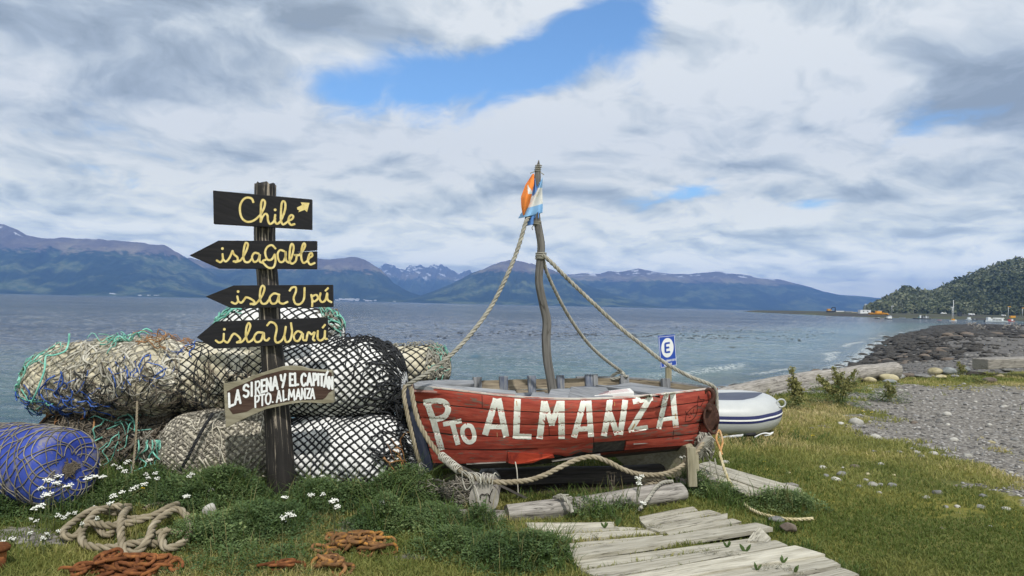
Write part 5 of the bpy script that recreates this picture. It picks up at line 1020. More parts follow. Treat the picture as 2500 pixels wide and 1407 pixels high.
tg(B1, 16, 'strand_teal', -.3, 2.0, rt=.006, ln=.5, seed=6, tr=(.015, .10))
tg(B1, 12, 'strand_teal', -.3, .3, rt=.006, ln=.25, seed=7, tr=(.5, .62), off=.05)
tg(B1, 16, 'strand_orange', -.3, .3, rt=.005, ln=.3, seed=8, tr=(.68, .9), off=.04)
tg(B2, 50, 'net_brown', 1.4, 2.4, rt=.004, ln=.4, seed=9, tr=(.03, .8)); tg(B2, 60, 'net_black', 1.5, 2.4, rt=.004, ln=.4, seed=10, tr=(.03, .85), off=.025)
tg(B2, 10, 'strand_blue', .2, 1.2, rt=.004, ln=.25, seed=11, tr=(.05, .35)); tg(B2, 12, 'strand_orange', -.5, .1, rt=.004, ln=.25, seed=12, tr=(.05, .2), off=.05)
tg(B3, 16, 'strand_teal', -.8, .9, rt=.008, ln=.35, seed=13, tr=(.01, .16), off=.03); tg(B3, 20, 'strand_teal', -.5, 1.8, rt=.007, ln=.35, seed=14, tr=(.86, .98), off=.035); tg(B3, 22, 'net_grey', -.4, 1.8, rt=.007, ln=.3, seed=15, tr=(.84, .98), off=.03)
tg(B4, 60, 'net_black', -.3, 2.6, rt=.007, ln=.4, seed=16, tr=(.90, .985), off=.02); tg(B4, 26, 'net_black', -.3, .6, rt=.006, ln=.4, seed=17, tr=(.6, .95), off=.02)
tg(B5, 60, 'net_black', -.4, 2.3, rt=.007, ln=.35, seed=18, tr=(.86, .985), off=.02); tg(B5, 14, 'strand_orange', 1.0, 2.0, rt=.005, ln=.25, seed=19, tr=(.90, .97), off=.04)
tg(B6, 64, 'net_grey', -.1, 2.2, rt=.0045, ln=.35, seed=20, tr=(.03, .95), off=.015); tg(B6, 30, 'beige', -.1, 2.2, rt=.006, ln=.3, seed=21, tr=(.3, .95), off=.02)
tg(B7, 120, 'net_brown', -.3, 2.2, rt=.005, ln=.45, seed=22, tr=(.03, .97), off=.03); tg(B7, 80, 'net_black', -.3, 2.2, rt=.005, ln=.45, seed=23, tr=(.03, .97), off=.03); tg(B7, 18, 'strand_teal', .3, 1.6, rt=.005, ln=.3, seed=24, tr=(.35, .6), off=.04); tg(B7, 24, 'strand_orange', -.2, .6, rt=.006, ln=.25, seed=25, tr=(.05, .35), off=.04)
tg(B8, 70, 'rope_grey', -.3, 1.8, rt=.0055, ln=.35, seed=26, tr=(.72, .97), off=.02, along=1.57); tg(B8, 24, 'strand_teal', -.4, 1.8, rt=.004, ln=.25, seed=27, tr=(.8, .985), off=.03); tg(B8, 20, 'rope_grey', -.5, .2, rt=.005, ln=.4, seed=28, tr=(.1, .9), off=.03)
mb = MB()                                          # loose strands standing up or hanging from the left bundle
rg = np.random.default_rng(77)
mb.tube(cr([P(169, 815, 6.1), P(167, 838, 6.1), P(158, 858, 6.0), P(130, 868, 5.95), P(112, 870, 5.93), P(108, 905, 5.88), P(92, 950, 5.85), P(76, 985, 5.9)], .02), .008, 6); 
mb.build('teal_rope', M['strand_teal'], B1[0])
rope('thin tan rope hanging down in front of the left net bundles', [(335, 980, 5.85), (334, 1010, 5.8), (332, 1060, 5.75), (328, 1110, 5.7), (322, 1165, 5.62)], .0095, 'rope')
hm = MB()
for k in range(46):
    x = 370+rng.normal(0, 26); y = 1090+rng.uniform(0, 60); hm.tube(cr([P(x+rng.normal(0, 12)+q*rng.normal(0, 4), y-40+q*22, 5.78+rng.normal(0, .05)) for q in range(5)], .03), .006, 5)
tag(hm.build('hanging_strands', M['net_grey']), 'frayed grey rope strands hanging in the gap left of the beige bundle', 'rope strands')
hm = MB()
for k in range(9): x = 372+rng.normal(0, 14); hm.tube(cr([P(x+q*rng.normal(0, 5), 1075+q*20, 5.72+rng.normal(0, .04)) for q in range(5)], .03), .006, 5)
tag(hm.build('hanging_strands', M['strand_teal']), 'frayed teal rope strands hanging in the gap left of the beige bundle', 'rope strands')
rope('dark rope slanting over the beige net bundle', [(455, 1018, 5.68), (480, 1045, 5.62), (500, 1010, 5.68)] if False else [(520, 1010, 5.75), (500, 1040, 5.66), (480, 1075, 5.60), (462, 1110, 5.58), (440, 1150, 5.58)], .014, 'net_black')
# black net mass between bundles and boat
nm_ = MB()
for k in range(230):
    x = rng.normal(975, 26); y = rng.uniform(985, 1150); d = 6.05+rng.normal(0, .08); nm_.tube(cr([P(x+rng.normal(0, 16), y+rng.normal(0, 16), d+rng.normal(0, .03)) for q in range(5)], .03), .0058, 4)
tag(nm_.build('net_heap', M['net_black']), 'heap of black netting stuffed between the right bundles and the boat', 'net')
nm_ = MB()
for k in range(150):
    x = rng.normal(1105, 30); y = rng.uniform(1168, 1232); q0 = P(x, y, 5.45+rng.normal(0, .08)); nm_.tube(cr([q0+Vector((rng.normal(0, .06), rng.normal(0, .03), -.035*q+rng.normal(0, .02))) for q in range(5)], .02), .004, 4)
tag(nm_.build('net_heap', M['net_grey']), 'grey torn netting hanging under the left end of the boat', 'net')
# ------------------------------------------------------------------ blue barrel in a net
dr = thing('barrel', 'scuffed blue plastic barrel lying in the weeds wrapped in grey net', 'barrel', tuple(P(110, 1220, 5.3)))
bc = P(168, 1146, 5.05); bax = (P(-190, 1105, 5.75)-bc).normalized(); prof = [(0, .0), (.12, .0), (.20, .004), (.262, .03), (.285, .07), (.29, .12), (.296, .3), (.302, .33), (.302, .36), (.296, .39), (.295, .6), (.30, .63), (.30, .66), (.29, .7), (.285, .88), (.27, .94), (.2, .98), (0, .99)]
mb = MB(); mb.lathe(prof, bc, bax, 48); mb.build('drum', M['drum'], dr)
pr = np.array(prof); pl_ = arclen(np.concatenate([pr, np.zeros((len(pr), 1))], 1)); mb = MB(); K = 17; ub = bax.orthogonal().normalized(); vb = bax.cross(ub)
for sgn in (1, -1):
    for k in range(K):
        s_ = np.linspace(.10, pl_[-1]-.1, 110); rd = np.interp(s_, pl_, pr[:, 0])+.006; ht = np.interp(s_, pl_, pr[:, 1])-.004*(np.interp(s_, pl_, pr[:, 1]) < .02)
        th = 2*math.pi*k/K+sgn*s_*5.2+.13*np.sin(s_*17+k*2.3)+.07*np.sin(s_*37+k)
        c = np.array(tuple(bc))+ht[:, None]*np.array(tuple(bax))+(rd*np.cos(th))[:, None]*np.array(tuple(ub))+(rd*np.sin(th))[:, None]*np.array(tuple(vb)); mb.tube(c, .0042, 4)
mb.build('netting', M['net_grey'], dr)
mb = MB()
for k in range(30): mb.tube(cr([bc-bax*.012+(ub*rng.normal(0, .03)+vb*rng.normal(0, .03)) for q in range(4)], .01), .005, 4)
mb.build('net_knot', M['net_brown'], dr)
q = P(22, 1068, 5.8); rk = MB()
for k in range(24): rk.tube(cr([q+Vector((rng.normal(0, .03), rng.normal(0, .03), rng.normal(0, .025))) for i in range(4)], .01), .006, 4)
tag(rk.build('net_scrap', M['twine']), 'scrap of pale netting lying on top of the blue barrel', 'net')
# ------------------------------------------------------------------ inflatable dinghy
dg = thing('inflatable_dinghy', 'light grey inflatable dinghy with navy stripes on the grass behind the boat', 'dinghy', (4.0, 9.0, 0))
rT = .225; a0 = P(1560, 1040, 8.75); a1 = P(1850, 1030, 8.72); zc = .215
pth = [Vector((a0.x-.6, 8.8, zc)), Vector((a0.x, 8.78, zc)), Vector((a1.x-.35, 8.72, zc)), Vector((a1.x-.02, 8.80, zc+.02)), Vector((a1.x+.20, 9.05, zc+.035)), Vector((a1.x+.22, 9.40, zc+.035)), Vector((a1.x-.02, 9.68, zc+.02)), Vector((a1.x-.35, 9.78, zc)), Vector((a0.x, 9.75, zc)), Vector((a0.x-.6, 9.75, zc))]
c = cr(pth, .03); L = arclen(c); k = 40; Tn, N, B = frames(c, (0, 0, 1)); rad = np.full(len(c), rT); V, F, Gx = sweep(c, N, B, rad, k, L); mb = MB(); mb.add(V, F+[np.arange(k)[::-1], np.arange((len(c)-1)*k, len(c)*k)], Gx); mb.build('tube', M['pvc'], dg)
def stripe(a_, b_, off, m, nm):
    th = np.linspace(a_, b_, 6); V = c[:, None]+(rT+off)*(np.cos(th)[None, :, None]*N[:, None]+np.sin(th)[None, :, None]*B[:, None]); mb = MB(); mb.add(V.reshape(-1, 3), gridf(len(c), 6)); return mb.build(nm, M[m], dg)
sg = 1 if B[40][1] < 0 else -1
stripe(sg*R(76), sg*R(99), .003, 'pvc_navy', 'stripe'); stripe(sg*R(86.5), sg*R(91.5), .006, 'sign_white', 'white_line')
mb = MB(); V = []
for i in range(len(c)//2): 
    j = len(c)-1-i
    for u in np.linspace(0, 1, 9): V.append(c[i]*(1-u)+c[j]*u+np.array([0, 0, .185+.05*math.sin(math.pi*u)]))
mb.add(V, gridf(len(c)//2, 9)); mb.build('cover', M['pvc_cover'], dg)
rp_ = P(1908, 985, 8.85); mb = MB(); mb.tube([rp_+Vector((.055*math.cos(a*.2618), .01, .05*math.sin(a*.2618))) for a in range(24)], .011, 8, closed=True); mb.build('grab_ring', M['pvc'], dg)
mb = MB(); mb.tube([P(1750, 1071, 8.45), P(1815, 1063, 8.42)], .017, 10); oar = mb.build('oar', M['alu']); tag(oar, 'aluminium oar with black grip lying in the grass under the dinghy', 'oar')
mb = MB(); mb.tube([P(1815, 1063, 8.42), P(1845, 1060, 8.41)], .021, 10); mb.build('grip', M['black_rubber'], oar)
mb = MB(); mb.tube(cr([P(1842, 1068, 8.4), P(1856, 1061, 8.38), P(1868, 1058, 8.36), P(1880, 1059, 8.36), P(1888, 1055, 8.36), P(1880, 1062, 8.36), P(1866, 1064, 8.38)], .015), .008, 6); tag(mb.build('rope_scrap', M['sign_white']), 'white cord lying in the grass beside the oar', 'cord')
mb = MB(); mb.box((a1.x-1.35, 9.2, .03), (2.2, .8, .05)); mb.build('floor', M['black_rubber'], dg)
# ------------------------------------------------------------------ plank walks
def inpoly(x, y, poly):
    x = np.asarray(x, float); y = np.asarray(y, float); ins = np.zeros(x.shape, bool); n = len(poly)
    for i in range(n):
        ax, ay = poly[i][:2]; bx, by = poly[(i+1) % n][:2]; ins ^= ((ay > y) != (by > y)) & (x < (bx-ax)*(y-ay)/(by-ay+1e-12)+ax)
    return ins
WALKS = []
def plank(mb, quad, z, th, x0, y0, k, seed, wav_=.004, grow=0):
    """one weathered plank on the ground: quad = left-back, right-back, right-front, left-front in the photograph"""
    quad = [(a, b-grow*.35) for a, b in quad[:2]]+[(a, b+grow) for a, b in quad[2:]]
    q = [G(x0+a/k, y0+b/k, z) for a, b in quad]; rg = np.random.default_rng(seed); n = 30; t = np.linspace(0, 1, n); V = []
    tl = rg.uniform(-.006, .006, 4)
    for i, u in enumerate(t):
        bk = q[0].lerp(q[1], u); fr_ = q[3].lerp(q[2], u); w_ = (vnoise(np.array([u*6+seed]), np.array([.5]), 1, seed)[0]-.5)*.012; w2 = (vnoise(np.array([u*6+seed]), np.array([3.5]), 1, seed+1)[0]-.5)*.012
        dz = tl[0]*(1-u)+tl[1]*u+wav_*math.sin(u*3+seed); e = (fr_-bk); bk = bk-e*w_/.1*.06; fr_ = fr_+e*w2/.1*.06
        if i in (0, n-1): s_ = (-1 if i == 0 else 1); off = (q[1]-q[0]).normalized()*s_; bk = bk+off*rg.uniform(-.01, .02); fr_ = fr_+off*rg.uniform(-.01, .02)
        ring = [(bk, 0), (bk.lerp(fr_, .33), .0015), (bk.lerp(fr_, .66), .001), (fr_, 0)]
        for p, c in ring: V.append((p.x, p.y, z+dz+c))
        for p, c in ring[::-1]: V.append((p.x, p.y, z+dz-th))
    V = np.array(V); L = (q[1]-q[0]).length; g = np.stack([np.repeat(t*L, 8), np.tile([0, .05, .1, .14, .14, .1, .05, 0], n), np.tile([0, 0, 0, 0, .03, .03, .03, .03], n)], 1)
    mb.add(V, [gridf(n, 8, True), np.arange(8)[::-1], np.arange((n-1)*8, n*8)], g, rg.random())
    WALKS.append([(p.x, p.y) for p in q])
bw = thing('boardwalk', 'walk of broken sun bleached planks leading from the boat to the lower edge', 'boardwalk', tuple(G(1600, 1330, 0)))
Zw = (1100, 1150, 2.5); mb = MB()
for i, (qd, z) in enumerate([([(1150, 283), (1485, 222), (1505, 243), (1165, 306)], .035), ([(1168, 312), (1568, 236), (1645, 255), (1190, 345)], .045), ([(1200, 350), (1690, 256), (1695, 283), (1290, 372)], .05), ([(452, 312), (985, 312), (990, 338), (495, 357)], .04), ([(550, 366), (1040, 345), (1190, 350), (572, 388)], .035),
                            ([(500, 362), (1010, 347), (1020, 366), (560, 386)], .03), ([(565, 396), (1300, 352), (1330, 372), (605, 430)], .04), ([(1300, 366), (1720, 290), (1770, 308), (1330, 395)], .04), ([(612, 455), (1295, 392), (1310, 414), (648, 478)], .045), ([(655, 490), (1870, 316), (1955, 346), (745, 528)], .06), ([(755, 545), (1800, 412), (1890, 436), (800, 590)], .04), ([(800, 602), (1970, 432), (2045, 460), (935, 645)], .045),
                            ([(940, 660), (2100, 462), (2275, 514), (1250, 668)], .05), ([(1240, 690), (2270, 526), (2320, 545), (1600, 680)], .035), ([(1500, 700), (2310, 540), (2375, 568), (1900, 672)], .045), ([(1800, 720), (2390, 588), (2500, 624), (2150, 712)], .045), ([(2050, 760), (2480, 650), (2620, 690), (2300, 780)], .04), ([(2200, 830), (2640, 705), (2760, 750), (2440, 850)], .045)]):
    plank(mb, qd, z, .028, *Zw, 50+i, grow=2.5)
mb.build('deck', M['pale_wood'], bw, smooth=False)
for a_, b_ in (((620, 440), (1500, 800)), ((1600, 320), (2500, 700))):
    mb = MB(); p, q = G(1100+a_[0]/2.5, 1150+a_[1]/2.5, -.02), G(1100+b_[0]/2.5, 1150+b_[1]/2.5, -.02); mb.bar(p, q, .07, .06); mb.build('bearer', M['dark_wood'], bw, smooth=False)
mb = MB(); q = [G(1100+a/2.5, 1150+b/2.5, .05) for a, b in ((1810, 425), (1880, 365), (1955, 410), (1935, 432))]; q[1].z = .085; mb.prism(q, (0, 0, 1), .03); tag(mb.build('broken_board', M['pale_wood'], smooth=False), 'loose broken board end sticking up at the edge of the plank walk', 'board')
rm = thing('plank_ramp', 'low ramp of three grey planks on the grass below the bow', 'ramp', tuple(G(1800, 1180, 0)))
mb = MB(); Zq = (1400, 820, 2.932)
for i, (qd, z) in enumerate([([(900, 915), (960, 905), (1625, 1090), (1560, 1104)], .075), ([(870, 935), (905, 918), (1555, 1104), (1400, 1116)], .08), ([(865, 985), (872, 940), (1395, 1118), (1230, 1128)], .075)]):
    q = [(qd[0]), (qd[3]), (qd[2]), (qd[1])]; plank(mb, [qd[1], qd[2], qd[3], qd[0]] if False else [qd[0], qd[3], qd[2], qd[1]][::1] if False else [qd[1], qd[2], qd[3], qd[0]], z, .03, *Zq, 90+i, .002)
mb.build('deck', M['pale_wood'], rm, smooth=False)
for a_, b_ in (((890, 975), (1000, 935)), ((1250, 1120), (1590, 1095))):
    mb = MB(); p, q = G(1400+a_[0]/2.932, 820+a_[1]/2.932, .0), G(1400+b_[0]/2.932, 820+b_[1]/2.932, .0); mb.bar(p, q, .08, .09); mb.build('bearer', M['grey_wood'], rm, smooth=False)
# ------------------------------------------------------------------ stones
def icov(sub):
    bm = bmesh.new(); bmesh.ops.create_icosphere(bm, subdivisions=sub, radius=1); V = np.array([v.co[:] for v in bm.verts]); F = np.array([[v.index for v in f.verts] for f in bm.faces]); bm.free(); return V, F
ICO = {1: icov(1), 2: icov(2), 3: icov(3), 4: icov(4)}
def rockv(seed, sub=3, flat=.6, facet=.5):
    V, F = ICO[sub]; V = V.copy(); rg = np.random.default_rng(seed)
    for k in range(9):
        n = rg.normal(size=3); n /= np.linalg.norm(n); d = rg.uniform(.55, .9); h = V@n-d; V = V-np.where(h > 0, h*facet, 0)[:, None]*n
    nn = np.array([nz(v, 1.3, seed)*.16+nz(v, 3.5, seed+3)*.06 for v in V]); V = V*(1+nn)[:, None]; V[:, 2] *= flat; return V, F
def stonemat(name, cols, sc=9):
    return mat(name, cols, sc, bump=.7, rnd=.15, rough=.9, spec=.2, bscale=24)
M['stone_grey'] = stonemat('grey_stone', [(.10, .10, .10), (.20, .20, .195), (.30, .30, .29)]); M['stone_pale'] = stonemat('pale_stone', [(.26, .255, .23), (.38, .37, .34), (.48, .47, .43)])
M['stone_tan'] = stonemat('lichen_tan_stone', [(.20, .175, .10), (.36, .32, .20), (.45, .42, .32)], 5); M['stone_dark'] = stonemat('dark_wet_rock', [(.018, .018, .018), (.05, .048, .046), (.10, .095, .088)]); M['stone_blue'] = stonemat('blue_grey_stone', [(.11, .125, .13), (.17, .185, .19), (.24, .25, .25)])
M['stone_brown'] = stonemat('brown_stone', [(.07, .055, .045), (.14, .115, .095), (.21, .18, .15)])
def rock(label, c, size, m, seed, flat=.6, group=None, rot=0., sub=3, cat='stone', name='stone'):
    V, F = rockv(seed, sub, flat); cs, sn = math.cos(rot), math.sin(rot); V = V*np.array(size)*np.array([1, 1, 1.]); V = np.stack([V[:, 0]*cs-V[:, 1]*sn, V[:, 0]*sn+V[:, 1]*cs, V[:, 2]], 1)
    mb = MB(); mb.add(V+np.array(tuple(c)), F); return tag(mb.build(name, M[m]), label, cat, group)
Z8 = (1750, 600, 3.333)
for i, (x, y, w_, h_, m, lab, fl) in enumerate([(1262, 1095, 118, 62, 'stone_tan', 'tan boulder leaning against the end of the long beach log', .65), (1418, 1078, 155, 78, 'stone_tan', 'largest pale tan boulder beside the end of the long beach log', .6), (1425, 1118, 120, 36, 'stone_blue', 'flat grey stone lying in front of the pale tan boulder', .4), (1490, 1052, 140, 56, 'stone_grey', 'grey boulder behind the pale tan boulder', .5),
                                     (1805, 1022, 118, 74, 'stone_tan', 'orange brown layered boulder in the row edging the grass', .7), (1912, 1026, 134, 70, 'stone_blue', 'blue grey boulder right of the orange brown one', .6), (2040, 1005, 92, 56, 'stone_blue', 'blue grey boulder left of the squared timber', .7), (1580, 1032, 120, 44, 'stone_brown', 'brown flat boulder between grey and orange boulders', .4), (1700, 1062, 140, 40, 'stone_grey', 'low grey slab below the orange brown boulder', .35), (1842, 1078, 100, 34, 'stone_tan', 'low tan stone at the grass edge under the blue grey boulder', .4),
                                     (2140, 1048, 150, 40, 'stone_brown', 'long low brown stone under the squared timber', .35), (2250, 1112, 140, 46, 'stone_brown', 'dark stone half sunk in reddish grass', .35), (2380, 1020, 120, 36, 'stone_grey', 'grey stone under the middle of the squared timber', .4), (1950, 1072, 70, 26, 'stone_grey', 'small grey stone at the foot of the blue grey boulder', .45), (2310, 1060, 90, 40, 'stone_tan', 'rounded mossy stone at the grass edge under the timber', .5),
                                     (70, 1185, 150, 44, 'stone_tan', 'flat mossy stone on the beach behind the dinghy', .3)]):
    px, py = Z8[0]+x/Z8[2], Z8[1]+(y+h_*.45)/Z8[2]; c = G(px, py, -.02); wd = w_/Z8[2]/1667*c.y/2; hh = h_/Z8[2]/1667*c.y/2
    rock(lab, (c.x, c.y+wd*.6, gh(c.x, c.y)+hh*.85), (wd, wd*.75, hh/fl*1.0), m, 100+i, fl, None, rng.uniform(-.3, .3), 3, 'boulder', 'boulder')
Zg = (1750, 850, 2.527); k = 0
for x, y, w_, m in [(770, 468, 46, 'stone_pale'), (990, 530, 82, 'stone_pale'), (1062, 637, 34, 'stone_grey'), (975, 640, 30, 'stone_grey'), (1132, 638, 36, 'stone_pale'), (1020, 710, 44, 'stone_pale'), (662, 742, 50, 'stone_pale'), (782, 747, 22, 'stone_pale'), (780, 790, 70, 'stone_grey'), (936, 790, 36, 'stone_tan'), (922, 823, 38, 'stone_pale'), (970, 842, 68, 'stone_pale'), (1090, 848, 58, 'stone_grey'), (886, 858, 50, 'stone_grey'), (1018, 846, 40, 'stone_grey'), (1375, 894, 72, 'stone_grey'),
                    (1338, 626, 36, 'stone_pale'), (1385, 630, 34, 'stone_pale'), (1212, 625, 36, 'stone_grey'), (1655, 908, 60, 'stone_grey'), (1697, 1107, 30, 'stone_pale'), (1230, 446, 56, 'stone_brown'), (1380, 426, 40, 'stone_grey'), (1432, 398, 60, 'stone_pale'), (872, 452, 110, 'stone_pale'), (860, 734, 60, 'stone_brown'), (742, 820, 60, 'stone_pale'), (680, 798, 46, 'stone_grey'), (1096, 790, 26, 'stone_tan'), (1475, 552, 60, 'stone_pale'), (1560, 668, 60, 'stone_pale'), (1640, 545, 30, 'stone_tan'), (1705, 572, 50, 'stone_tan'),
                    (1798, 988, 60, 'stone_pale'), (445, 785, 36, 'stone_tan'), (60, 712, 50, 'stone_pale'), (1640, 985, 60, 'stone_grey'), (1490, 985, 40, 'stone_pale'), (1420, 982, 40, 'stone_grey'), (1270, 672, 50, 'stone_grey'), (1430, 460, 34, 'stone_pale'), (910, 398, 22, 'stone_pale'), (950, 245, 34, 'stone_pale'), (1140, 250, 40, 'stone_pale'), (1010, 890, 40, 'stone_pale'), (1240, 650, 50, 'stone_pale'), (1345, 655, 60, 'stone_pale'), (1300, 925, 50, 'stone_pale'), (1820, 760, 40, 'stone_pale'), (1760, 640, 36, 'stone_pale'), (1850, 560, 50, 'stone_grey'), (1690, 470, 34, 'stone_pale'), (1780, 360, 40, 'stone_pale'), (1600, 330, 26, 'stone_pale')]:
    c = G(Zg[0]+x/Zg[2], Zg[1]+(y+w_*.22)/Zg[2], 0); wd = w_/Zg[2]/1667*c.y/2; k += 1
    rock({'stone_pale': 'small pale rounded stone lying in the short grass and gravel', 'stone_grey': 'small grey stone lying in the short grass and gravel', 'stone_tan': 'small tan stone lying in the short grass and gravel', 'stone_brown': 'small brown flat stone lying in the short grass'}[m], (c.x, c.y+wd*.5, gh(c.x, c.y)+wd*.10), (wd, wd*.8, wd*1.1), m, 200+k, .55, 'stones scattered over the grass and gravel', rng.uniform(-.5, .5), 2)
mb = MB(); c = G(1924, 1290, .03); V, F = rockv(7, 3, .6, .9); mb.add(V*np.array([.065, .05, .06])+np.array(tuple(c)), F); tag(mb.build('stone', M['stone_brown']), 'dark purplish block of stone by the end of the yellowed rope', 'stone')
rock('small dark stone half hidden in grass under the yellowed rope', G(1895, 1268, .01), (.07, .05, .04), 'stone_grey', 308, .5, None, .2, 2)
rock('pale tan stone in the leafy weeds between rope heap and signpost', G(510, 1248, .10), (.05, .04, .07), 'stone_pale', 311, .8, None, .2, 3)
rock('flat stone sunk in grass left of the plank walk', G(1222, 1312, .0), (.05, .05, .03), 'stone_brown', 312, .5, None, .2, 2)
# dark rocks along the water: the nearest ones each a thing, the rest one mass
rg = np.random.default_rng(12); cand = []
seg = [(np.array(LAND[i]), np.array(LAND[i+1])) for i in range(5, 15)]
for a, b in seg:
    Ls = np.linalg.norm(b-a); n = int(Ls*({True: 42, False: 20}[Ls < 14])); d_ = (b-a)/Ls; nrm_ = np.array([d_[1], -d_[0]])
    for q in range(n):
        t = rg.random(); s_ = rg.normal(1.6, 1.5)+(Ls/26)*rg.normal(.8, .8) if Ls > 10 else rg.normal(.8, 1.1)
        p = a+(b-a)*t+nrm_*s_; y = p[1]
        if rg.random() < .25+ .75*sst(14, 24, y): cand.append((p[0], p[1], rg.uniform(.05, .30)*(1+y/130)*(1 if s_ > -1 else .7)*(.35+.65*sst(16, 30, y))))
for q in range(700):
    y = rg.uniform(60, 172); x = np.interp(y, [40, 82, 122, 160, 176], [20.7, 46.7, 75, 100, 118])+abs(rg.normal(0, 9)); cand.append((x, y, rg.uniform(.2, .8)))
for q in range(120):
    x = rg.uniform(95, 146); y = np.interp(x, [95, 118, 146], [150, 172, 176])-abs(rg.normal(0, 3)); cand.append((x, y, rg.uniform(.15, .6)))
cand = np.array(cand); ang = cand[:, 2]/cand[:, 1]; cand = cand[np.argsort(-ang)]; hts = ground_h(cand[:, 0], cand[:, 1])
RK = [rockv(400+i, 2, .5, .7) for i in range(8)]
RM_ = []
mt = M['stone_dark']; MBASE = []
for i in range(8):
    m_ = MB(); m_.add(RK[i][0], RK[i][1]); MBASE.append(m_)
meshes = []
for i, m_ in enumerate(MBASE):
    o = m_.build('shore_rock', mt if i % 3 else M['stone_brown'], loc=(0, 0, 0)); meshes.append(o.data); bpy.data.objects.remove(o)
NI = 220
for i in range(NI):
    x, y, s_ = cand[i]; o = bpy.data.objects.new('shore_rock', meshes[i % 8]); COL.objects.link(o); o.location = (x, y, hts[i]+s_*.12); o.scale = (s_, s_*rg.uniform(.6, 1), s_*rg.uniform(.5, .9)); o.rotation_euler = (0, 0, rg.uniform(0, 6.28))
    tag(o, 'dark wet rock along the waterline right of the dinghy' if y < 60 else 'dark rock on the low headland in front of the moored boats', 'rock', 'dark rocks along the waterline')
mb = MB()
for i in range(NI, len(cand)):
    x, y, s_ = cand[i]; V, F = RK[i % 8]; a = rg.uniform(0, 6.28); V = np.stack([V[:, 0]*math.cos(a)-V[:, 1]*math.sin(a), V[:, 0]*math.sin(a)+V[:, 1]*math.cos(a), V[:, 2]*rg.uniform(.5, .9)], 1)*s_; mb.add(V+np.array([x, y, hts[i]+s_*.1]), F)
tag(mb.build('shore_rocks', mt), 'smaller dark rocks and seaweed strewn along the waterline', 'rocks', kind='stuff')
# pebbles of the beach and the track
mb = MB(); V1, F1 = ICO[1]; n = 5200; px_ = rg.uniform(1820, 2560, n); py_ = 776+rg.random(n)**.8*560
for i in range(n):
    c = G(px_[i], py_[i], -.1)
    if c.y > 70 or c.y < 4: continue
    s = float(sdist(np.array([c.x]), np.array([c.y]))[0])
    if s < .3: continue
    gm = float(gravel_m(np.array([c.x]), np.array([c.y]))[0]); bm_ = float(beach_m(np.array([c.x]), np.array([c.y]), s)[0])
    if max(gm, bm_) < .45: continue
    s_ = c.y*rg.uniform(.0011, .0045)*(1 if bm_ > .4 else .8); mb.add((V1*(1+rg.normal(0, .12, (len(V1), 1))))*np.array([s_, s_*rg.uniform(.6, 1), s_*.5])+np.array([c.x, c.y, gh(c.x, c.y)+s_*.15]), F1, None, rg.random()*(.6 if bm_ > .4 else 1))
M['pebble'] = mat('mixed_pebbles', [(.13, .13, .13), (.22, .215, .21), (.30, .29, .27)], 6, bump=0, rnd=.6)
tag(mb.build('pebbles', M['pebble']), 'grey pebbles strewn over the beach and the stony track', 'pebbles', kind='stuff')
# ------------------------------------------------------------------ grass, weeds and flowers
rg = np.random.default_rng(99)
def blades(mb, x, y, z, h, w_, lean, rnd_, m=0):
    n = len(x); a = rg.uniform(0, 2*math.pi, n); dx, dy = np.cos(a), np.sin(a); b = rg.uniform(0, 2*math.pi, n); lx, ly = np.cos(b)*lean*h, np.sin(b)*lean*h
    P0 = np.stack([x-dx*w_, y-dy*w_, z], 1); P1 = np.stack([x+dx*w_, y+dy*w_, z], 1); P2 = np.stack([x+dx*w_*.75+lx*.35, y+dy*w_*.75+ly*.35, z+h*.55], 1); P3 = np.stack([x-dx*w_*.75+lx*.35, y-dy*w_*.75+ly*.35, z+h*.55], 1); P4 = np.stack([x+lx, y+ly, z+h*(1-.25*lean)], 1)
    V = np.stack([P0, P1, P2, P3, P4], 1).reshape(-1, 3); i = np.arange(n)*5
    mb.add(V, [np.stack([i, i+1, i+2, i+3], 1), np.stack([i+3, i+2, i+4], 1)], V*0, np.repeat(rnd_, 5), m)
BUSH = []                                         # leafy clumps: (x, y, radius, height)
for px, py, rp, h in ((535, 1240, 105, .28), (470, 1230, 90, .22), (640, 1300, 130, .16), (540, 1320, 120, .14), (770, 1240, 90, .19), (860, 1240, 60, .18), (985, 1235, 95, .27), (930, 1300, 80, .20), (1050, 1290, 100, .16), (1110, 1350, 100, .12), (1210, 1370, 110, .14), (1290, 1390, 80, .15), (960, 1180, 70, .20), (850, 1190, 70, .22), (250, 1215, 120, .12), (120, 1250, 110, .10), (560, 1380, 130, .055), (720, 1375, 120, .05), (330, 1345, 60, .05), (390, 1200, 100, .15), (320, 1170, 90, .12), (20, 1250, 90, .2),
                      (1430, 1262, 60, .12), (1500, 1250, 50, .10), (1700, 1205, 50, .14), (1760, 1215, 60, .15), (1880, 1225, 75, .13), (1940, 1240, 60, .11), (1350, 1378, 60, .12), (740, 1180, 50, .12), (1180, 1300, 60, .14)):
    c = G(px, py, 0); BUSH.append((c.x, c.y, rp/1667*c.y, h))
def bush_h(x, y):
    t = np.zeros_like(x)
    for bx, by, r_, h in BUSH: t = np.maximum(t, 1.15*h*np.exp(-(((x-bx)/r_)**2+((y-by)/(r_*.9))**2)**1.2))
    return t*(.55+.9*vnoise(x, y, 6, 71, 3))
def okground(x, y):
    s = sdist(x, y); ok = (beach_m(x, y, s) < .4) & (s > 1.5)
    for wpl in WALKS: ok &= ~inpoly(x, y, wpl)
    return ok & (under_m(x, y) < .35+.3*vnoise(x, y, 5, 3))
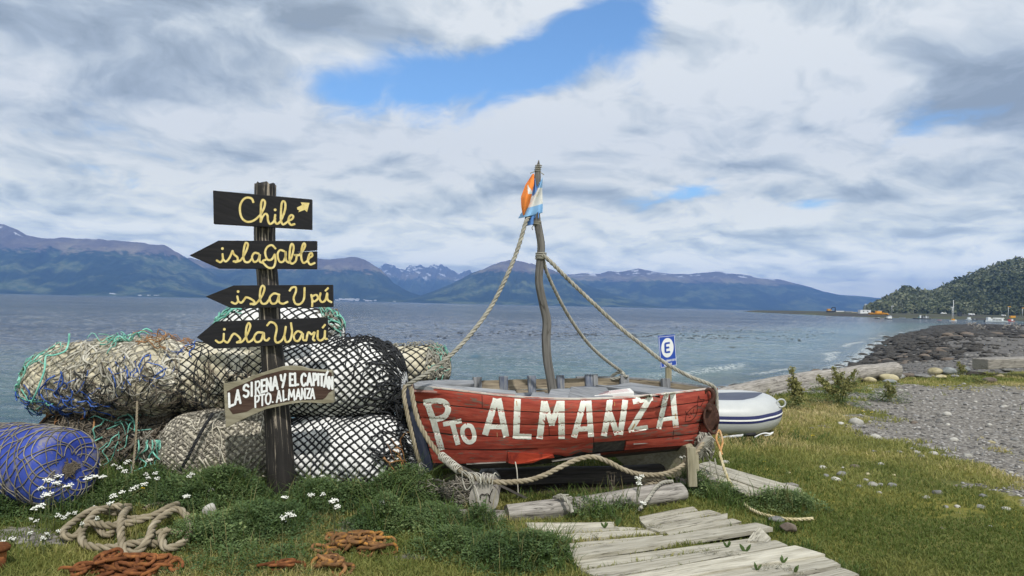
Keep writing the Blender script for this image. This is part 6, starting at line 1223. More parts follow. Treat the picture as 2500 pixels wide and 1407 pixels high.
def scatter(n, fr=.6, box=(-6.5, 13, 3.3, 19)):
    n1 = int(n*fr); px = rg.uniform(-120, 2620, n1); py = 905+rg.random(n1)**.85*560; d_ = np.stack([(px-1250)/1667, -(py-703.5)/1667, -np.ones(n1)], 1)@np.array(RM).T; t = -1.6/d_[:, 2]; x = d_[:, 0]*t; y = d_[:, 1]*t
    n2 = n-n1; x = np.concatenate([x, rg.uniform(box[0], box[1], n2)]); y = np.concatenate([y, rg.uniform(box[2], box[3], n2)]); k = (y < 20) & (y > 3) & okground(x, y); return x[k], y[k]
M['grass'] = leafmat('short_turf_blades', (.115, .155, .036), (.30, .295, .09), (.50, .42, .21), .35); M['grass_long'] = leafmat('long_dark_grass', (.045, .09, .02), (.11, .165, .04), (.30, .26, .12), .35)
M['leaf'] = leafmat('weed_leaves', (.055, .10, .036), (.125, .19, .072), (.24, .30, .125), .3); M['leaf2'] = leafmat('bright_leaves', (.045, .085, .022), (.08, .13, .04), None, .3)
x, y = scatter(330000); gm = gravel_m(x, y)+(vnoise(x, y, 3.5, 15, 3)-.5)*1.3; bh = bush_h(x, y); bare = vnoise(x, y, 1.1, 44, 4)
pth_ = worn_m(x, y)
k = (gm < .35+.3*rg.random(len(x))) & (bh < .12) & (rg.random(len(x)) > pth_*.95); x, y = x[k], y[k]
leftz = sst(1.2, -.6, x-.18*y)
dry = np.clip(vnoise(x, y, .6, 51, 4)*2.6-.95+sst(9, 15, y)*.42+rg.normal(0, .16, len(x))-leftz*.18, 0, 1)
h = (.014+.026*rg.random(len(x))**1.5)*(1+1.0*vnoise(x, y, 1.6, 61, 3))*(1+.5*leftz)*np.clip(y/6, .8, 1.6)
mb = MB(); blades(mb, x, y, ground_h(x, y)-.004, h, np.clip(.0011*y**.75, .0026, .012), rg.uniform(.2, 1.1, len(x)), dry)
tag(mb.build('grass', M['grass'], smooth=False), 'short green and straw coloured turf around the boat', 'grass', kind='stuff')
# long grass: among the weeds, along the planks, at the foot of things
x, y = scatter(150000, .7); bh = bush_h(x, y)
edge = np.zeros(len(x))
for wpl in WALKS:
    c = np.mean(wpl, 0)
for px, py, rp in ((1340, 1330, 50), (1390, 1380, 60), (1880, 1290, 50), (1960, 1340, 40), (2080, 1395, 40), (1790, 1235, 60), (1480, 1270, 50), (1400, 1210, 90), (1520, 1200, 80), (1320, 1200, 90), (880, 1160, 200), (500, 1175, 110), (300, 1180, 200), (130, 1230, 110), (1950, 1065, 60), (1840, 1080, 70), (1650, 1200, 60), (1100, 1215, 50)):
    c = G(px, py, 0); r_ = rp/1667*c.y; edge = np.maximum(edge, np.exp(-(((x-c.x)**2+(y-c.y)**2)/r_**2)))
pr_ = np.clip(bh*2.2+edge*.75, 0, 1); k = (rg.random(len(x)) < pr_) & (gravel_m(x, y) < .4); x, y, bh, edge = x[k], y[k], bh[k], edge[k]
h = (.05+.10*rg.random(len(x)))*(.6+1.6*np.minimum(bh*2.2+edge*.25, 1))+bh*rg.uniform(.3, 1.15, len(x)); mb = MB(); blades(mb, x, y, ground_h(x, y)-.005, h, np.clip(.0007*y, .002, .006), rg.uniform(.2, 1.0, len(x)), np.clip(rg.beta(1.6, 2.6, len(x)), 0, 1))
tag(mb.build('long_grass', M['grass_long'], smooth=False), 'longer dark grass growing between the weeds and along the planks', 'grass', kind='stuff')
n = 520; bb = np.array(BUSH); bi = rg.integers(0, len(bb), n); x = bb[bi, 0]+rg.normal(0, .5, n)*bb[bi, 2]; y = bb[bi, 1]+rg.normal(0, .4, n)*bb[bi, 2]; k = okground(x, y); x, y = x[k], y[k]; mb = MB()
blades(mb, x, y, ground_h(x, y), bush_h(x, y)+rg.uniform(.06, .22, len(x)), np.full(len(x), .0022), rg.uniform(.1, .5, len(x)), np.clip(rg.normal(.9, .15, len(x)), 0, 1)); tag(mb.build('straw_stalks', M['grass_long'], smooth=False), 'thin straw coloured stalks sticking out of the weeds', 'grass', kind='stuff')
# leafy weeds: compound leaves through the clumps
bb = np.array(BUSH); wt = bb[:, 2]**2*(.12+bb[:, 3]); bi = rg.choice(len(bb), 60000, p=wt/wt.sum()); aa = rg.uniform(0, 6.283, 60000); rr2 = np.sqrt(rg.random(60000))*1.3*bb[bi, 2]
x = bb[bi, 0]+np.cos(aa)*rr2; y = bb[bi, 1]+np.sin(aa)*rr2*.9; bh = bush_h(x, y); k = okground(x, y) & (rg.random(len(x)) < np.clip(bh*6, 0, 1)); x, y, bh = x[k], y[k], bh[k]
z = ground_h(x, y)+bh*(1-rg.random(len(x))**1.6*.75)
def compound(mb, x, y, z, s, rnd_, m=0, spread=1.0):
    n = len(x); L5 = []; az = rg.uniform(0, 2*math.pi, n); up_ = rg.uniform(-.2, .65, n); rl = rg.normal(0, .5, n)
    f = np.stack([np.cos(az)*np.cos(up_), np.sin(az)*np.cos(up_), np.sin(up_)], 1); sd = np.stack([-np.sin(az), np.cos(az), rl*.5], 1); nn_ = np.cross(f, sd); o = np.stack([x, y, z], 1); s = s[:, None]
    for (a, b, ln, wd) in ((1.0, 0, .75, .42), (.55, .75, .62, .36), (.55, -.75, .62, .36), (.05, .55, .5, .3), (.05, -.55, .5, .3)):
        c = o+f*s*a*spread+sd*s*b*spread; d = f*math.cos(b*.9)+sd*math.sin(b*.9); e = np.cross(nn_, d)
        L5.append(np.stack([c-d*s*ln*.5, c+e*s*wd*.55+nn_*s*.08, c+d*s*ln*.5-nn_*s*.05, c-e*s*wd*.55+nn_*s*.08], 1))
    V = np.stack(L5, 1).reshape(-1, 3); q = np.arange(n*5*4).reshape(-1, 4); mb.add(V, q, V*0, np.repeat(rnd_, 20), m)
tone = np.clip(vnoise(x, y, 3, 81, 3)*1.2-.2+rg.normal(0, .2, len(x))+(z-ground_h(x, y)-bh*.6)*.6, 0, 1)
mb = MB(); compound(mb, x, y, z, np.where(rg.random(len(x)) < .16, rg.uniform(.03, .05, len(x)), rg.uniform(.012, .03, len(x))), tone); print('WEEDS', len(x), bh.max() if len(x) else 0, z.min(), z.max(), x.min(), x.max(), y.min(), y.max()); tag(mb.build('weeds', M['leaf'], smooth=False), 'dense dark green leafy weeds around the signpost and the bundles', 'weeds', kind='stuff')
# yarrow
M['petal'] = mat('white_yarrow_petals', [(.62, .63, .58), (.76, .77, .72)], 60, bump=0, rnd=.12); M['stalk'] = mat('green_stalk', [(.06, .085, .03), (.10, .12, .05)], 8, bump=0, rnd=.2); M['yellow_petal'] = mat('yellow_petals', [(.72, .50, .02), (.80, .60, .04)], 8, bump=0, rnd=.1)
def flower(px, py, h, r_, label, group, m='petal', n=17, name='yarrow_flower', cat='flower'):
    r_ *= .8; c = G(px, py, h); g0 = gh(c.x, c.y+.03); b0 = Vector((c.x+rng.uniform(-.03, .03), c.y+rng.uniform(0, .06), g0)); mb = MB(); mb.tube(cr([b0, b0.lerp(c, .5)+Vector((rng.normal(0, .01), rng.normal(0, .01), 0)), c-Vector((0, 0, .012))], .03), .0025, 4, m=1)
    for k in range(n):
        a = k*2.4; q = r_*math.sqrt((k+.3)/n); e = c+Vector((math.cos(a)*q, math.sin(a)*q, rng.uniform(-.010, .008)-q*q*4.)); s_ = r_*rng.uniform(.17, .30)
        V = [(e.x+math.cos(t*math.pi/3)*s_, e.y+math.sin(t*math.pi/3)*s_, e.z-.002) for t in range(6)]+[(e.x, e.y, e.z+.005)]; mb.add(V, np.array([(t, (t+1) % 6, 6) for t in range(6)]))
        mb.tube([c-Vector((0, 0, .03)), e], .0012, 3, m=1)
    o = mb.build(name, [M[m], M['stalk']], smooth=False, loc=tuple(b0)); return tag(o, label, cat, group)
YG = 'white yarrow flowers among the weeds'
for x, y in [(240, 925), (290, 905), (330, 888), (365, 878), (388, 872), (205, 965), (225, 1000), (240, 990), (280, 938), (440, 915), (470, 905), (512, 908), (340, 950), (185, 1060), (202, 1052)]: flower(x/2.048, 720+y/2.048, rng.uniform(.24, .36), rng.uniform(.026, .042), 'white yarrow flower head in front of the blue barrel', YG)
for x, y in [(570, 850), (598, 862), (628, 838), (642, 828), (622, 880), (490, 850), (728, 895), (740, 915), (775, 890), (790, 815), (745, 825), (720, 945), (785, 918), (660, 970), (680, 958), (610, 985), (565, 1003), (550, 1040), (935, 1005), (960, 893), (945, 905)]: flower(x/2.048, 720+y/2.048, rng.uniform(.18, .32), rng.uniform(.018, .032), 'white yarrow flower head in the weeds under the left net bundles', YG)
for x, y in [(340, 1095), (320, 1110), (372, 1088), (8, 1022), (410, 1140), (470, 1060), (485, 1115), (290, 1100), (155, 1120), (30, 1250), (180, 1130), (235, 1195), (215, 1215), (10, 1235), (290, 1180), (60, 1215), (150, 1190)]: flower(x/2.048, 720+y/2.048, rng.uniform(.08, .16), rng.uniform(.014, .024), 'small white yarrow flower head in the grass above the rope heap', YG)
for x, y in [(80, 1140), (250, 1255), (50, 1310), (945, 1048), (1165, 1150), (1080, 1302), (1062, 1298), (1165, 1295), (1255, 1345), (1645, 1360), (1285, 1395), (855, 1318), (1240, 1355), (1275, 1340), (1660, 1350)]: flower(440+x/3.35, 820+y/3.35, rng.uniform(.15, .28), rng.uniform(.02, .032), 'white yarrow flower head in the leafy weeds beside the signpost', YG)
for x, y in [(1850, 48), (1870, 82), (1435, 110), (1600, 122), (1575, 140), (1615, 112), (1570, 165), (1625, 130), (2115, 62), (2092, 95)]: flower(x/2.2727, 1200+y/2.2727, rng.uniform(.10, .2), rng.uniform(.022, .034), 'white yarrow flower head above the yellow rusted chain', YG)
for x, y in [(772, 868), (800, 862), (822, 870), (838, 884), (452, 1012), (470, 1022), (488, 1002), (468, 1055), (490, 1190), (505, 1200)]: flower(1400+x/2.932, 820+y/2.932, rng.uniform(.26, .34) if y < 1100 else .12, rng.uniform(.020, .030), 'white yarrow flower head in front of the rope under the bow', YG)
for px, py, h, lab in ((349, 1192, .12, 'yellow flower under the left net bundles'), (1366, 1344, .06, 'yellow flower at the left edge of the plank walk'), (1866, 1126, .04, 'yellow flower in the grass below the dinghy'), (2128, 1007, .05, 'yellow flower in the grass near the gravel'), (2107, 1004, .05, 'yellow flower right beside its twin near the gravel'), (1984, 1062, .05, 'yellow flower in front of the dinghy bow'), (2290, 941, .06, 'yellow flower in the reddish grass below the boulders')):
    flower(px, py, h, .018 if py > 1100 else .028, lab, None, 'yellow_petal', 7, 'dandelion')
# big single leaves pushing through the planks
for i, (x, y, s_) in enumerate([(1800, 500, .07), (1690, 470, .05), (1015, 335, .07), (940, 350, .05), (2030, 565, .05), (1870, 610, .05), (2100, 630, .06), (200, 610, .05), (330, 590, .05)]):
    c = G(1100+x/2.5, 1150+y/2.5, .04); mb = MB(); a = rng.uniform(0, 6.28); 
    for q in range(3 if s_ < .06 else 2):
        b = a+q*2.2; d = Vector((math.cos(b)*.55, math.sin(b)*.3, .8)).normalized(); e = d.cross(Vector((0, 1, .2))).normalized(); pts = []
        for t, w_ in ((0, .03), (.25, .13), (.55, .17), (.8, .11), (1, .01)): pts += [c+d*s_*t-e*s_*w_, c+d*s_*t-Vector((0, .01, 0))*w_, c+d*s_*t+e*s_*w_]
        mb.add([tuple(p) for p in pts], gridf(5, 3), None, .3+.5*rng.random())
    tag(mb.build('leaf_plant', M['leaf2']), 'bright green leaves growing '+('between the planks of the walk' if x > 500 else 'in the grass left of the plank walk'), 'plant', 'leafy plants by the plank walk')
x = G(1500, 1290, .04)
mb = MB()                                         # withered weeds in the joints of the walk
for px, py in ((1735, 1352), (1790, 1358), (1865, 1392), (1890, 1386), (1910, 1390), (1945, 1402), (1600, 1292), (1588, 1288), (1450, 1312), (1390, 1320), (1395, 1300), (1505, 1272)):
    c = G(px, py, .05); n = 26; compound(mb, c.x+rg.normal(0, .03, n), c.y+rg.normal(0, .012, n), c.z+rg.uniform(0, .025, n), rg.uniform(.007, .012, n), rg.uniform(0, 1, n))
tag(mb.build('joint_weeds', leafmat('withered_weeds', (.05, .06, .03), (.11, .11, .05), (.16, .13, .07), .1), smooth=False), 'small withered weeds growing in the joints of the plank walk', 'weeds', kind='stuff')
# tall dock plants in front of the beach log
M['seed'] = leafmat('dock_seed_heads', (.16, .16, .055), (.27, .27, .10), (.28, .23, .11), .2)
def dock(label, px, py, stems, leafr, leafn, seed):
    q = np.random.default_rng(seed); c = G(px, py, 0); c.z = gh(c.x, c.y); root = thing('dock_plant', label, 'plant', tuple(c), 'tall dock plants before the beach log')
    for sx, top in stems:
        t = P(sx, top, c.y+q.uniform(-.15, .15)); mb = MB(); pth = cr([c+Vector((q.normal(0, .06), q.normal(0, .06), 0)), c.lerp(t, .5)+Vector(((t.x-c.x)*-.12, 0, 0)), t], .03); mb.tube(pth, .010, 5, m=1); n = 150
        k = q.integers(int(len(pth)*.35), len(pth), n); w_ = .055*(1.05-(k/len(pth)))+.012
        leafcloud(pth[k]+q.normal(0, 1, (n, 3))*w_[:, None]*np.array([1, 1, .6]), np.full(n, .012), 2, .020, q, mb=mb); mb.build('seed_head', [M['seed'], M['stalk']], root, smooth=False)
    mb = MB(); n = leafn; a = q.uniform(0, 6.28, n); r_ = np.sqrt(q.random(n))*leafr; compound(mb, c.x+np.cos(a)*r_, c.y+np.sin(a)*r_*.8, c.z+q.random(n)**1.2*leafr*1.1*(1-.6*(r_/leafr)**2), q.uniform(.03, .055, n), q.random(n)); mb.build('leaves', M['leaf'], root, smooth=False)
dock('tall dock plant with brownish stems right of the dinghy', 1945, 995, [(1934, 897), (1928, 925), (1941, 930), (1950, 935), (1958, 950)], .26, 130, 1)
dock('large bushy dock plant in the middle before the beach log', 2050, 990, [(2036, 897), (2046, 912), (2056, 910), (2088, 905), (2000, 918), (2012, 940), (2070, 930), (2100, 925), (1996, 925)], .52, 420, 2)
dock('low green dock plant under the tan boulders', 2170, 982, [(2165, 935), (2180, 945)], .34, 240, 3)
dock('small dry dock plant standing before the thin end of the beach log', 1868, 965, [(1864, 945), (1870, 950)], .06, 12, 4)
dock('small weed at the foot of the blue grey boulder', 2350, 915, [(2340, 885), (2352, 893)], .2, 60, 5)
dock('low weed in the reddish grass at the right', 2385, 938, [(2380, 925)], .25, 90, 6)
for i, (px, py, hh) in enumerate(((1492, 1215, 0), (1545, 1205, 0))):
    pass
um = thing('seed_weed', 'thin grey weed with umbrella seed heads in front of the dark underside of the boat', 'plant', tuple(G(1497, 1232, 0)))
for tx_, ty_ in ((1484, 1156), (1492, 1159), (1500, 1158), (1494, 1178)):
    b0 = G(1497, 1232, 0); t = P(tx_, ty_, b0.y+.02); mb = MB(); mb.tube(cr([b0, b0.lerp(t, .6), t], .02), .003, 4)
    for k in range(9): e = t+Vector((math.cos(k*2.4)*.02*math.sqrt(k/9), math.sin(k*2.4)*.02*math.sqrt(k/9), .012)); mb.tube([t, e], .0012, 3); mb.lathe([(0, -.004), (.005, 0), (0, .004)], e, k=5)
    mb.build('stem', M['net_brown'], um)
# ------------------------------------------------------------------ the harbour across the bay
def plain(name, c, rough=.6, spec=.3): return mat(name, [c, tuple(min(1, q*1.15) for q in c)], 1.5, coord='o', bump=0, rnd=0, rough=rough, spec=spec)
W_ = plain('white_far_paint', (.66, .68, .68)); OR = plain('orange_far_paint', (.62, .30, .02)); DK = plain('dark_far_paint', (.03, .035, .04)); RD = plain('red_far_paint', (.42, .06, .05)); GYp = plain('grey_far_paint', (.28, .30, .31)); BLg = plain('dark_window_glass', (.02, .025, .03), .2, .5); GR = plain('green_far_paint', (.10, .22, .20)); TAN = plain('tan_far_paint', (.42, .36, .26)); PINK = plain('faded_red_paint', (.55, .25, .22)); STEEL = plain('galvanised_pole', (.35, .36, .36))
ZH = lambda x, y: (2000+x/5, 700+y/5)
def sea_at(x, y): return G(*ZH(x, y), SEA)
def land_at(x, y, d):                             # stands on the far shore about d metres away
    q = P(*ZH(x, y), d); q.z = gh(q.x, q.y); return q
def msz(c, w): return w/5/1667*c.y                # metres for a width in that view
def boxpart(root, name, m, c, s, rz=0, bevel=.03): mb = MB(); mb.box(c, s, Matrix.Rotation(rz, 3, 'Z')); return mb.build(name, m, root, smooth=False)
def hullm(root, c, L, Wd, H, m, rz=0, name='hull', bow=.35):
    mb = MB(); ts = np.linspace(0, 1, 14); V = []
    for t in ts:
        hw = Wd/2*(min(1, (1-t)/bow)**.7 if t > 1-bow else 1-.1*(1-t)); sh = H*(1+.35*max(0, t-.4)**2)
        for yy, zz in ((-hw, sh), (-hw*.8, H*.2), (0, -H*.15), (hw*.8, H*.2), (hw, sh)): V.append((L*(t-.5), yy, zz))
    V = np.array(V); Rz = np.array(Matrix.Rotation(rz, 3, 'Z')); V = V@Rz.T+np.array(tuple(c)); mb.add(V, [gridf(14, 5), np.array([4, 3, 2, 1, 0])]); mb.add(V.reshape(14, 5, 3)[:, [0, 4]].reshape(-1, 3)-np.array([0, 0, H*.2]), gridf(14, 2)); return mb.build(name, m, root, smooth=False)
def local(c, rz, x, y, z): v = Matrix.Rotation(rz, 3, 'Z') @ Vector((x, y, z)); return Vector(c)+v
# tour boat
def boat_far(name, label, x, y, wpx, hull, cabins, rz=0, cat='boat', hh=.07, beam=.28, group='boats moored in the far bay'):
    c = sea_at(x, y); L = msz(c, wpx); root = thing(name, label, cat, tuple(c), group); hullm(root, c, L, L*beam, L*hh, hull, rz)
    for nm, m, lx, lw, lh, lz, ly in cabins: boxpart(root, nm, m, local(c, rz, lx*L, 0, (lz+lh/2)*L), (lw*L, ly*L, lh*L), rz)
    return root, c, L
r_, c, L = boat_far('tour_boat', 'white tour boat with a long row of dark windows moored off the headland', 2160, 437, 250, W_, [('cabin', W_, .02, .62, .11, .07, .2), ('wheelhouse', W_, .36, .13, .17, .07, .16), ('upper_deck', W_, -.12, .42, .035, .19, .19)], math.pi*.985, hh=.085)
for k in range(6): boxpart(r_, 'window', BLg, local(c, math.pi*.985, (-.18+k*.072)*L*-1+.02*L, .103*L, .125*L), (.052*L, .01*L, .055*L), math.pi*.985)
boxpart(r_, 'outboard_motor', DK, local(c, math.pi*.985, .54*L, 0, .04*L), (.05*L, .06*L, .12*L))
r_, c, L = boat_far('fishing_boat', 'orange and white fishing boat with twin lattice masts', 1640, 425, 100, W_, [('wheelhouse', OR, -.05, .3, .2, .1, .22), ('deck_box', W_, .25, .16, .12, .1, .2)], .25, hh=.13, beam=.34)
for px, top in ((1625, 250), (1640, 165)):
    mb = MB(); p = sea_at(px, 425); mb.tube([Vector((c.x+(px-1640)/5/1667*c.y, c.y, c.z+1)), P(*ZH(px, top), c.y)], .09, 5); mb.build('mast', W_, r_)
mb = MB(); mb.bar(P(*ZH(1604, 252), c.y), P(*ZH(1646, 252), c.y), .2, .25); mb.build('crosstree', W_, r_)
boat_far('work_boat', 'small white work boat with a square cabin left of the tour boat', 1830, 405, 66, W_, [('cabin', W_, 0, .5, .34, .1, .3)], .1, hh=.12, beam=.4)
boat_far('dark_boat', 'low dark open boat beside the square cabined work boat', 1905, 412, 75, DK, [('engine_box', GYp, -.2, .3, .16, .08, .25)], .2, hh=.1, beam=.4)
r_, c, L = boat_far('pontoon', 'long flat black pontoon loaded with gear in the middle of the bay', 1262, 398, 216, DK, [('deck', GYp, 0, .9, .015, .05, .2)], .02, cat='pontoon', hh=.05)
for k, (lx, h_, m) in enumerate(((-.12, .16, W_), (-.04, .10, DK), (.08, .09, GYp), (.2, .13, W_), (.3, .10, GYp), (-.22, .06, GR), (.14, .15, DK))): boxpart(r_, 'gear_box', m, local(c, 0, lx*L, 0, (.06+h_/2)*L), (.055*L, .06*L, h_*L), k*.4)
boat_far('small_boat', 'small grey boat with white cabin under the yellow landing craft', 715, 396, 66, DK, [('cabin', GYp, .1, .4, .26, .1, .3)], .1, hh=.12, beam=.4)
boat_far('small_boat', 'white boat with raised grey wheelhouse right of the yellow landing craft', 850, 400, 92, DK, [('cabin', W_, .05, .6, .28, .1, .3), ('wheelhouse', GYp, .15, .25, .18, .38, .25)], .1, hh=.12, beam=.4)
boat_far('dinghy', 'small dark dinghy in the shallows left of the pontoon', 1020, 385, 80, GYp, [], .1, hh=.1, beam=.3)
boat_far('dinghy', 'small red dinghy between the pontoon and the twin masted boat', 1470, 412, 52, PINK, [], .1, hh=.12, beam=.3)
boat_far('dinghy', 'tiny white dinghy alone below the spit', 418, 376, 22, W_, [], .1, hh=.2, beam=.4)
boat_far('dinghy', 'red dinghy loaded with crates right of the tour boat', 2340, 430, 110, PINK, [('crate', RD, -.2, .2, .2, .08, .2), ('crate', W_, .1, .2, .22, .08, .2)], .1, hh=.1, beam=.3)
boat_far('dinghy', 'orange inflatable at the bow of the tour boat', 2250, 436, 60, OR, [], .2, hh=.16, beam=.35)
c = land_at(725, 362, 395); L = msz(c, 230); r_ = thing('landing_craft', 'bright yellow landing craft drawn up on the far shore', 'boat', tuple(c)); hullm(r_, c, L, L*.25, L*.075, OR, 0)
boxpart(r_, 'wheelhouse', OR, local(c, 0, 0, 0, L*.11), (L*.28, L*.16, L*.15)); boxpart(r_, 'ramp', OR, local(c, 0, -L*.42, 0, L*.07), (L*.16, L*.2, L*.05), 0); mb = MB(); mb.bar(local(c, 0, L*.2, 0, L*.1), local(c, 0, L*.52, 0, L*.02), L*.18, L*.03); mb.build('stern_gate', OR, r_, smooth=False)
# huts, containers, caravans and cars along the shore
def hut(name, label, x, y, d, w, h, m, cat, roof=None, win=0, flat=True, group=None, dep=.45, rz=0):
    c = land_at(x, y, d); Wd = msz(c, w); H = msz(c, h); r_ = thing(name, label, cat, tuple(c), group); boxpart(r_, 'wall', m, c+Vector((0, 0, H/2-.2)), (Wd, Wd*dep, H), rz)
    boxpart(r_, 'roof', roof or GYp, c+Vector((0, 0, H-.1)), (Wd*1.04, Wd*dep*1.06, H*.07), rz)
    for k in range(win): boxpart(r_, 'window', BLg, c+Matrix.Rotation(rz, 3, 'Z')@Vector((Wd*((k+.5)/win-.5)*.8, -Wd*dep/2, 0))+Vector((0, 0, H*.58)), (Wd*.11, .12, H*.26), rz)
    return r_
hut('container_house', 'largest white container house under the wooded slope', 552, 332, 470, 128, 44, W_, 'hut', W_, 2); hut('cabin', 'small square white cabin right of the container house', 740, 330, 480, 42, 34, W_, 'cabin', GYp, 1); hut('site_hut', 'long white site hut with two windows behind the tour boat', 1988, 358, 330, 122, 38, W_, 'hut', W_, 2)
hut('green_shed', 'low greenish shed with white roof right of the site hut', 2185, 362, 330, 90, 26, GR, 'shed', W_, 1); hut('dark_shed', 'small dark square shed at the foot of the trees', 1717, 360, 400, 44, 42, DK, 'shed', DK); hut('low_hut', 'long low white hut beside the excavator', 220, 330, 640, 140, 14, W_, 'hut', W_); hut('low_hut', 'low grey white hut right of the long low hut', 360, 333, 600, 90, 12, GYp, 'hut', W_); hut('tank', 'orange square tank on legs in front of the trees', 2360, 338, 370, 60, 24, OR, 'tank', OR)
hut('low_hut', 'low brown and white stacked goods left of the container house', 430, 334, 540, 60, 10, TAN, 'hut', W_)
hut('kiosk', 'dark brown kiosk cut off at the right edge', 2500, 372, 300, 40, 34, TAN, 'kiosk', DK)
def car(label, x, y, d, w, m, van=False, group='vehicles parked behind the bay'):
    c = land_at(x, y, d); L = msz(c, w); r_ = thing('caravan' if van else 'parked_car', label, 'caravan' if van else 'car', tuple(c), group)
    if van:
        mb = MB(); pr = [(-.5, .15), (-.5, .5), (-.42, .62), (.38, .62), (.5, .45), (.5, .15)]; mb.prism([Vector((c.x+a*L, c.y-L*.2, c.z+b*L*.62)) for a, b in pr], (0, -1, 0), L*.4); mb.build('body', m, r_, smooth=False); boxpart(r_, 'window', BLg, c+Vector((.1*L, -L*.2, .27*L)), (.3*L, .05, .1*L))
    else:
        mb = MB(); pr = [(-.5, .12), (-.5, .3), (-.34, .34), (-.22, .5), (.22, .5), (.36, .34), (.5, .28), (.5, .12)]; mb.prism([Vector((c.x+a*L, c.y-L*.2, c.z+b*L*.7)) for a, b in pr], (0, -1, 0), L*.4); mb.build('body', m, r_, smooth=False); boxpart(r_, 'window', BLg, c+Vector((0, -L*.2, .29*L)), (.4*L, .05, .08*L))
    for s_ in (-.3, .3): mb = MB(); mb.tube([c+Vector((s_*L, -L*.22, .08*L)), c+Vector((s_*L, L*.22, .08*L))], .085*L, 10); mb.build('wheel', DK, r_)
car('white car parked at the foot of the trees left of the dark shed', 1520, 328, 430, 64, W_); car('white van parked above the work boat', 1860, 330, 410, 64, W_, True); car('white and grey pickup beside the shore left of the site hut', 1820, 362, 340, 64, W_); car('rounded white caravan right of the green shed', 2400, 374, 320, 92, W_, True); car('white camper parked in the trees right of the green shed', 2250, 325, 400, 44, W_, True)
def pole(label, x, y, d, top, arms=(), lampc=None):
    c = land_at(x, y, d); r_ = thing('lamp_post', label, 'lamp post', tuple(c), 'tall poles around the bay'); t = P(*ZH(x, top), d); mb = MB(); mb.tube([c, t], .16, 6); mb.build('pole', STEEL, r_); mb = MB(); mb.box(t+Vector((.5, 0, 0)), (1.4, .5, .35)); mb.build('lamp', OR if lampc else W_, r_, smooth=False)
pole('tall pale lamp post behind the yellow landing craft', 888, 360, 420, 238); pole('lamp post with orange head in front of the dark trees', 2310, 335, 360, 245, lampc=1); pole('lamp post with orange head at the right edge', 2482, 335, 360, 262, lampc=1); pole('thin radio pole left of the container house', 560, 330, 480, 215)
# excavator on the spit
c = land_at(140, 318, 560); u = msz(c, 100); r_ = thing('excavator', 'dark excavator with raised bent arm on the gravel spit', 'excavator', tuple(c))
for s_ in (-.18, .18): mb = MB(); mb.bar(c+Vector((-.45*u, s_*u, .1*u)), c+Vector((.25*u, s_*u, .1*u)), .14*u, .18*u); mb.build('track', DK, r_, smooth=False)
boxpart(r_, 'cab', OR, c+Vector((-.25*u, 0, .3*u)), (.3*u, .4*u, .26*u)); boxpart(r_, 'counterweight', TAN, c+Vector((-.05*u, 0, .26*u)), (.2*u, .4*u, .16*u))
mb = MB(); mb.tube([c+Vector((.0*u, 0, .25*u)), c+Vector((.2*u, 0, .6*u)), c+Vector((.55*u, 0, .62*u))], .06*u, 6); mb.build('boom', DK, r_); mb = MB(); mb.tube([c+Vector((.55*u, 0, .62*u)), c+Vector((.58*u, 0, .2*u))], .05*u, 6); mb.build('dipper', DK, r_); boxpart(r_, 'bucket', DK, c+Vector((.5*u, 0, .15*u)), (.2*u, .2*u, .16*u), .2)
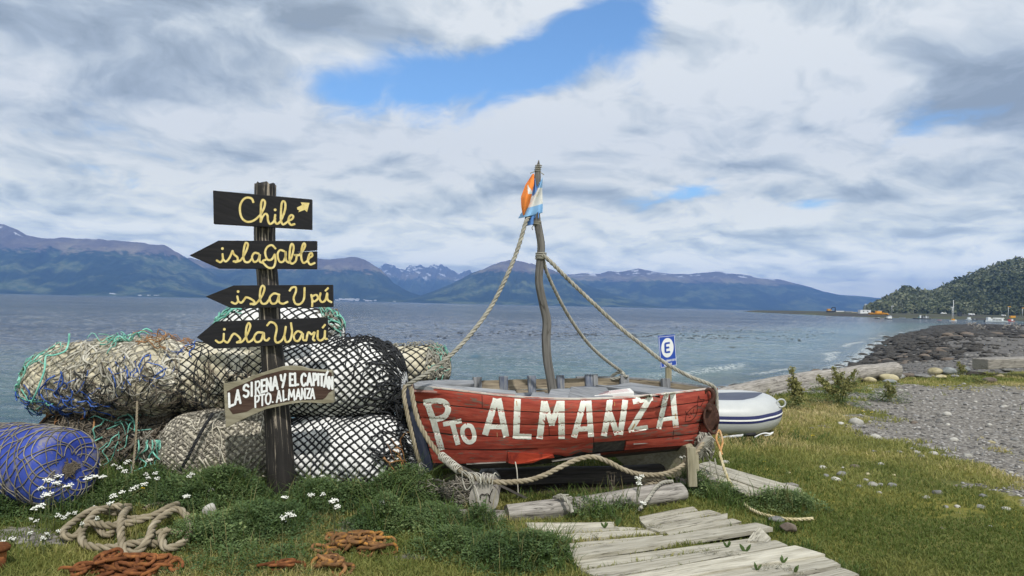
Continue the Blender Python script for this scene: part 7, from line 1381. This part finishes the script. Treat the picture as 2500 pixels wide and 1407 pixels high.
# driftwood on the headland, houses of the town across the channel
for i, (x, y, w_) in enumerate(((1880, 452, 80), (1840, 460, 40), (1985, 500, 60), (2290, 490, 90), (2400, 470, 60), (2430, 500, 50), (1920, 505, 40))):
    c = G(*ZH(x, y+10), -.6); L = w_/5/1667*c.y; mb = MB(); mb.tube(cr([Vector((c.x-L/2, c.y, gh(c.x, c.y)+.2)), Vector((c.x, c.y+.4, gh(c.x, c.y)+.35+.3*(i % 2))), Vector((c.x+L/2, c.y, gh(c.x, c.y)+.3+.5*(i % 3 == 0)))], .2), .16, 7)
    for q in range(3): a = Vector((c.x+L*(q/3-.4), c.y, gh(c.x, c.y)+.3)); mb.tube([a, a+Vector((rng.uniform(-.5, .5), 0, rng.uniform(.4, .9)))], .06, 5)
    tag(mb.build('driftwood', M['grey_wood']), 'bleached driftwood branches lying on the dark headland', 'driftwood', 'driftwood on the headland')
rg = np.random.default_rng(5)
for i in range(70):
    px = rg.choice([rg.normal(860, 34), rg.normal(830, 14), rg.uniform(40, 420), rg.uniform(880, 1200), rg.uniform(1330, 1560)], p=[.45, .15, .2, .1, .1]); d = {True: 3280, False: 3900}[px < 480]; s_ = rg.uniform(5, 13); c = P(px, float(horizon(px))+rg.uniform(-3, 1.2), d); c.z = max(c.z, .5)
    mb = MB(); mb.box(c+Vector((0, 0, s_*.3)), (s_*1.6, s_, s_*.6)); o = mb.build('house', W_, smooth=False); tag(o, 'tiny pale house of the town across the channel' if 760 < px < 960 else 'tiny pale house alone on the far mountain shore', 'house', 'houses on the far shore')
mb = MB()                                         # floating kelp
n = 1400; px = rg.normal(1500, 260, n); py = 815+rg.normal(0, 14, n)+(px-1500)*.02
for i in range(n):
    c = G(px[i], py[i], SEA+.03); 
    if c.y > 130 or c.y < 28 or float(sdist(np.array([c.x]), np.array([c.y]))[0]) > -6 or vnoise(np.array([c.x]), np.array([c.y]), .09, 33, 3)[0] < .5: continue
    s_ = rg.uniform(.06, .22); a = rg.uniform(0, 6.28); mb.add([(c.x-s_, c.y, SEA+.01), (c.x, c.y-s_*.4, SEA+.05), (c.x+s_, c.y+.05, SEA+.02), (c.x, c.y+s_*.4, SEA+.07)], np.arange(4))
tag(mb.build('kelp', M['stone_dark'], smooth=False), 'dark floating kelp patches on the water beyond the boat', 'seaweed', kind='stuff')
# ------------------------------------------------------------------ the air between here and the mountains
def haze():
    m = bpy.data.materials.new('air'); m.use_nodes = True; t = NT(m.node_tree); v = t.n('ShaderNodeVolumePrincipled')
    v.inputs['Color'].default_value = (.24, .46, 1.0, 1); v.inputs['Density'].default_value = 2.0e-4; v.inputs['Anisotropy'].default_value = .2
    o = t.n('ShaderNodeOutputMaterial'); t.put(o.inputs['Volume'], v.outputs[0])
    mb = MB(); mb.box((0, 4850, 232), (13000, 9900, 484)); return tag(mb.build('haze', m, smooth=False), kind='stuff')
haze()
